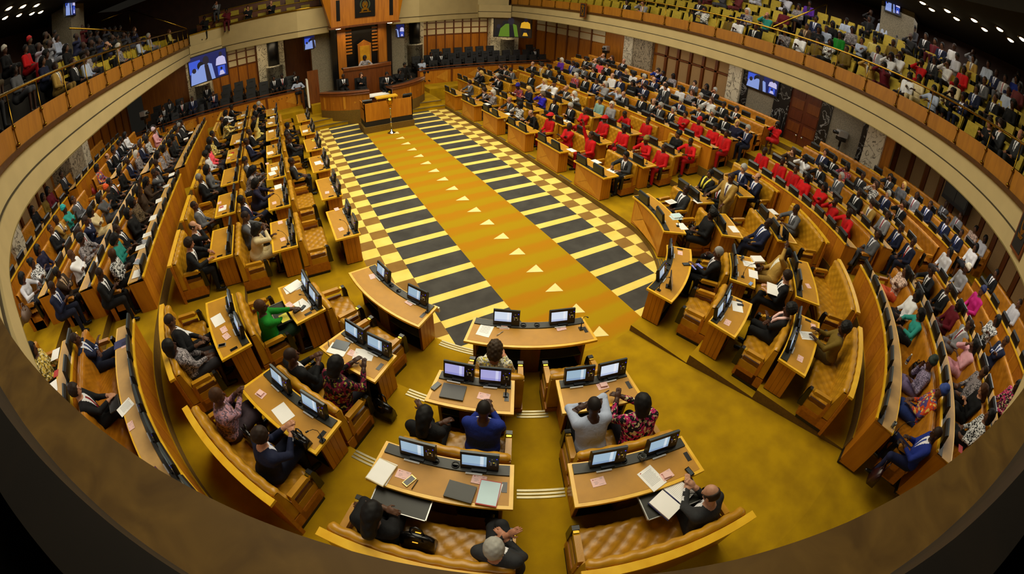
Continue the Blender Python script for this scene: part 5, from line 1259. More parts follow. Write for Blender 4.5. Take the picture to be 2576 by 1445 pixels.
# black upholstered chairs behind the parapets
ch = empty('black_chair')
mb = MB(); mb.box(-.25, .25, -.45, .05, .38, .48); mk('seat', mb, 'black_leather', ch); mb = MB(); mb.sweep([(.02, .42), (.12, .42), (.22, .98), (.12, 1.0)], [-.26, .26]); bk = mk('backrest', mb, 'black_leather', ch)
mb = MB(); mb.box(-.11, .11, .075, .12, .80, .85); mk('headrest_pad', mb, 'laptop_black', bk)
for s in (-1, 1): mb = MB(); mb.box(s*.3-.03, s*.3+.03, -.4, .1, .55, .62); mb.box(s*.3-.02, s*.3+.02, -.05, .05, .1, .55); mk('armrest', mb, 'black_metal', ch)
mb = MB(); mb.box(-.2, .2, -.25, .05, 0, .38); mk('base', mb, 'black_metal', ch)
first = True
for nm, xs in (('left', np.arange(-11.9, -3.3, .74)), ('right', np.arange(3.6, 11.9, .74))):
    for r_, (y, z) in enumerate(((5.2, .75), (6.0, .98), (6.8, 1.2))):
        for i, x in enumerate(xs if nm == 'right' else xs[::-1]):
            if any(abs(x-xc) < 1.0 and y > 6.5 for xc in (-4.7, -9.15, 3.85, 10.25)): continue
            if first: o = ch; o.location = (x, y, z); first = False
            else: o = dup(ch, (x, y, z), 0)
            tag(o, f'black public chair, {ORD[i]} from the dais, {("front", "middle", "back")[r_]} row, {nm} side', 'chair', f'black chairs, {nm} public seats')
# door-side boards and the tall white sign by the steps
root = empty('standing_board', (-3.0, 3.3, .54)); mb = MB(); mb.box(-.04, .04, -.3, .3, .1, 1.5); mk('panel', mb, 'white_plastic', root); mb = MB(); mb.box(.05, .6, -.02, .02, .0, 1.9); mk('wood_leaf', mb, 'dark_wood', root)
tag(root, 'upright board with a white edge beside the steps left of the dais', 'board')
# television cameras and loudspeakers
def tvcam(px, py, x=None, y=None, label=''):
    p = on_x(px, py, x) if x is not None else on_y(px, py, y); root = empty('television_camera', p, aim(p)-PI/2+PI/2)
    mb = MB(); mb.box(-.12, .12, -.25, .25, -.1, .14); mk('body', mb, 'silver', root); mb = MB(); mb.tube([(0, -.25, .02), (0, -.48, .02)], .07, 10); mk('lens', mb, 'black_metal', root)
    mb = MB(); mb.tube([(0, 0, -.1), (0, 0, -.5)], .05, 8); mb.box(-.16, .16, -.16, .16, -.26, -.12); mk('pan_head', mb, 'black_metal', root); mb = MB(); mb.tube([(0, 0, -.5), (0, .0, -(p[2]-.9 if x is None else .9))], .04, 8); mk('pole', mb, 'black_metal', root); tag(root, label, 'camera')
tvcam(362, 287, y=3.3, label='pale television camera on a pole at the far end of the left bank')
tvcam(2118, 338, x=12.6, label='television camera on the stone wall right of the panelled door')
tvcam(1525, 122, x=12.4, label='television camera on the right wall near the far corner')
for px, py, lab in ((2328, 432, 'upper'), (2362, 462, 'lower')):
    fr_ = frame('A', 330 if lab == 'upper' else 327.5, 14.95); root = empty('loudspeaker', (fr_[0], fr_[1], 3.35), math.radians(fr_[2]-90)); mb = MB(); mb.sweep([(-.25, -.55), (.15, -.5), (.15, .5), (-.25, .55)], [-.35, .35]); mk('cabinet', mb, 'black_leather', root); mb = MB(); mb.box(-.3, .3, -.27, -.25, -.4, .4); mk('grille', mb, 'laptop_black', root); mb = MB(); mb.tube([(0, .1, 0), (0, .4, 0)], .04, 8); mk('bracket', mb, 'black_metal', root)
    tag(root, f'black wall loudspeaker, {"farther" if lab == "upper" else "nearer"} of the pair on the right corner wall', 'loudspeaker')
# ---------------------------------------------------------------- yellow tip-up seats in the galleries
gs = empty('theatre_chair'); mb = MB(); mb.sweep([(.02, .42), (.1, .40), (.2, .88), (.12, .92)], [-.24, .24]); mk('backrest', mb, 'yellow_seat', gs); mb = MB(); mb.box(-.24, .24, -.42, .03, .38, .46); mk('seat', mb, 'yellow_seat', gs)
mb = MB(); mb.box(-.27, -.24, -.35, .12, 0, .6); mb.box(.24, .27, -.35, .12, 0, .6); mb.box(-.24, .24, -.05, 0, .3, .36); mk('frame', mb, 'black_metal', gs)
first = True; gseat = []
for r_, (R, z) in enumerate(((10.0, 4.85), (10.95, 5.38), (11.85, 5.9), (12.75, 6.4))):
    for side in ('R', 'A', 'L'):
        ts = np.arange(4.0, YC, -.62) if side != 'A' else np.arange(358, 296, -.62/R*180/PI)
        for i, t_ in enumerate(ts):
            x, y, ph = frame(side, t_, R if side != 'A' else R+(grad(t_)-8.97))
            if side == 'L' and (y < -7.5 or r_ > 1): continue
            if side == 'R' and y > 2.5: continue
            gseat.append((x, y, z, ph))
            if first: o = gs; o.location = (x, y, z); o.rotation_euler = (0, 0, place_rz(ph)); first = False
            else: o = dup(gs, (x, y, z), place_rz(ph))
            tag(o, f'yellow gallery seat, row {("one", "two", "three", "four")[r_]}, {("left gallery" if side == "L" else "right gallery straight part" if side == "R" else "right gallery curved part")}', 'seat', f'yellow gallery seats row {r_+1} {side}')
for i, x in enumerate(np.arange(-8.2, -2.0, .8)):
    for r_, (y, z) in enumerate(((6.2, 4.9), (7.2, 5.4))):
        o = dup(gs, (x, y, z), 0); tag(o, f'yellow seat in the {("front", "second")[r_]} row of the rear left gallery', 'seat', f'rear gallery seats {r_}')
for y, z, nm in ((6.75, 4.9, 'front'), (7.75, 5.4, 'second')):
    root = empty('gallery_partition', (-5.2, y, z)); mb = MB(); mb.box(-3.6, 3.4, 0, .06, 0, 1.1); mk('board', mb, 'dark_wood', root); mb = MB(); mb.box(-3.6, 3.4, -.05, .1, 1.1, 1.14); mk('rail', mb, 'brass_dark', root); tag(root, f'long wooden board behind the {nm} row of the rear left gallery', 'partition')
# brass rails that climb through the galleries
for pts, lab in (([(470, 72, 5.4), (326, 26, 7.0)], 'rear stair of the left gallery, upper slope'), ([(326, 26, 7.0), (256, 53, 6.9)], 'rear stair of the left gallery, lower slope'), ([(176, 72, 0), (400, 88, 0)], 'middle of the left gallery')):
    if pts[0][2] == 0: P3 = [on_x(a, b_, -11.2) for a, b_, _ in pts]
    else: P3 = [on_y(a, b_, 5.2) for a, b_, _ in pts] if 'upper' in lab else [on_y(326, 26, 5.2), on_y(256, 53, 3.5)]
    root = empty('brass_handrail', P3[0]); mb = MB(); mb.tube([p-P3[0] for p in P3], .03, 8); mk('rail', mb, 'brass', root); mb = MB(); mb.tube([P3[1]-P3[0], P3[1]-P3[0]-np.array([0, 0, 1.0])], .02, 6); mk('post', mb, 'brass_dark', root); tag(root, 'brass handrail in the '+lab, 'handrail')
P3 = [on_x(1945, 68, 10.3), on_x(2080, 10, 13.0)]
root = empty('brass_handrail', P3[0]); mb = MB(); mb.tube([p-P3[0] for p in P3], .03, 8); mk('rail', mb, 'brass', root)
mb = MB(); mb.tube([P3[1]-P3[0], P3[1]-P3[0]-np.array([0, 0, 1.2])], .02, 6); mk('post', mb, 'brass_dark', root); tag(root, 'brass handrail climbing the stair of the right gallery', 'handrail')
# ---------------------------------------------------------------- who sits where: row, zoom frame, x, y, outfit, hair, pose
ZF = {'a': (0, 300, 4.5875), 'b': (420, 240, 4.754), 'c': (400, 480, 4.5875), 'd': (0, 560, 4.5875), 'e': (0, 820, 3.667), 'f': (380, 720, 3.473), 'g': (1120, 130, 7.119), 'h': (1400, 130, 7.119), 'i': (1380, 280, 4.014), 'j': (1640, 200, 4.025), 'k': (1560, 400, 4.5875), 'l': (1560, 600, 3.895),
      'm': (2016, 380, 4.5875), 'n': (2076, 640, 5.142), 'o': (1976, 880, 4.288), 'p': (860, 1000, 3.247), 'q': (1380, 1100, 4.155), 'r': (1876, 0, 3.667), 's': (0, 0, 3.667), 't': (1200, 0, 3.667), 'u': (1040, 620, 3.895)}
HA.update({'k1': ('short', '#4a2c14', 'd', 'woman with cropped brown hair'), 'k2': ('curly', '#3a2a18', 'w', 'woman with curly brown hair'), 'k3': ('buzz', '#17100c', 'd', 'man with close-cropped hair'), 'k4': ('bob', '#0c0a0a', 'd', 'woman with braided black hair')})
TB = '''
1 b 1400 370 k s d;1 b 1435 475 U x r;1 b 1440 530 k x d;1 b 1490 790 c x r
2 b 1040 140 k s d;2 b 1100 110 k G c;2 b 1070 240 K j d;2 b 990 280 k x d;2 b 1085 330 Y j u;2 b 985 440 k x k;2 b 950 550 n x k;2 b 935 775 g k3 q;2 b 1000 900 q l o;2 b 1100 1040 N j d;2 b 890 1250 nr s k;2 c 960 310 g x d;2 c 1130 440 E j v
3 b 775 140 k s d;3 b 705 210 W j d;3 b 660 290 k x r;3 b 725 310 y j d;3 b 545 460 kr s k;3 b 515 540 y j k;3 b 500 640 C j r;3 b 470 710 Q a r;3 b 525 875 g j r;3 b 390 980 k g k;3 b 395 1300 g x k;3 c 470 390 kr F c;3 c 350 610 k S d
4 a 2080 60 c g k;4 a 2040 60 k s r;4 a 2010 130 k s r;4 a 2000 210 c j r;4 a 1950 290 K j r;4 a 1865 330 q j r;4 a 1820 400 q j k;4 a 1770 510 k x r;4 a 1850 610 g x c;4 a 1700 700 U l d;4 a 1610 830 U j u;4 a 1530 950 x j k;4 a 1480 1080 K j k;4 a 1310 1290 k x k;4 a 1240 1400 T j p;4 d 1300 370 z k1 p;4 d 1130 600 k x p
5 a 1780 130 I h3 r;5 a 1690 240 z j r;5 a 1620 290 n x r;5 a 1580 420 q W r;5 a 1450 470 n x r;5 a 1380 600 K j r;5 a 1250 730 kr s k;5 a 1180 830 k h2 r;5 a 1100 920 g j f;5 a 1040 1080 E j f;5 a 940 1180 n x c;5 a 860 1320 l x r;5 a 945 1380 q a d;5 d 915 340 W k1 f;5 d 640 620 U s f;5 d 570 720 n x p
5 a 1745 110 k s r;6 a 1430 190 W j r;6 a 1390 240 k s r;6 a 1370 280 k s r;6 a 1430 310 k s r;6 a 1215 420 k F r;6 a 1275 370 n s k;6 a 1120 560 o j r;6 a 860 930 g x k;6 a 690 1080 T h1 f;6 a 610 1160 t x f;6 a 590 1260 k x k;6 d 440 310 N j r;6 d 385 460 z u f;6 d 255 640 Q j d
7 a 690 650 c x r;7 a 550 830 D j r;7 a 490 900 H j r;7 a 270 1100 K l r
4 e 660 140 n x f;4 e 640 630 kr S p;5 e 330 200 y j r
3 f 170 330 k x k;3 f 160 500 q j k;3 f 580 960 p k1 d;3 f 960 1310 n S d;2 f 960 180 G k1 r;2 f 1200 630 k x r;2 f 1620 690 F k4 d
1 u 800 1010 w k2 o;2 p 670 170 K l p;2 p 1160 100 b k3 o;2 p 2080 70 L k3 v;2 p 2430 50 f k4 o;3 p 250 950 K l f;3 p 1240 1240 c G k;3 q 1750 700 c F o
1 g 590 540 g S d;1 g 700 690 kr S d;1 g 850 730 q W c;1 g 1180 860 c X d;1 g 1330 960 z j c;1 g 1530 1100 K X o;1 g 1970 1150 R H r;1 g 2220 1340 R x f;1 i 430 240 R x u;1 i 830 440 c m d
2 g 640 380 K B d;2 g 610 320 g S r;2 g 930 430 kr G c;2 g 1030 470 k S d;2 g 1360 640 r hb o;2 g 1480 650 n B p;2 g 1750 760 B C c;2 g 1930 880 k s r;2 g 2250 970 k G p;2 g 2520 1060 R x f;2 h 930 1200 R H r;2 i 765 180 R s r;2 i 1020 290 R h0 d;2 i 1165 370 R x r
3 g 920 270 K L d;3 g 970 290 c S c;3 g 1200 330 g S o;3 g 1560 420 k x k;3 g 1690 540 Q B d;3 g 1820 580 W Z c;3 g 2110 660 c X c;3 g 2290 760 z W v;3 h 785 880 A m r;3 h 990 950 l W q;3 h 1220 1120 R x o;3 h 1610 1240 R k3 r;3 i 1250 240 K h9 e;3 i 1405 310 R x d
4 g 1530 220 k X d;4 g 1680 250 t S p;4 g 1860 280 c s r;4 g 2040 370 k s o;4 g 2250 430 r W r;4 h 540 480 k S r;4 h 740 520 n x r;4 h 895 580 l W c;4 h 1130 700 L B v;4 h 1290 770 c X o;4 h 1590 840 k m r;4 h 1770 870 c X r;4 h 1870 970 c G c;4 h 2190 1020 k G k;4 h 2410 1120 R m f;4 j 475 420 R h4 r;4 j 650 490 R h9 r;4 j 715 545 R x r
5 g 1920 240 l j r;5 g 2080 150 P W r;5 g 2370 210 b x r;5 g 2510 290 g x c;5 h 690 330 k S r;5 h 850 350 k x r;5 h 1000 430 W X r;5 h 1045 490 n S r;5 h 1240 560 K j r;6 h 1375 410 Q j p;6 h 1470 440 nr G d;5 h 1660 620 n S p;5 h 1860 620 c S S;5 h 2030 780 n X r;5 h 2200 850 nr G d;6 h 2430 760 k G c;5 h 2480 1030 c G c;5 j 635 345 k G c;5 j 735 380 k s r;5 j 865 440 N B q;5 j 905 490 n G c
6 g 2330 140 k s r;6 g 2520 170 C j r;6 h 720 170 g X c;6 h 890 250 k S r;6 h 1095 280 n x r;6 h 1185 360 K B r;6 h 1705 490 n X p;6 h 2005 590 W X o;6 h 2150 700 Q j r;6 h 2410 720 q L r;6 j 520 205 W L c;6 j 650 265 k s r;6 j 850 290 k S f;6 j 1100 470 R j c
7 h 835 70 g X c;7 h 1065 110 K L c;7 h 1195 170 k X r;7 h 1875 350 b S c;7 h 2010 390 k s c;7 h 2130 430 q j r;7 h 2540 570 g S r;7 j 545 70 K l r;7 j 670 110 k G c
1 k 785 350 c x k;1 k 1070 640 K a r;1 k 1130 1080 k g c;2 k 1070 190 k s u;2 k 1150 270 kr x d;2 k 1270 210 t x T;2 k 1710 740 n x k;2 k 1920 1090 t s k;2 k 1940 1360 k S p;2 l 1680 710 K a r;3 k 1345 110 n G d;3 k 1540 210 n F c;3 k 2030 580 g x d;3 l 2190 880 H a d
4 i 2240 400 R x r;4 i 2400 510 R x r;4 i 2510 580 R x r;4 k 2145 220 R l r;4 m 260 410 R j f;4 m 385 590 R x c;4 m 480 700 R x d;4 m 910 970 g x k
5 m 520 300 g G k;5 m 240 150 k m d;5 m 100 110 W j v;5 m 670 480 k x r;5 m 830 620 t S p;5 m 1070 740 l x r;5 m 1150 890 n x r;5 m 1290 1050 nr x r;5 j 1350 740 U L c
6 m 30 30 n S k;6 m 330 60 k s r;6 m 530 200 r j c;6 m 690 270 c x r;6 m 890 410 z L c;6 m 1060 500 n G r;6 m 1250 640 k S c;6 m 1710 1160 Q l r
7 m 1180 330 c m c;7 m 1280 420 g B r;7 m 1500 560 l x r;7 m 1620 650 n x r;8 m 1850 670 g x f;8 m 1940 780 l x r;7 m 1870 860 n x r;7 m 2020 1010 n x r;8 m 2050 940 i u r;8 m 2180 1020 Q j r;7 m 2100 1150 W j r
4 n 1080 230 i l f;4 n 1190 530 W j r;4 n 1240 780 T j d;4 o 1740 250 v h6 c;4 o 1790 530 o h7 r;4 o 1770 1030 b x p
5 n 1400 250 k x d;5 n 1600 430 k x r;5 n 1720 640 D j r;5 n 1920 940 l x k;5 n 2040 1240 I l c;5 o 2250 330 q x r;5 o 2300 550 K L p;5 o 2280 770 z j r
6 n 1900 220 l h8 r;6 n 2020 480 M h5 r;6 n 2340 920 z j f;6 n 2460 1200 n x f;6 o 2430 350 f j r;7 n 2240 260 k s r;7 n 2530 650 Q x r
'''
# figures near the camera get poses of their own: key zoomframe+x -> build arguments
HERO = {
 'u800': dict(lean=16, pitch=14, rh=(-.10, -.42, .80), lh=(.10, -.42, .80), rpole=(-.5, .2, -1), lpole=(.5, .2, -1), openj=False, dress=True, fat=1.15),
 'p670': dict(lean=14, pitch=18, rh=(.16, -.42, .86), lh=(-.10, -.38, .72), openj=False, dress=True, fat=1.12),
 'p1160': dict(lean=14, pitch=14, rh=(-.06, -.42, .80), lh=(.06, -.42, .80), rpole=(-.5, .2, -1), lpole=(.5, .2, -1), fat=1.2),
 'p2080': dict(lean=18, pitch=16, twist=6, rh=(.04, -.34, .98), lh=(-.02, -.36, .96), rpole=(-1, -.1, -.1), lpole=(1, -.1, -.3), openj=False, fat=1.12),
 'p2430': dict(lean=24, pitch=0, twist=-6, rh=(.02, -.58, .84), lh=(.10, -.56, .84), openj=False, dress=True, fat=1.22, rpole=(-1, -.1, -.5)),
 'p250': dict(lean=10, pitch=32, side=-4, rh=(.12, -.25, .86), lh=(-.05, -.30, .90), rpole=(-1, -.2, -.3), lpole=(1, -.2, -.3), openj=False, dress=True, fat=1.12),
 'p1240': dict(lean=-2, side=12, twist=-16, pitch=12, yaw=10, rh=(.02, -.26, .80), lh=(.0, -.28, .84), cross=True, curl=.9, rpole=(-.6, .2, -.7), lpole=(.6, .2, -.7), fat=1.15, knees=.04),
 'q1750': dict(lean=20, pitch=24, twist=18, yaw=14, rh=(-.02, -.46, .80), lh=(.06, -.52, .80), fat=1.2),
 'f580': dict(lean=12, pitch=6, twist=-16, rh=(.06, -.42, .84), lh=(.12, -.40, .86), openj=False, dress=True, fat=1.2, skirt=True),
 'f960': dict(lean=16, pitch=10, twist=-10, rh=(-.08, -.5, .84), lh=(.05, -.52, .85), fat=1.15),
 'f960g': dict(lean=2, yaw=-20, rh=(.14, -.40, .66), lh=(-.02, -.56, .86), openj=False, dress=True, skirt=True, fat=1.1, shortsleeve=False),
 'f1200': dict(lean=6, yaw=-14, rh=(-.06, -.38, .80), lh=(.08, -.40, .82), fat=1.12, tie=False),
 'f1620': dict(lean=18, pitch=14, rh=(-.14, -.5, .86), lh=(.12, -.54, .80), openj=False, dress=True, fat=1.28),
 'f170': dict(lean=-6, side=16, twist=14, pitch=10, yaw=24, rh=(-.30, -.24, .84), lh=(-.06, -.40, .70), knees=.06, fat=1.15, tie=False),
 'f160': dict(lean=-14, twist=20, pitch=-4, rh=(-.05, -.36, .66), lh=(.1, -.32, .64), openj=False, dress=True, skirt=True, fat=1.12, knees=.0),
 'o1770': dict(lean=-4, pitch=16, rh=(-.04, -.32, .80), lh=(.10, -.34, .74), knees=.12, fat=1.12),
 'o1790': dict(lean=-4, rh=(-.06, -.34, .72), lh=(.08, -.34, .70), openj=False, dress=True, skirt=True, fat=1.3),
 'o1740': dict(lean=14, pitch=10, rh=(-.08, -.28, .98), lh=(.12, -.36, .72), openj=False, dress=True, skirt=True, fat=1.25),
 'e660': dict(lean=-10, pitch=-4, rh=(.13, -.24, .86), lh=(-.13, -.27, .82), rpole=(-1, .1, -.6), lpole=(1, .1, -.6), knees=.05, fat=1.1),
 'e640': dict(lean=-2, pitch=0, rh=(-.04, -.42, .76), lh=(.06, -.42, .76), fat=1.15),
 'c1130': dict(lean=16, pitch=10, rh=(-.02, -.34, 1.09), lh=(.14, -.44, .82), rpole=(-.8, -.4, -.6), openj=False, dress=True, skirt=True, fat=1.1),
 'l1680': dict(lean=-4, rh=(.10, -.25, .82), lh=(-.1, -.28, .80), rpole=(-1, .1, -.6), lpole=(1, .1, -.6), openj=False, dress=True, fat=1.2),
 'l2190': dict(lean=2, rh=(-.10, -.46, .84), lh=(.16, -.46, .82), openj=False, dress=True, skirt=True, fat=1.15),
 'k1130': dict(lean=4, pitch=6, rh=(-.05, -.24, 1.06), lh=(.10, -.44, .80), rpole=(-.7, -.2, -.8), fat=1.15),
 'k1920': dict(lean=-12, side=-6, pitch=-2, rh=(-.1, -.3, .66), lh=(.10, -.02, 1.36), lpole=(.8, -.9, .5), knees=.06, fat=1.2, tie=False),
 'k1940': dict(lean=4, pitch=18, rh=(-.10, -.36, .76), lh=(.12, -.36, .76), cross=True, fat=1.1),
 'k1070': dict(lean=-4, rh=(-.06, -.30, .74), lh=(.08, -.30, .72), openj=False, dress=True, skirt=True, fat=1.28),
 'k785': dict(lean=-6, yaw=14, rh=(-.06, -.30, .66), lh=(.08, -.30, .64), fat=1.25),
 'k1270': dict(stand=True, lean=4, twist=24, rh=(-.26, -.42, .98), lh=(.20, -.26, .90), fat=1.22),
 'k1540': dict(lean=4, pitch=4, rh=(-.10, -.12, 1.14), lh=(.06, -.36, .86), rpole=(-1, -.3, -.4), fat=1.2),
 'k1710': dict(lean=-10, pitch=4, rh=(-.1, -.3, .66), lh=(.12, -.28, .62), cross=True, fat=1.15),
}
ppl = []
for t in TB.replace('\n', ';').split(';'):
    t = t.split()
    if len(t) < 7: continue
    row = int(t[0]); cx, cy, s = ZF[t[1]]; px, py = cx+float(t[2])/s, cy+float(t[3])/s
    q = at(px, py, FL[row]+1.19); st_ = q[1] > YC
    if t[6] in 'ST': q = at(px, py, FL[row]+1.62)
    if st_: side = 'L' if q[0] < 0 else 'R'; tt = q[1]; r_ = abs(q[0]-CX)
    else: side = 'A'; tt = math.degrees(math.atan2(q[1]-YC, q[0]-CX)) % 360; r_ = math.hypot(q[0]-CX, q[1]-YC)
    key = t[1]+t[2]
    if key == 'f960' and t[4] == 'G': key = 'f960g'
    ppl.append(dict(row=row, side=side, t=tt, r=r_, out=t[4], ha=t[5], pose=t[6], key=key, px=px, py=py, t0=tt))
# keep neighbours on one bench a shoulder apart
from collections import defaultdict
grp = defaultdict(list)
for p in ppl: grp[(p['row'], p['side'])].append(p)
for (row, side), g in grp.items():
    g.sort(key=lambda p: p['t'])
    k = 1 if side != 'A' else RAD(row, 'A', 270)*PI/180
    for _ in range(6):
        for a, b_ in zip(g, g[1:]):
            gap = (b_['t']-a['t'])*k
            if gap < .56: d = (.56-gap)/2/k; a['t'] -= d; b_['t'] += d
for p in ppl: p['dt'] = p['t']-p['t0']
BLK = lambda side, t: {'L': 'left bank', 'R': 'right bank'}.get(side) or ('left curved block' if t < 222.2 else 'lower middle block' if t < 270 else 'lower right block' if t < 316.5 else 'right curved block')
cnt = defaultdict(list)
for p in ppl: p['blk'] = BLK(p['side'], p['t']) if p['row'] < 4 else {'L': 'left bank', 'R': 'right bank'}.get(p['side']) or ('left curved block' if p['t'] < 240 else 'lower right block' if p['t'] < 315.6 else 'right curved block'); cnt[(p['row'], p['blk'])].append(p)
for (row, blk), g in cnt.items():
    if 'bank' in blk: g.sort(key=lambda p: -p['t']); ref = 'from the dais'
    elif blk == 'left curved block': g.sort(key=lambda p: p['t']); ref = 'from the far end'
    elif blk == 'lower middle block': g.sort(key=lambda p: p['t']); ref = 'from the left'
    else: g.sort(key=lambda p: -p['t']); ref = 'from the far end'
    for i, p in enumerate(g): p['where'] = f'{ORD[i]} {ref}, {ROWN[row]}, {blk}' if len(g) > 1 else f'{ROWN[row]}, {blk}'
PERSONS = {}
for p in ppl:
    hero = HERO.get(p['key']); fem = p['ha'][0] in WOM or p['ha'] in ('k1', 'k2', 'k4'); row = p['row']; z = FL[row]
    dist = math.dist((*frame(p['side'], p['t'], RAD(row, p['side'], p['t'])+.5)[:2], z+.8), CAM)
    if hero: po = build_person('person', .0085 if dist < 7 else .011, fing=True, **hero)
    elif dist < 8.5: po = pose_mesh(p['pose'], fem, .012)
    else: po = pose_mesh(p['pose'], fem)
    sc = random.uniform(.97, 1.03); q = at(p['px'], p['py'], z+po.hd[2]*sc)          # where the head must be
    if p['side'] == 'A': ph = math.degrees(math.atan2(q[1]-YC, q[0]-CX)) % 360; r_ = math.hypot(q[0]-CX, q[1]-YC)
    else: ph = 180. if p['side'] == 'L' else 0.; r_ = abs(q[0]-CX)
    t_ = q[1] if p['side'] != 'A' else ph; t_ += p['dt']
    rr = r_-po.hd[1]*sc; lo_ = RAD(row, p['side'], t_)+.38; hi_ = lo_+.24
    if p['pose'] in 'ST': lo_ -= .22
    rr = max(lo_, min(hi_, rr)); x, y, ph = frame(p['side'], t_, rr); a = place_rz(ph)
    o = add_person(po, x-math.cos(a)*po.hd[0]*sc, y-math.sin(a)*po.hd[0]*sc, z, a, p['out'], p['ha'], sc)
    wd = HA[p['ha']][3]; tag(o, f"{wd} in {ODESC[p['out']]}{', standing' if p['pose'] in 'ST' else ''}, {p['where']}", 'person', f"people in the {ROWN[row]}, {p['blk']}")
    PERSONS[p['key']] = o
# people at the far end: clerks, presiding officer, ushers and guests
def person_at(px, py, zh, yaw, out, ha, pose, label, group=None, y=None, res=.0155):
    fem = ha[0] in WOM; po = pose_mesh(pose, fem, res)
    q = on_y(px, py, y) if y is not None else at(px, py, zh); z = q[2]-1.19
    o = add_person(po, q[0], q[1], z, yaw, out, ha); tag(o, label, 'person', group); return o
for i, (px, py, ha, ps) in enumerate(((862.5, 190, 'x', 'p'), (908, 187.3, 'L', 'c'), (971.3, 184.6, 's', 'd'), (1004.4, 177.7, 'j', 'c'))):
    o = person_at(px, py, 1.95, 0, 'k', ha, ps, f'{HA[ha][3]} in black gown and white bib, {ORD[i]} from the left behind the clerks counter', 'clerks'); 
    mb = MB(); mb.box(-.3, .3, -.02, .06, .4, 1.0); mb.box(-.28, .28, -.5, .02, .36, .44); mb.box(-.05, .05, -.25, -.15, 0, .36); c = mk('clerk_chair', mb, 'black_leather'); c.location = (o.location[0], o.location[1]+.2, o.location[2]); tag(c, f'black chair of the clerk {ORD[i]} from the left behind the counter', 'chair')
person_at(916.3, 143.3, 0, 0, 'q', 'j', 'd', 'woman in grey patterned top presiding at the raised desk before the throne', None, 3.85)
person_at(1060.9, 151.5, 0, .2, 'L', 'j', 'f', 'usher in black vest and pale shirt at the dais end of the right parapet', None, 4.95)
for px, py, lab, y in ((1084.3, 135, 'first guest from the dais behind the right parapet, in black suit', 5.7), (1108.6, 133.6, 'second guest from the dais behind the right parapet, in dark suit', 5.7), (1345, 123, 'lone guest in dark suit far along the right public seats', 5.9)): person_at(px, py, 0, 0, 'k', 's', 'r', lab, None, y)
person_at(1015, 150, 0, .3, 'K', 's', 'S', 'usher in black standing and bending right of the dais', None, 4.3).location.z = .3
for px, py, out, ha, ps, y, lab in ((741, 184.6, 'k', 'x', 'c', 5.3, 'man with hand to his head beside the dais end of the left public seats'), (746.8, 201, 'L', 'j', 'd', 4.85, 'usher in vest and pale shirt at the dais end of the left parapet'), (688.5, 195.6, 'k', 's', 'r', 5.1, 'second suited guest from the dais, front row, left public seats'), (709, 190, 'kr', 's', 'r', 5.1, 'first suited guest from the dais, red tie, front row, left public seats'),
        (519, 218.5, 'k', 'x', 'r', 5.9, 'suited guest at the back of the left public seats under the large screen'), (536.5, 233.4, 'nr', 'x', 'c', 5.1, 'guest in glasses and red tie, left public seats near the screen'), (457, 255.8, 'kr', 'x', 'r', 5.1, 'bald guest with red tie, far left public seats'), (483, 247, 'n', 'x', 'r', 5.1, 'guest in navy suit beside the pale pier, left public seats'), (412, 269.4, 'k', 's', 'c', 5.0, 'guest with hand to chin, far left public seats'), (405, 286.8, 'c', 'S', 'c', 4.9, 'guest leaning on hand at the parapet, far left end'), (426, 254.5, 'c', 's', 'r', 5.8, 'guest in the second row at the far left end of the public seats')):
    person_at(px, py, 0, 0, out, ha, ps, lab, None, y)
# gallery visitors
GT = '''r 20 100 q W r;r 95 240 k x r;r 205 140 T X c;r 375 290 q j p;r 520 330 W s p;r 665 370 H s r;r 780 390 z j f;r 930 450 H x r;r 1180 560 t s v;r 1315 610 D s v;r 1510 700 W s r;r 1620 730 E s d;r 1760 830 L s d;r 1920 850 K u c;r 2030 900 n s d;r 2270 1140 K S p;r 2370 1160 c S p;r 2530 1240 c X r
r 565 240 U x r;r 675 270 K j r;r 745 260 L x r;r 870 320 G s r;r 985 270 q j r;r 1075 370 L m f;r 1190 360 Y s r;r 1220 450 l s r;r 1360 390 H x r;r 1350 520 W j c;r 1430 510 W s c;r 1630 580 R s c;r 1740 550 c s r;r 1870 590 W s c;r 1940 750 E x r;r 2130 820 n s r;r 2200 740 g x r;r 2300 900 k x r;r 2420 840 L x r;r 2460 960 K a r
r 650 170 n s r;r 800 220 K j r;r 490 60 q j r;r 590 30 P s r;r 360 100 D j r;r 1140 170 K s r;r 930 190 L s r;r 1270 190 L s r;r 1660 330 k s r;r 1745 380 D s r;r 1810 420 n s r;r 1920 430 W x r;r 2010 640 R s r;r 2095 540 t s r;r 2235 590 L s r;r 2310 670 n x r;r 2390 720 l s r;r 2490 730 b j r
t 1385 15 k s r;t 1545 25 l S c;t 2060 10 k s r;t 2110 85 z m c;t 2340 165 H s r;t 2425 185 W s p;t 2490 100 N W r
s 510 610 t x r;s 780 540 L x r;s 670 570 k x r;s 935 425 K F v;s 430 500 K a r;s 395 560 n j r;s 610 440 K l r;s 240 450 R s r;s 50 460 K h8 r;s 140 640 g j r;s 800 490 q x r;s 1090 430 q W r;s 1370 330 l G r;s 1275 370 L x r;s 1560 290 Y L r;s 1240 270 q L r;s 530 350 L s r;s 280 370 K h4 r'''
gp = []
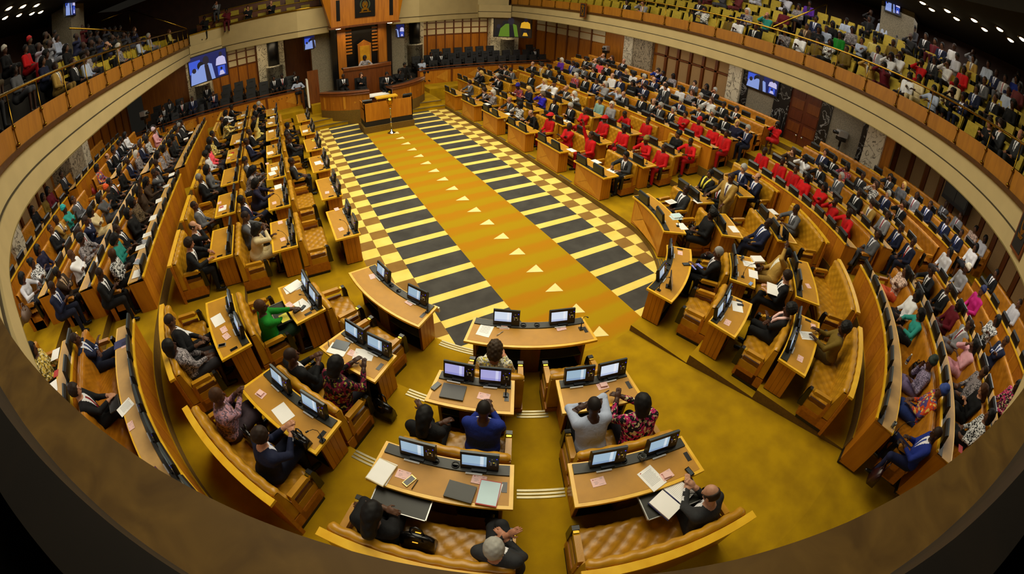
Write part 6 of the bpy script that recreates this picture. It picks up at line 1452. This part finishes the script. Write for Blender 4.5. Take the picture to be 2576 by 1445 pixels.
def gal_hit(d, off):
    o_ = CAM; R = 8.97+off; q = None
    for it in range(5):
        c = []
        for sx_ in (-1, 1):
            tt = (sx_*R-o_[0]+CX)/d[0]
            if tt > 0 and (o_+tt*d)[1] >= YC: c.append(tt)
        A_ = d[0]**2+d[1]**2; B_ = 2*((o_[0]-CX)*d[0]+(o_[1]-YC)*d[1]); C_ = (o_[0]-CX)**2+(o_[1]-YC)**2-R*R; D_ = B_*B_-4*A_*C_
        if D_ > 0:
            for sg in (-1, 1):
                tt = (-B_+sg*D_**.5)/2/A_
                if tt > 0 and (o_+tt*d)[1] < YC: c.append(tt)
        if not c: return q
        q = o_+max(c)*d
        if q[1] >= YC: break
        R = grad(math.degrees(math.atan2(q[1]-YC, q[0]-CX)) % 360)+off
    return q
for t in GT.replace('\n', ';').split(';'):
    t = t.split(); cx, cy, s = ZF[t[0]]; d = ray(cx+float(t[1])/s, cy+float(t[2])/s); best = None
    for off in np.linspace(.72, 4.2, 70):
        q = gal_hit(d, off)
        if q is None: continue
        e = abs(q[2]-(6.02+.56*(off-.95)))
        if best is None or e < best[0]: best = (e, off+8.97, q)
    gp.append((best[1], best[2], t[3], t[4], t[5]))
gp.sort(key=lambda g: (g[1][0] < 0, round((g[0]-9.9)/.95), g[1][1]))
gc = defaultdict(int); gused = []
for R, q, out, ha, ps in gp:
    k = max(0, min(3, int(round((R-9.9)/.95)))); side = 'left' if q[0] < 0 else 'right'; gc[(side, k)] += 1
    ph = math.degrees(math.atan2(q[1]-YC, q[0])) if q[1] < YC else (180 if q[0] < 0 else 0)
    fem = ha[0] in WOM; po = pose_mesh(ps, fem, .02)
    o = add_person(po, q[0], q[1], q[2]-1.19, place_rz(ph), out, ha); gused.append((q[0], q[1]))
    tag(o, f'{HA[ha][3]} in {ODESC[out]}, {ORD[gc[(side, k)]-1]} from the near end, {ORD[k]} gallery row, {side} side', 'person', f'visitors in the {side} gallery')
for px, py, out, ha in ((515, 45, 'K', 's'), (570, 26, 'D', 's'), (624, 19, 'k', 'L'), (682, 7, 'K', 'X'), (545, 5, 'g', 'S')):
    q = on_y(px, py, 5.9 if py > 6 and px != 545 else 7.0); po = pose_mesh('c', ha[0] in WOM, .02); o = add_person(po, q[0], q[1], q[2]-1.19, 0, out, ha)
    tag(o, f'{HA[ha][3]} in {ODESC[out]} in the rear left gallery', 'person', 'visitors in the rear gallery')
# the dim mass of visitors higher up and in the dark left gallery, too many and too dark to tell apart
mb = MB(); po = [pose_mesh('r', 0, .034), pose_mesh('c', 1, .034)]
cv = []; 
for pm_ in po:
    v = np.array([x.co[:] for x in pm_.me.vertices]); fcs = [tuple(p_.vertices) for p_ in pm_.me.polygons]; mi = [p_.material_index for p_ in pm_.me.polygons]; cv.append((v, fcs, mi))
tones = ['crowd_a', 'crowd_b', 'crowd_c', 'crowd_d', 'crowd_e', 'crowd_f', 'crowd_g']
for nm, c in zip(tones, ('#15151a', '#3c3c44', '#8f9098', '#5a1418', '#22284a', '#4a3c24', '#b4b4c0')): plain(nm, c, .8, noise=.1)
plain('crowd_skin', '#4a3020', .6, noise=.1); plain('crowd_hair', '#0d0b0a', .7, noise=0)
for (side, R0, z0, ts) in (('A', 12.75, 6.4, np.arange(352, 300, -3.1)), ('R', 12.75, 6.4, np.arange(2, -11, -.72)), ('R', 11.85, 5.9, np.arange(2, -9, -.8)), ('A', 13.7, 6.9, np.arange(350, 302, -2.9)), ('L', 11.0, 5.38, np.arange(2, -11, -.74)), ('L', 11.9, 5.9, np.arange(2, -11, -.76)), ('L', 12.8, 6.4, np.arange(0, -11, -.85)), ('A', 11.0, 5.38, np.arange(184, 200, 3.6)), ('A', 11.9, 5.9, np.arange(183, 198, 3.6))):
    for t_ in ts:
        if random.random() < .25: continue
        x, y, ph = frame(side, t_, R0+(grad(t_)-8.97 if side == 'A' else 0))
        if any(math.dist((x, y), g) < .55 for g in gused): continue
        v, fcs, mi = random.choice(cv); a = place_rz(ph+random.uniform(-15, 15)); c_, s_ = math.cos(a), math.sin(a); tn_ = random.choice([0, 0, 1, 1, 2, 3, 4, 5, 6, 6])
        w = np.stack([x+v[:, 0]*c_-v[:, 1]*s_, y+v[:, 0]*s_+v[:, 1]*c_, z0+v[:, 2]], 1).tolist(); o_ = len(mb.v); mb.v += [tuple(q) for q in w]
        for f_, m_ in zip(fcs, mi): mb.f.append(tuple(o_+i for i in f_)); mb.m.append(7 if m_ == 0 else tn_); mb.sm.append(True)
        hx = po[0].hd; n0 = len(mb.v); b_ = (x+hx[0]*c_-hx[1]*s_, y+hx[0]*s_+hx[1]*c_, z0+hx[2]+.035); mb.lathe([(.085, -.04), (.09, .02), (.06, .08), (0, .1)], b_, 8, 8)
o = mk('seated_crowd', mb, tones+['crowd_skin', 'crowd_hair']); o['kind'] = 'stuff'; o['label'] = 'dim crowd of seated visitors filling the upper gallery rows'; o['category'] = 'crowd'
# ---------------------------------------------------------------- things lying on the desks, bags, glasses
def spot(px, py, row, dz=None):
    z = FL[row]+((.754 if row < 4 else .745) if dz is None else dz); q = at(px, py, z)
    if q[1] > YC: ph = 180 if q[0] < 0 else 0
    else: ph = math.degrees(math.atan2(q[1]-YC, q[0]-CX)) % 360
    side = 'left' if q[0] < 0 and q[1] > YC else 'right' if q[1] > YC else ('lower left' if ph < 222 else 'lower middle' if ph < 262 else 'lower right')
    return q, ph, side
NUSED = defaultdict(int)
def nearest_desk(q, row):
    best = min((d for d in DESKS if d[0] == row), key=lambda d: math.hypot(d[3]+.27*0-q[0], d[4]-q[1]), default=None)
    return best[7] if best else ROWN[row]
PWORD = {'pink': 'pink printed slip', 'white': 'white printed page', 'white2': 'white blank page', 'yellow': 'yellow page', 'blue': 'pale blue document', 'red': 'red folder', 'purple': 'purple folder', 'navy': 'navy folder'}
def item(kind, px, py, row, rot=0):
    q, ph, side = spot(px, py, row); w = nearest_desk(q, row) if row < 4 else f'{ROWN[row]} long desk, {side} side'
    NUSED[(kind, w)] += 1; k = NUSED[(kind, w)]
    q = (q[0], q[1], q[2]+.0035*(k-1))
    paper(kind, q[0], q[1], q[2], place_rz(ph)+PI+math.radians(rot), f'{("", "another ", "third ", "fourth ", "fifth ", "sixth ", "seventh ", "eighth ", "ninth ")[min(k-1, 8)]}{PWORD[kind]} on the desk {w}' if row < 4 else f'{PWORD[kind]}, {ORD[k-1]} from the front of the {w}', group=f'papers {w}')
for t in '''white 1221 830 1 -8;pink 1269 823 1 4;pink 1411 826 1 6;pink 937 696 1 -12;pink 1031 762 1 -4;pink 858 577 1 8;pink 847 527 1 5;pink 840 470 1 8;pink 823 485 1 -6;white2 800 410 1 3;pink 812 412 1 6;yellow 790 353 1 5;pink 795 372 1 20;white2 768 330 1 -4;white 1688 508 1 10;blue 1700 548 1 5;white2 1716 570 1 10;pink 1711 637 1 0;white2 1540 430 1 10;white2 1500 407 1 4;white2 1225 262 1 6;white2 1280 287 1 8;white2 1170 238 1 0;white2 1438 378 1 2
white2 690 425 2 2;white2 685 437 2 12;pink 672 412 2 5;white2 700 470 2 4;pink 690 511 2 4;pink 705 560 2 4;pink 712 603 2 8;white2 680 385 2 8;pink 683 385 2 12;white2 682 330 2 2;white2 685 295 2 6;white2 690 275 2 10;white2 680 310 2 20;white 735 726 2 5;white2 760 768 2 12;pink 728 768 2 16;yellow 715 800 2 0;white2 915 893 2 25;pink 888 890 2 10;white2 850 880 2 20;pink 1217 998 2 -8;pink 1516 972 2 4;white2 1855 772 2 20;pink 1830 812 2 4;white 1885 665 2 6;white2 1895 690 2 0;white2 1846 577 2 8;white2 1752 505 2 10;white2 1290 235 2 4;white2 1245 222 2 8;white2 1425 305 2 5
pink 563 830 3 8;white2 548 806 3 10;pink 570 847 3 14;white2 712 1040 3 -10;pink 656 992 3 10;white 965 1188 3 -4;pink 1014 1195 3 -2;pink 1205 1208 3 -6;white 1232 1243 3 -10;pink 1505 1213 3 6;white 1640 1204 3 20;pink 1677 1196 3 10;white2 560 524 3 0;pink 552 511 3 5;red 557 521 3 10;pink 575 398 3 5;yellow 580 390 3 0;red 585 385 3 6;white2 600 355 3 4;pink 592 360 3 4;white2 604 310 3 6;white2 598 322 3 0;white2 612 290 3 4;pink 2013 903 3 4;pink 2046 823 3 14;white 2030 845 3 30;pink 2033 720 3 20;white2 1945 533 3 6
white 372 590 4 4;white2 385 548 4 0;white 355 622 4 4;pink 345 655 4 6;white2 400 505 4 10;white 415 470 4 0;white2 432 440 4 6;pink 1 0 4 0;white2 345 690 4 0;pink 312 868 4 0;navy 303 865 4 0;pink 330 1072 4 0;white 316 1025 4 20;purple 385 1205 4 10;white2 468 350 4 10;white2 480 335 4 4
white2 250 650 5 10;white 292 470 5 4;white2 140 892 5 0;white2 135 975 5 10;red 142 940 5 0;red 2415 1130 5 0'''.replace('\n', ';').split(';'):
    k_, a, b_, r_, rt = t.split()
    if float(a) > 5: item(k_, float(a), float(b_), int(r_), float(rt))
# microphones
mw = defaultdict(int); mfirst = True
for t in '1163.5 231 1;1214 255 1;1272 284.5 1;1343 325 1;1433.6 372 1;1542 429 1;1286.5 238 2;1350 269 2;1426 305.6 2;1518 350 2;1626.6 412 2;1705 570 1;1769 494 2;1657 731 1;1868 697.6 2;725 615 2;877 587 1;851 495 1;815.5 423 1;796.5 374.6 1;695.5 389 2;699.8 444 2;708 517.6 2;786 777.6 2;812 1110 3;1076 785 1;1461 828 1;1272 995 2;2251 1092 4;357 700 4;468 405 4'.split(';'):
    a, b_, r_ = t.split(); q, ph, side = spot(float(a), float(b_), int(r_)); w = nearest_desk(q, int(r_)) if int(r_) < 4 else f'{ROWN[int(r_)]} long desk, {side} side'; mw[w] += 1
    loc = (q[0], q[1], q[2]); rz = place_rz(ph)
    if mfirst: o = MIC['m']; o.location = loc; o.rotation_euler = (0, 0, rz); mfirst = False
    else: o = dup(MIC['m'], loc, rz)
    tag(o, f'{("", "second ", "third ")[mw[w]-1]}black gooseneck microphone on the desk {w}' if int(r_) < 4 else f'{("", "second ", "third ")[mw[w]-1]}black gooseneck microphone, {w}', 'microphone', 'desk microphones')
# small electronics
def flat(name, w, h, t, mats, px, py, row, rot, label, cat, extra=None, dz=None):
    q, ph, side = spot(px, py, row, dz); root = empty(name, (q[0], q[1], q[2]+.004), place_rz(ph)+PI+math.radians(rot))
    mb = MB(); mb.box(-w/2, w/2, -h/2, h/2, 0, t); mk('body', mb, mats[0], root); mb = MB(); mb.box(-w/2+.006, w/2-.006, -h/2+.012, h/2-.012, t, t+.001); mk('display' if cat in ('phone', 'tablet') else 'cover', mb, mats[1], root)
    if extra: extra(root, t)
    tag(root, label, cat); return root
flat('phone', .075, .15, .009, ['phone_gold', 'phone_black'], 1030, 1211, 3, -28, 'gold phone on the left desk of the third row, lower middle block', 'phone')
flat('phone', .06, .125, .012, ['phone_black', 'monitor_edge'], 1734, 1188, 3, 10, 'black phone near the right end of the third-row desk, lower middle block', 'phone')
flat('phone', .07, .14, .009, ['silver', 'phone_black'], 559, 870, 3, -20, 'white-edged phone on the third-row desk, left curved block, farther desk', 'phone')
flat('phone', .07, .13, .016, ['phone_black', 'monitor_black'], 747, 783, 2, 8, 'first of two black phones before the woman in shiny green', 'phone')
flat('phone', .055, .12, .016, ['phone_black', 'monitor_edge'], 762, 776, 2, 30, 'second of two black phones before the woman in shiny green', 'phone')
flat('phone', .07, .14, .014, ['phone_black', 'monitor_edge'], 1097, 973, 2, -22, 'dark phone at the left of the second-row desk with a leather folder', 'phone')
flat('phone', .05, .13, .012, ['phone_black', 'phone_black'], 1862, 768, 2, 30, 'black phone lying on white sheets, lower right block', 'phone')
flat('phone', .07, .14, .01, ['silver', 'screen_blue'], 1888, 715, 2, 70, 'phone with lit screen on the desk of the man reading papers', 'phone')
flat('laptop', .30, .21, .03, ['laptop_black', 'laptop_black'], 1158, 1240, 3, -8, 'closed black laptop on the left third-row desk, lower middle block', 'laptop')
flat('tablet', .25, .18, .009, ['phone_black', 'screen_dim'], 858, 870, 2, 22, 'black tablet lying on pages before the floral-jacketed woman', 'tablet')
flat('tablet', .25, .18, .009, ['silver', 'screen_dim'], 349, 660, 4, 60, 'white-framed tablet, farther of two, fourth row, left bank', 'tablet')
flat('tablet', .25, .18, .009, ['silver', 'phone_black'], 361, 610, 4, 60, 'white-framed tablet, nearer of two, fourth row, left bank', 'tablet')
flat('tablet', .19, .25, .009, ['phone_black', 'screen_violet'], 1753, 672, 1, 40, 'tablet with a blue screen before the man with hand at his mouth', 'tablet', dz=.72)
flat('calculator', .09, .16, .014, ['monitor_black', 'monitor_edge'], 1726, 666, 1, 30, 'black calculator on the curved front desk, lower right block', 'calculator')
flat('leather_folder', .24, .31, .02, ['laptop_black', 'black_leather'], 1140, 988, 2, -88, 'black leather folder on the left second-row desk, lower middle block', 'folder')
flat('clip_file', .22, .31, .02, ['red_cover', 'blue_paper'], 1229, 1243, 3, -6, 'pale blue document in a red-spined clip file beside the closed laptop', 'file')
flat('document_file', .23, .31, .02, ['fabric_pale', 'paper'], 960, 1190, 3, -8, 'thick white file at the left end of the third-row desk, lower middle block', 'file')
flat('document_file', .23, .31, .015, ['paper', 'paper'], 740, 722, 2, 20, 'printed file at the far end of the desk before the woman in green', 'file')
flat('document_file', .22, .30, .04, ['paper', 'paper'], 1905, 655, 2, 20, 'thick white file on the desk before the man in the tan suit', 'file')
flat('document_file', .2, .28, .03, ['paper', 'blue_paper'], 1702, 545, 1, 8, 'stack of pale documents before the woman with a yellow scarf', 'file')
flat('laptop', .30, .21, .02, ['laptop_black', 'phone_black'], 289, 1018, 4, 0, 'open black laptop base before the man with the dark red tie', 'laptop', dz=.72)
# the open binder of the balding man and his pen
q, ph, side = spot(1690, 1255, 3, .70); root = empty('open_binder', q, place_rz(ph)+PI+math.radians(24))
mb = MB(); mb.box(-.25, .25, -.16, .16, 0, .012); mk('cover', mb, 'blue_cover', root)
for s in (-1, 1):
    mb = MB(); mb.box(s*.125-.115, s*.125+.115, -.155, .155, .012, .03, 0)
    if s > 0:
        for i in range(14): mb.box(.03, .22, .12-.019*i, .122-.019*i, .03, .0305, 1)
    mk('page', mb, ['paper', 'ink'], root)
mb = MB(); mb.tube([(0, -.1, .03), (0, .1, .03)], .008, 8); mk('ring_spine', mb, 'blue_cover', root)
tag(root, 'open binder of white pages before the balding man in charcoal', 'binder')
q, ph, side = spot(1945, 728, 2, .80); root = empty('open_papers', q, place_rz(ph)+PI); mb = MB(); mb.grid(lambda i, j: (-.2+.4*i, -.14+.28*j, .04*abs(math.sin(PI*i))), 10, 3); mk('page', mb, 'paper', root); mb = MB(); mb.box(-.2, .2, -.14, .14, -.006, -.002); mk('backing', mb, 'paper', root); tag(root, 'open white papers held by the man in the black suit, lower right block', 'papers')
# pink memo pads, pens, glasses, other small things
def small(name, px, py, row, label, cat, build, rot=0):
    q, ph, side = spot(px, py, row); root = empty(name, (q[0], q[1], q[2]+.003), place_rz(ph)+PI+math.radians(rot)); build(root); tag(root, label, cat); return root
def pad(root): mb = MB(); mb.box(-.05, .05, -.035, .035, 0, .022); mk('stack', mb, 'pink_paper', root); mb = MB(); mb.box(-.048, .05, -.033, .034, .022, .024); mk('top_sheet', mb, 'pink_paper', root)
small('memo_pad', 1677, 1197, 3, 'pad of pink notes on the right third-row desk, lower middle block', 'notepad', pad); small('memo_pad', 656, 991, 3, 'pad of pink notes on the third-row desk, left curved block, nearer desk', 'notepad', pad, 10)
small('memo_pad', 1269, 821, 1, 'pad of pink notes on the curved front desk, lower middle block', 'notepad', pad); small('memo_pad', 1518, 970, 2, 'pad of pink notes on the right second-row desk, lower middle block', 'notepad', pad)
def pen(mt):
    def f(root): mb = MB(); mb.tube([(0, -.07, .006), (0, .06, .006)], .005, 6); mk('barrel', mb, mt, root); mb = MB(); mb.tube([(0, .06, .006), (0, .075, .006)], [.005, .001], 6); mk('tip', mb, 'chrome', root)
    return f
for px, py, row, rot, mt, lab in ((1044, 1220, 3, -12, 'laptop_black', 'black pen beside the gold phone'), (1258, 840, 1, -40, 'silver', 'silver pen on the curved front desk, lower middle block'), (1523, 988, 2, -70, 'blue_cover', 'blue pen on the right second-row desk, lower middle block'), (754, 765, 2, 80, 'silver', 'silver pen on the desk before the woman in green'), (827, 866, 2, 60, 'laptop_black', 'black pen at the far end of the desk before the floral-jacketed woman'), (1742, 1243, 3, 70, 'laptop_black', 'black pen in the hand of the balding man writing')):
    small('pen', px, py, row, lab, 'pen', pen(mt), rot)
def glass(root):
    mb = MB(); mb.lathe([(.028, 0), (.036, .10), (.033, .10), (.026, .008), (0, .008)], seg=16); mk('tumbler', mb, 'glass_clear', root); mb = MB(); mb.lathe([(.026, .009), (.031, .06), (0, .06)], seg=16); mk('water', mb, 'glass_clear', root)
for px, py, row, lab in ((1613, 1158, 3, 'glass of water between the monitors, right third-row desk, lower middle block'), (578, 790, 3, 'farther glass of water between the monitors, left curved block'), (585, 805, 3, 'nearer glass of water between the monitors, left curved block'), (1865, 655, 2, 'glass of water on the desk before the man in the tan suit'), (688, 372, 2, 'glass of water on a second-row desk of the left bank'), (776, 322, 1, 'glass of water on a front-row desk near the dais, left bank'), (2243, 1075, 4, 'glass of water at the near end of the fourth row, right')):
    small('water_glass', px, py, row, lab, 'glass', glass)
def bottle(root):
    mb = MB(); mb.lathe([(.03, 0), (.033, .02), (.033, .13), (.014, .18), (.014, .2), (0, .2)], seg=14); mk('bottle_body', mb, 'glass_clear', root); mb = MB(); mb.lathe([(.034, .06), (.034, .10), (.034, .1)], seg=14); mk('bottle_label', mb, 'blue_cover', root); mb = MB(); mb.lathe([(.016, .2), (.016, .22), (0, .22)], seg=10); mk('cap', mb, 'white_plastic', root)
small('water_bottle', 2278, 915, 4, 'clear water bottle with a blue label, fourth row, lower right block', 'bottle', bottle)
def switch(root): mb = MB(); mb.box(-.06, .06, -.02, .02, 0, .09); mk('box_body', mb, 'cream_plastic', root); mb = MB(); mb.box(-.05, .05, -.023, -.02, .01, .08); mk('face', mb, 'white_plastic', root)
for px, py, row, z, lab in ((1687, 592, 1, .58, 'small cream switch box on the end of the curved front desk, right'), (1098, 778, 1, .6, 'small cream switch box on the end of the curved front desk, left'), (1268, 302, 1, .6, 'small cream switch box on a front-row desk, right bank')):
    q, ph, sd = spot(px, py, row, z); root = empty('switch_box', (q[0], q[1], q[2]-.04), place_rz(ph)); switch(root); tag(root, lab, 'switch')
# keyboard trays pulled out from under desks
for px, py, row, w, lab in ((1008, 1268, 3, .62, 'black pull-out tray under the left third-row desk, lower middle block'), (703, 790, 2, .55, 'black pull-out tray before the woman in shiny green'), (1690, 1262, 3, .7, 'black pull-out tray under the binder of the balding man')):
    q, ph, sd = spot(px, py, row, .665); root = empty('keyboard_tray', q, place_rz(ph)); mb = MB(); mb.box(-w/2, w/2, -.30, .12, 0, .012); mk('board', mb, 'laptop_black', root); mb = MB(); mb.box(-w/2-.012, -w/2, -.30, .12, -.01, .02); mb.box(w/2, w/2+.012, -.30, .12, -.01, .02); mb.box(-w/2, w/2, .12, .13, -.01, .02); mk('edge', mb, 'silver', root); tag(root, lab, 'tray')
q, ph, sd = spot(1905, 1003, 4, .7)
# bags
def bag(name, p, rz, w, d, h, mat, label, strap=True, metal='gold', slump=.75):
    root = empty(name, p, rz)
    mb = MB(); n = 8; prof = [(-d/2, 0), (d/2, 0), (d/2*slump, h*.6), (d*.12, h), (-d*.12, h), (-d/2*slump, h*.6)]
    vs = []; us = np.linspace(-1, 1, n)
    for u in us: k = 1-.25*abs(u)**3; vs += [(u*w/2*(1-.10*0), v*k, z*(1-.18*abs(u)**2)) for v, z in prof]
    fs = [(i*6+j, i*6+(j+1) % 6, i*6+6+(j+1) % 6, i*6+6+j) for i in range(n-1) for j in range(6)]+[tuple(range(5, -1, -1)), tuple((n-1)*6+j for j in range(6))]
    mb.add(vs, fs, 0, True); mk('bag_body', mb, mat, root)
    if strap:
        for s in (-1, 1):
            mb = MB(); mb.tube([(-w*.22, s*d*.15, h*.86), (-w*.16, s*d*.22, h*1.25), (0, s*d*.24, h*1.4), (w*.16, s*d*.22, h*1.25), (w*.22, s*d*.15, h*.86)], .01, 6); mk('strap', mb, mat, root)
        mb = MB(); mb.box(-.03, .03, -d*.3, -d*.24, h*.72, h*.8); mb.box(-.03, .03, d*.24, d*.3, h*.72, h*.8); mk('clasp', mb, metal, root)
    tag(root, label, 'bag'); return root
def bagpix(px, py, row, dz): q, ph, s = spot(px, py, row, dz); return (q[0], q[1], FL[row]+dz-.12), place_rz(ph)
plain('bag_black', '#0c0b0b', .22, noise=.1); plain('bag_brown', '#6a5648', .5, noise=.15); plain('bag_maroon', '#2a0f14', .35, noise=.15); plain('bag_red', '#8a1c22', .5, noise=.15); plain('bag_blue', '#39455c', .45, noise=.2)
for nm, px, py, row, dz, w, d, h, mt, lab in (
        ('handbag', 1052, 1362, 3, .58, .36, .22, .30, 'bag_black', 'glossy black handbag on the bench between the two members nearest the camera'),
        ('handbag', 752, 1098, 3, .86, .28, .16, .16, 'bag_black', 'black pouch on the desk before the man in the navy suit'),
        ('handbag', 628, 1100, 3, .58, .26, .16, .26, 'bag_black', 'black handbag on the bench between the patterned woman and navy-suited man'),
        ('handbag', 2118, 962, 3, .58, .30, .22, .28, 'bag_blue', 'brown and slate blue handbag on the empty bench seat, lower right block'),
        ('handbag', 2325, 880, 4, .58, .34, .2, .30, 'bag_black', 'black leather handbag, upper of two, on the fourth-row bench at right'), ('handbag', 2302, 930, 4, .58, .3, .2, .24, 'bag_black', 'black leather handbag, lower of two, on the fourth-row bench at right'),
        ('handbag', 2322, 1095, 4, .58, .34, .2, .26, 'bag_red', 'red bag on the fourth-row bench beside the man in the bright blue suit'), ('handbag', 2205, 1192, 4, .14, .36, .2, .34, 'bag_maroon', 'maroon leather bag standing on the floor by the end of the fourth row'),
        ('handbag', 66, 790, 6, .58, .32, .2, .28, 'bag_brown', 'grey-brown handbag at the near end of the sixth-row bench, left bank'), ('rucksack', 2357, 618, 6, .62, .40, .26, .36, 'bag_black', 'black rucksack on the sixth-row bench, right curved section'),
        ('handbag', 965, 1032, 2, .16, .34, .2, .32, 'bag_black', 'black handbag on the floor beside the floral-jacketed woman'), ('handbag', 1742, 572, 1, .6, .26, .16, .2, 'bag_black', 'black handbag in the lap of the woman with the yellow scarf'), ('handbag', 182, 672, 5, .6, .28, .18, .24, 'bag_maroon', 'dark red handbag beside the woman in white, fifth row, left bank'), ('handbag', 236, 478, 6, .6, .26, .16, .24, 'bag_red', 'bright red bag on the sixth-row bench, left bank')):
    p, rz = bagpix(px, py, row, dz); bag(nm, p, rz, w, d, h, mt, lab)
p = on_x(2455, 315, 9.6); bag('rucksack', (p[0], p[1], p[2]-.15), .4, .3, .2, .36, 'yellow_paper', 'bright yellow rucksack behind the right gallery parapet', True)
# yellow scarf, pink scarf, headphones: worn or lying pieces
def scarf(person, mat, label):
    hd = None
for key, mt in (('k1070', 'yellow_paper'), ('l1680', 'pink_paper')):
    o = PERSONS[key]; mb = MB()
    for s in (-1, 1): mb.tube([(s*.05, .07, 1.02), (s*.10, .0, 1.02), (s*.085, -.09, .96), (s*.06, -.155, .86), (s*.05, -.17, .74)], [.03, .032, .03, .03, .03], 8)
    mb.tube([(-.05, .07, 1.02), (0, .085, 1.03), (.05, .07, 1.02)], .03, 8); mk('scarf', mb, mt, o)
# second small monitor on the curved right-hand desks
for px, py, row, rot, lab in ((1692, 708, 1, 18, 'flat black screen propped on the near end of the curved front desk, lower right'), (1978, 590, 3, 10, 'flat black screen propped on the third-row desk, right curved block')):
    q, ph, sd = spot(px, py, row, .9); root = empty('tablet_stand', (q[0], q[1], FL[row]+.755), place_rz(ph)+math.radians(rot)); mb = MB(); mb.sweep([(0, .03), (.02, .03), (-.06, .29), (-.08, .29)], [-.14, .14]); mk('screen_back', mb, 'monitor_black', root); mb = MB(); mb.sweep([(.021, .05), (.0225, .05), (-.055, .27), (-.0565, .27)], [-.12, .12]); mk('display', mb, 'screen_dim', root); mb = MB(); mb.box(-.06, .06, -.1, .02, 0, .02); mb.box(-.02, .02, -.06, -.03, .02, .15); mk('foot', mb, 'black_metal', root); tag(root, lab, 'screen')
# wheelchair of the member at the left edge
o = PERSONS.get('e330')
if o:
    root = empty('wheelchair', o.location, o.rotation_euler.z)
    for s in (-1, 1):
        mb = MB(); mb.tube([(s*.3, .05+.3*math.cos(a), .31+.3*math.sin(a)) for a in np.linspace(0, 2*PI, 25)], .018, 6); w_ = mk('wheel', mb, 'black_metal', root); mb = MB(); mb.tube([(s*.33, .05+.26*math.cos(a), .31+.26*math.sin(a)) for a in np.linspace(0, 2*PI, 25)], .009, 6); mk('push_rim', mb, 'chrome', w_)
    mb = MB(); mb.box(-.26, .26, -.3, .2, .38, .43); mk('seat', mb, 'black_leather', root); mb = MB(); mb.box(-.26, .26, .2, .24, .43, .9); mk('backrest', mb, 'black_leather', root); tag(root, 'black wheelchair at the left edge of the fifth row, lower left', 'wheelchair')
# report labels that are too long or not unique (build log only)
for lb, ns in LABELS.items():
    if len(lb.split()) > 16: print('LONG', len(lb.split()), lb)
    if len(ns) > 1 and not ns[0][1]: print('DUP', lb, ns[:3])
# ---------------------------------------------------------------- light
def area(name, loc, rot, sx_, sy_, e, col, spread=PI):
    l = bpy.data.lights.new(name, 'AREA'); l.shape = 'RECTANGLE'; l.size = sx_; l.size_y = sy_; l.energy = e; l.color = col; l.spread = spread
    o = bpy.data.objects.new(name, l); COL.objects.link(o); o.location = loc; o.rotation_euler = rot; return o
area('hall_light', (0, -7.5, 10.0), (0, 0, 0), 9, 16, 2300, (1, .91, .68))
for x in (-11.2, 11.2):
    area('under_gallery_light', (x, -6, 4.1), (0, 0, 0), 1.2, 16, 200, (1, .93, .8))
for a in (205, 232, 300, 325):
    f = frame('A', a, 11.8); area('under_gallery_light', (f[0], f[1], 4.1), (0, 0, math.radians(a)), 1.2, 5, 75, (1, .93, .8))
area('rear_light', (-7, 6.6, 4.05), (0, 0, 0), 6, 1, 60, (1, .8, .5)); area('rear_light', (7.5, 6.6, 4.05), (0, 0, 0), 6, 1, 80, (1, .8, .5))
area('speaker_light', (0, 4.2, 4.0), (0, 0, 0), 2.4, .6, 25, (1, .8, .5))
area('gallery_light', (11.5, -13, 8.4), (0, 0, .3), 3, 10, 130, (1, .92, .8)); area('gallery_light', (-11.5, -6, 8.4), (0, 0, 0), 3, 10, 40, (1, .92, .8))
w = bpy.data.worlds.new('world'); S.world = w; w.use_nodes = True
w.node_tree.nodes['Background'].inputs[0].default_value = (.9, .8, .6, 1); w.node_tree.nodes['Background'].inputs[1].default_value = .01
S.view_settings.view_transform = 'Standard'; S.view_settings.look = 'None'; S.view_settings.exposure = 0
S.cycles.max_bounces = 4; S.cycles.diffuse_bounces = 3; S.cycles.glossy_bounces = 2; S.cycles.transmission_bounces = 4
S.cycles.use_denoising = True; S.cycles.use_adaptive_sampling = True; S.cycles.adaptive_threshold = .09
S.cycles.caustics_reflective = False; S.cycles.caustics_refractive = False
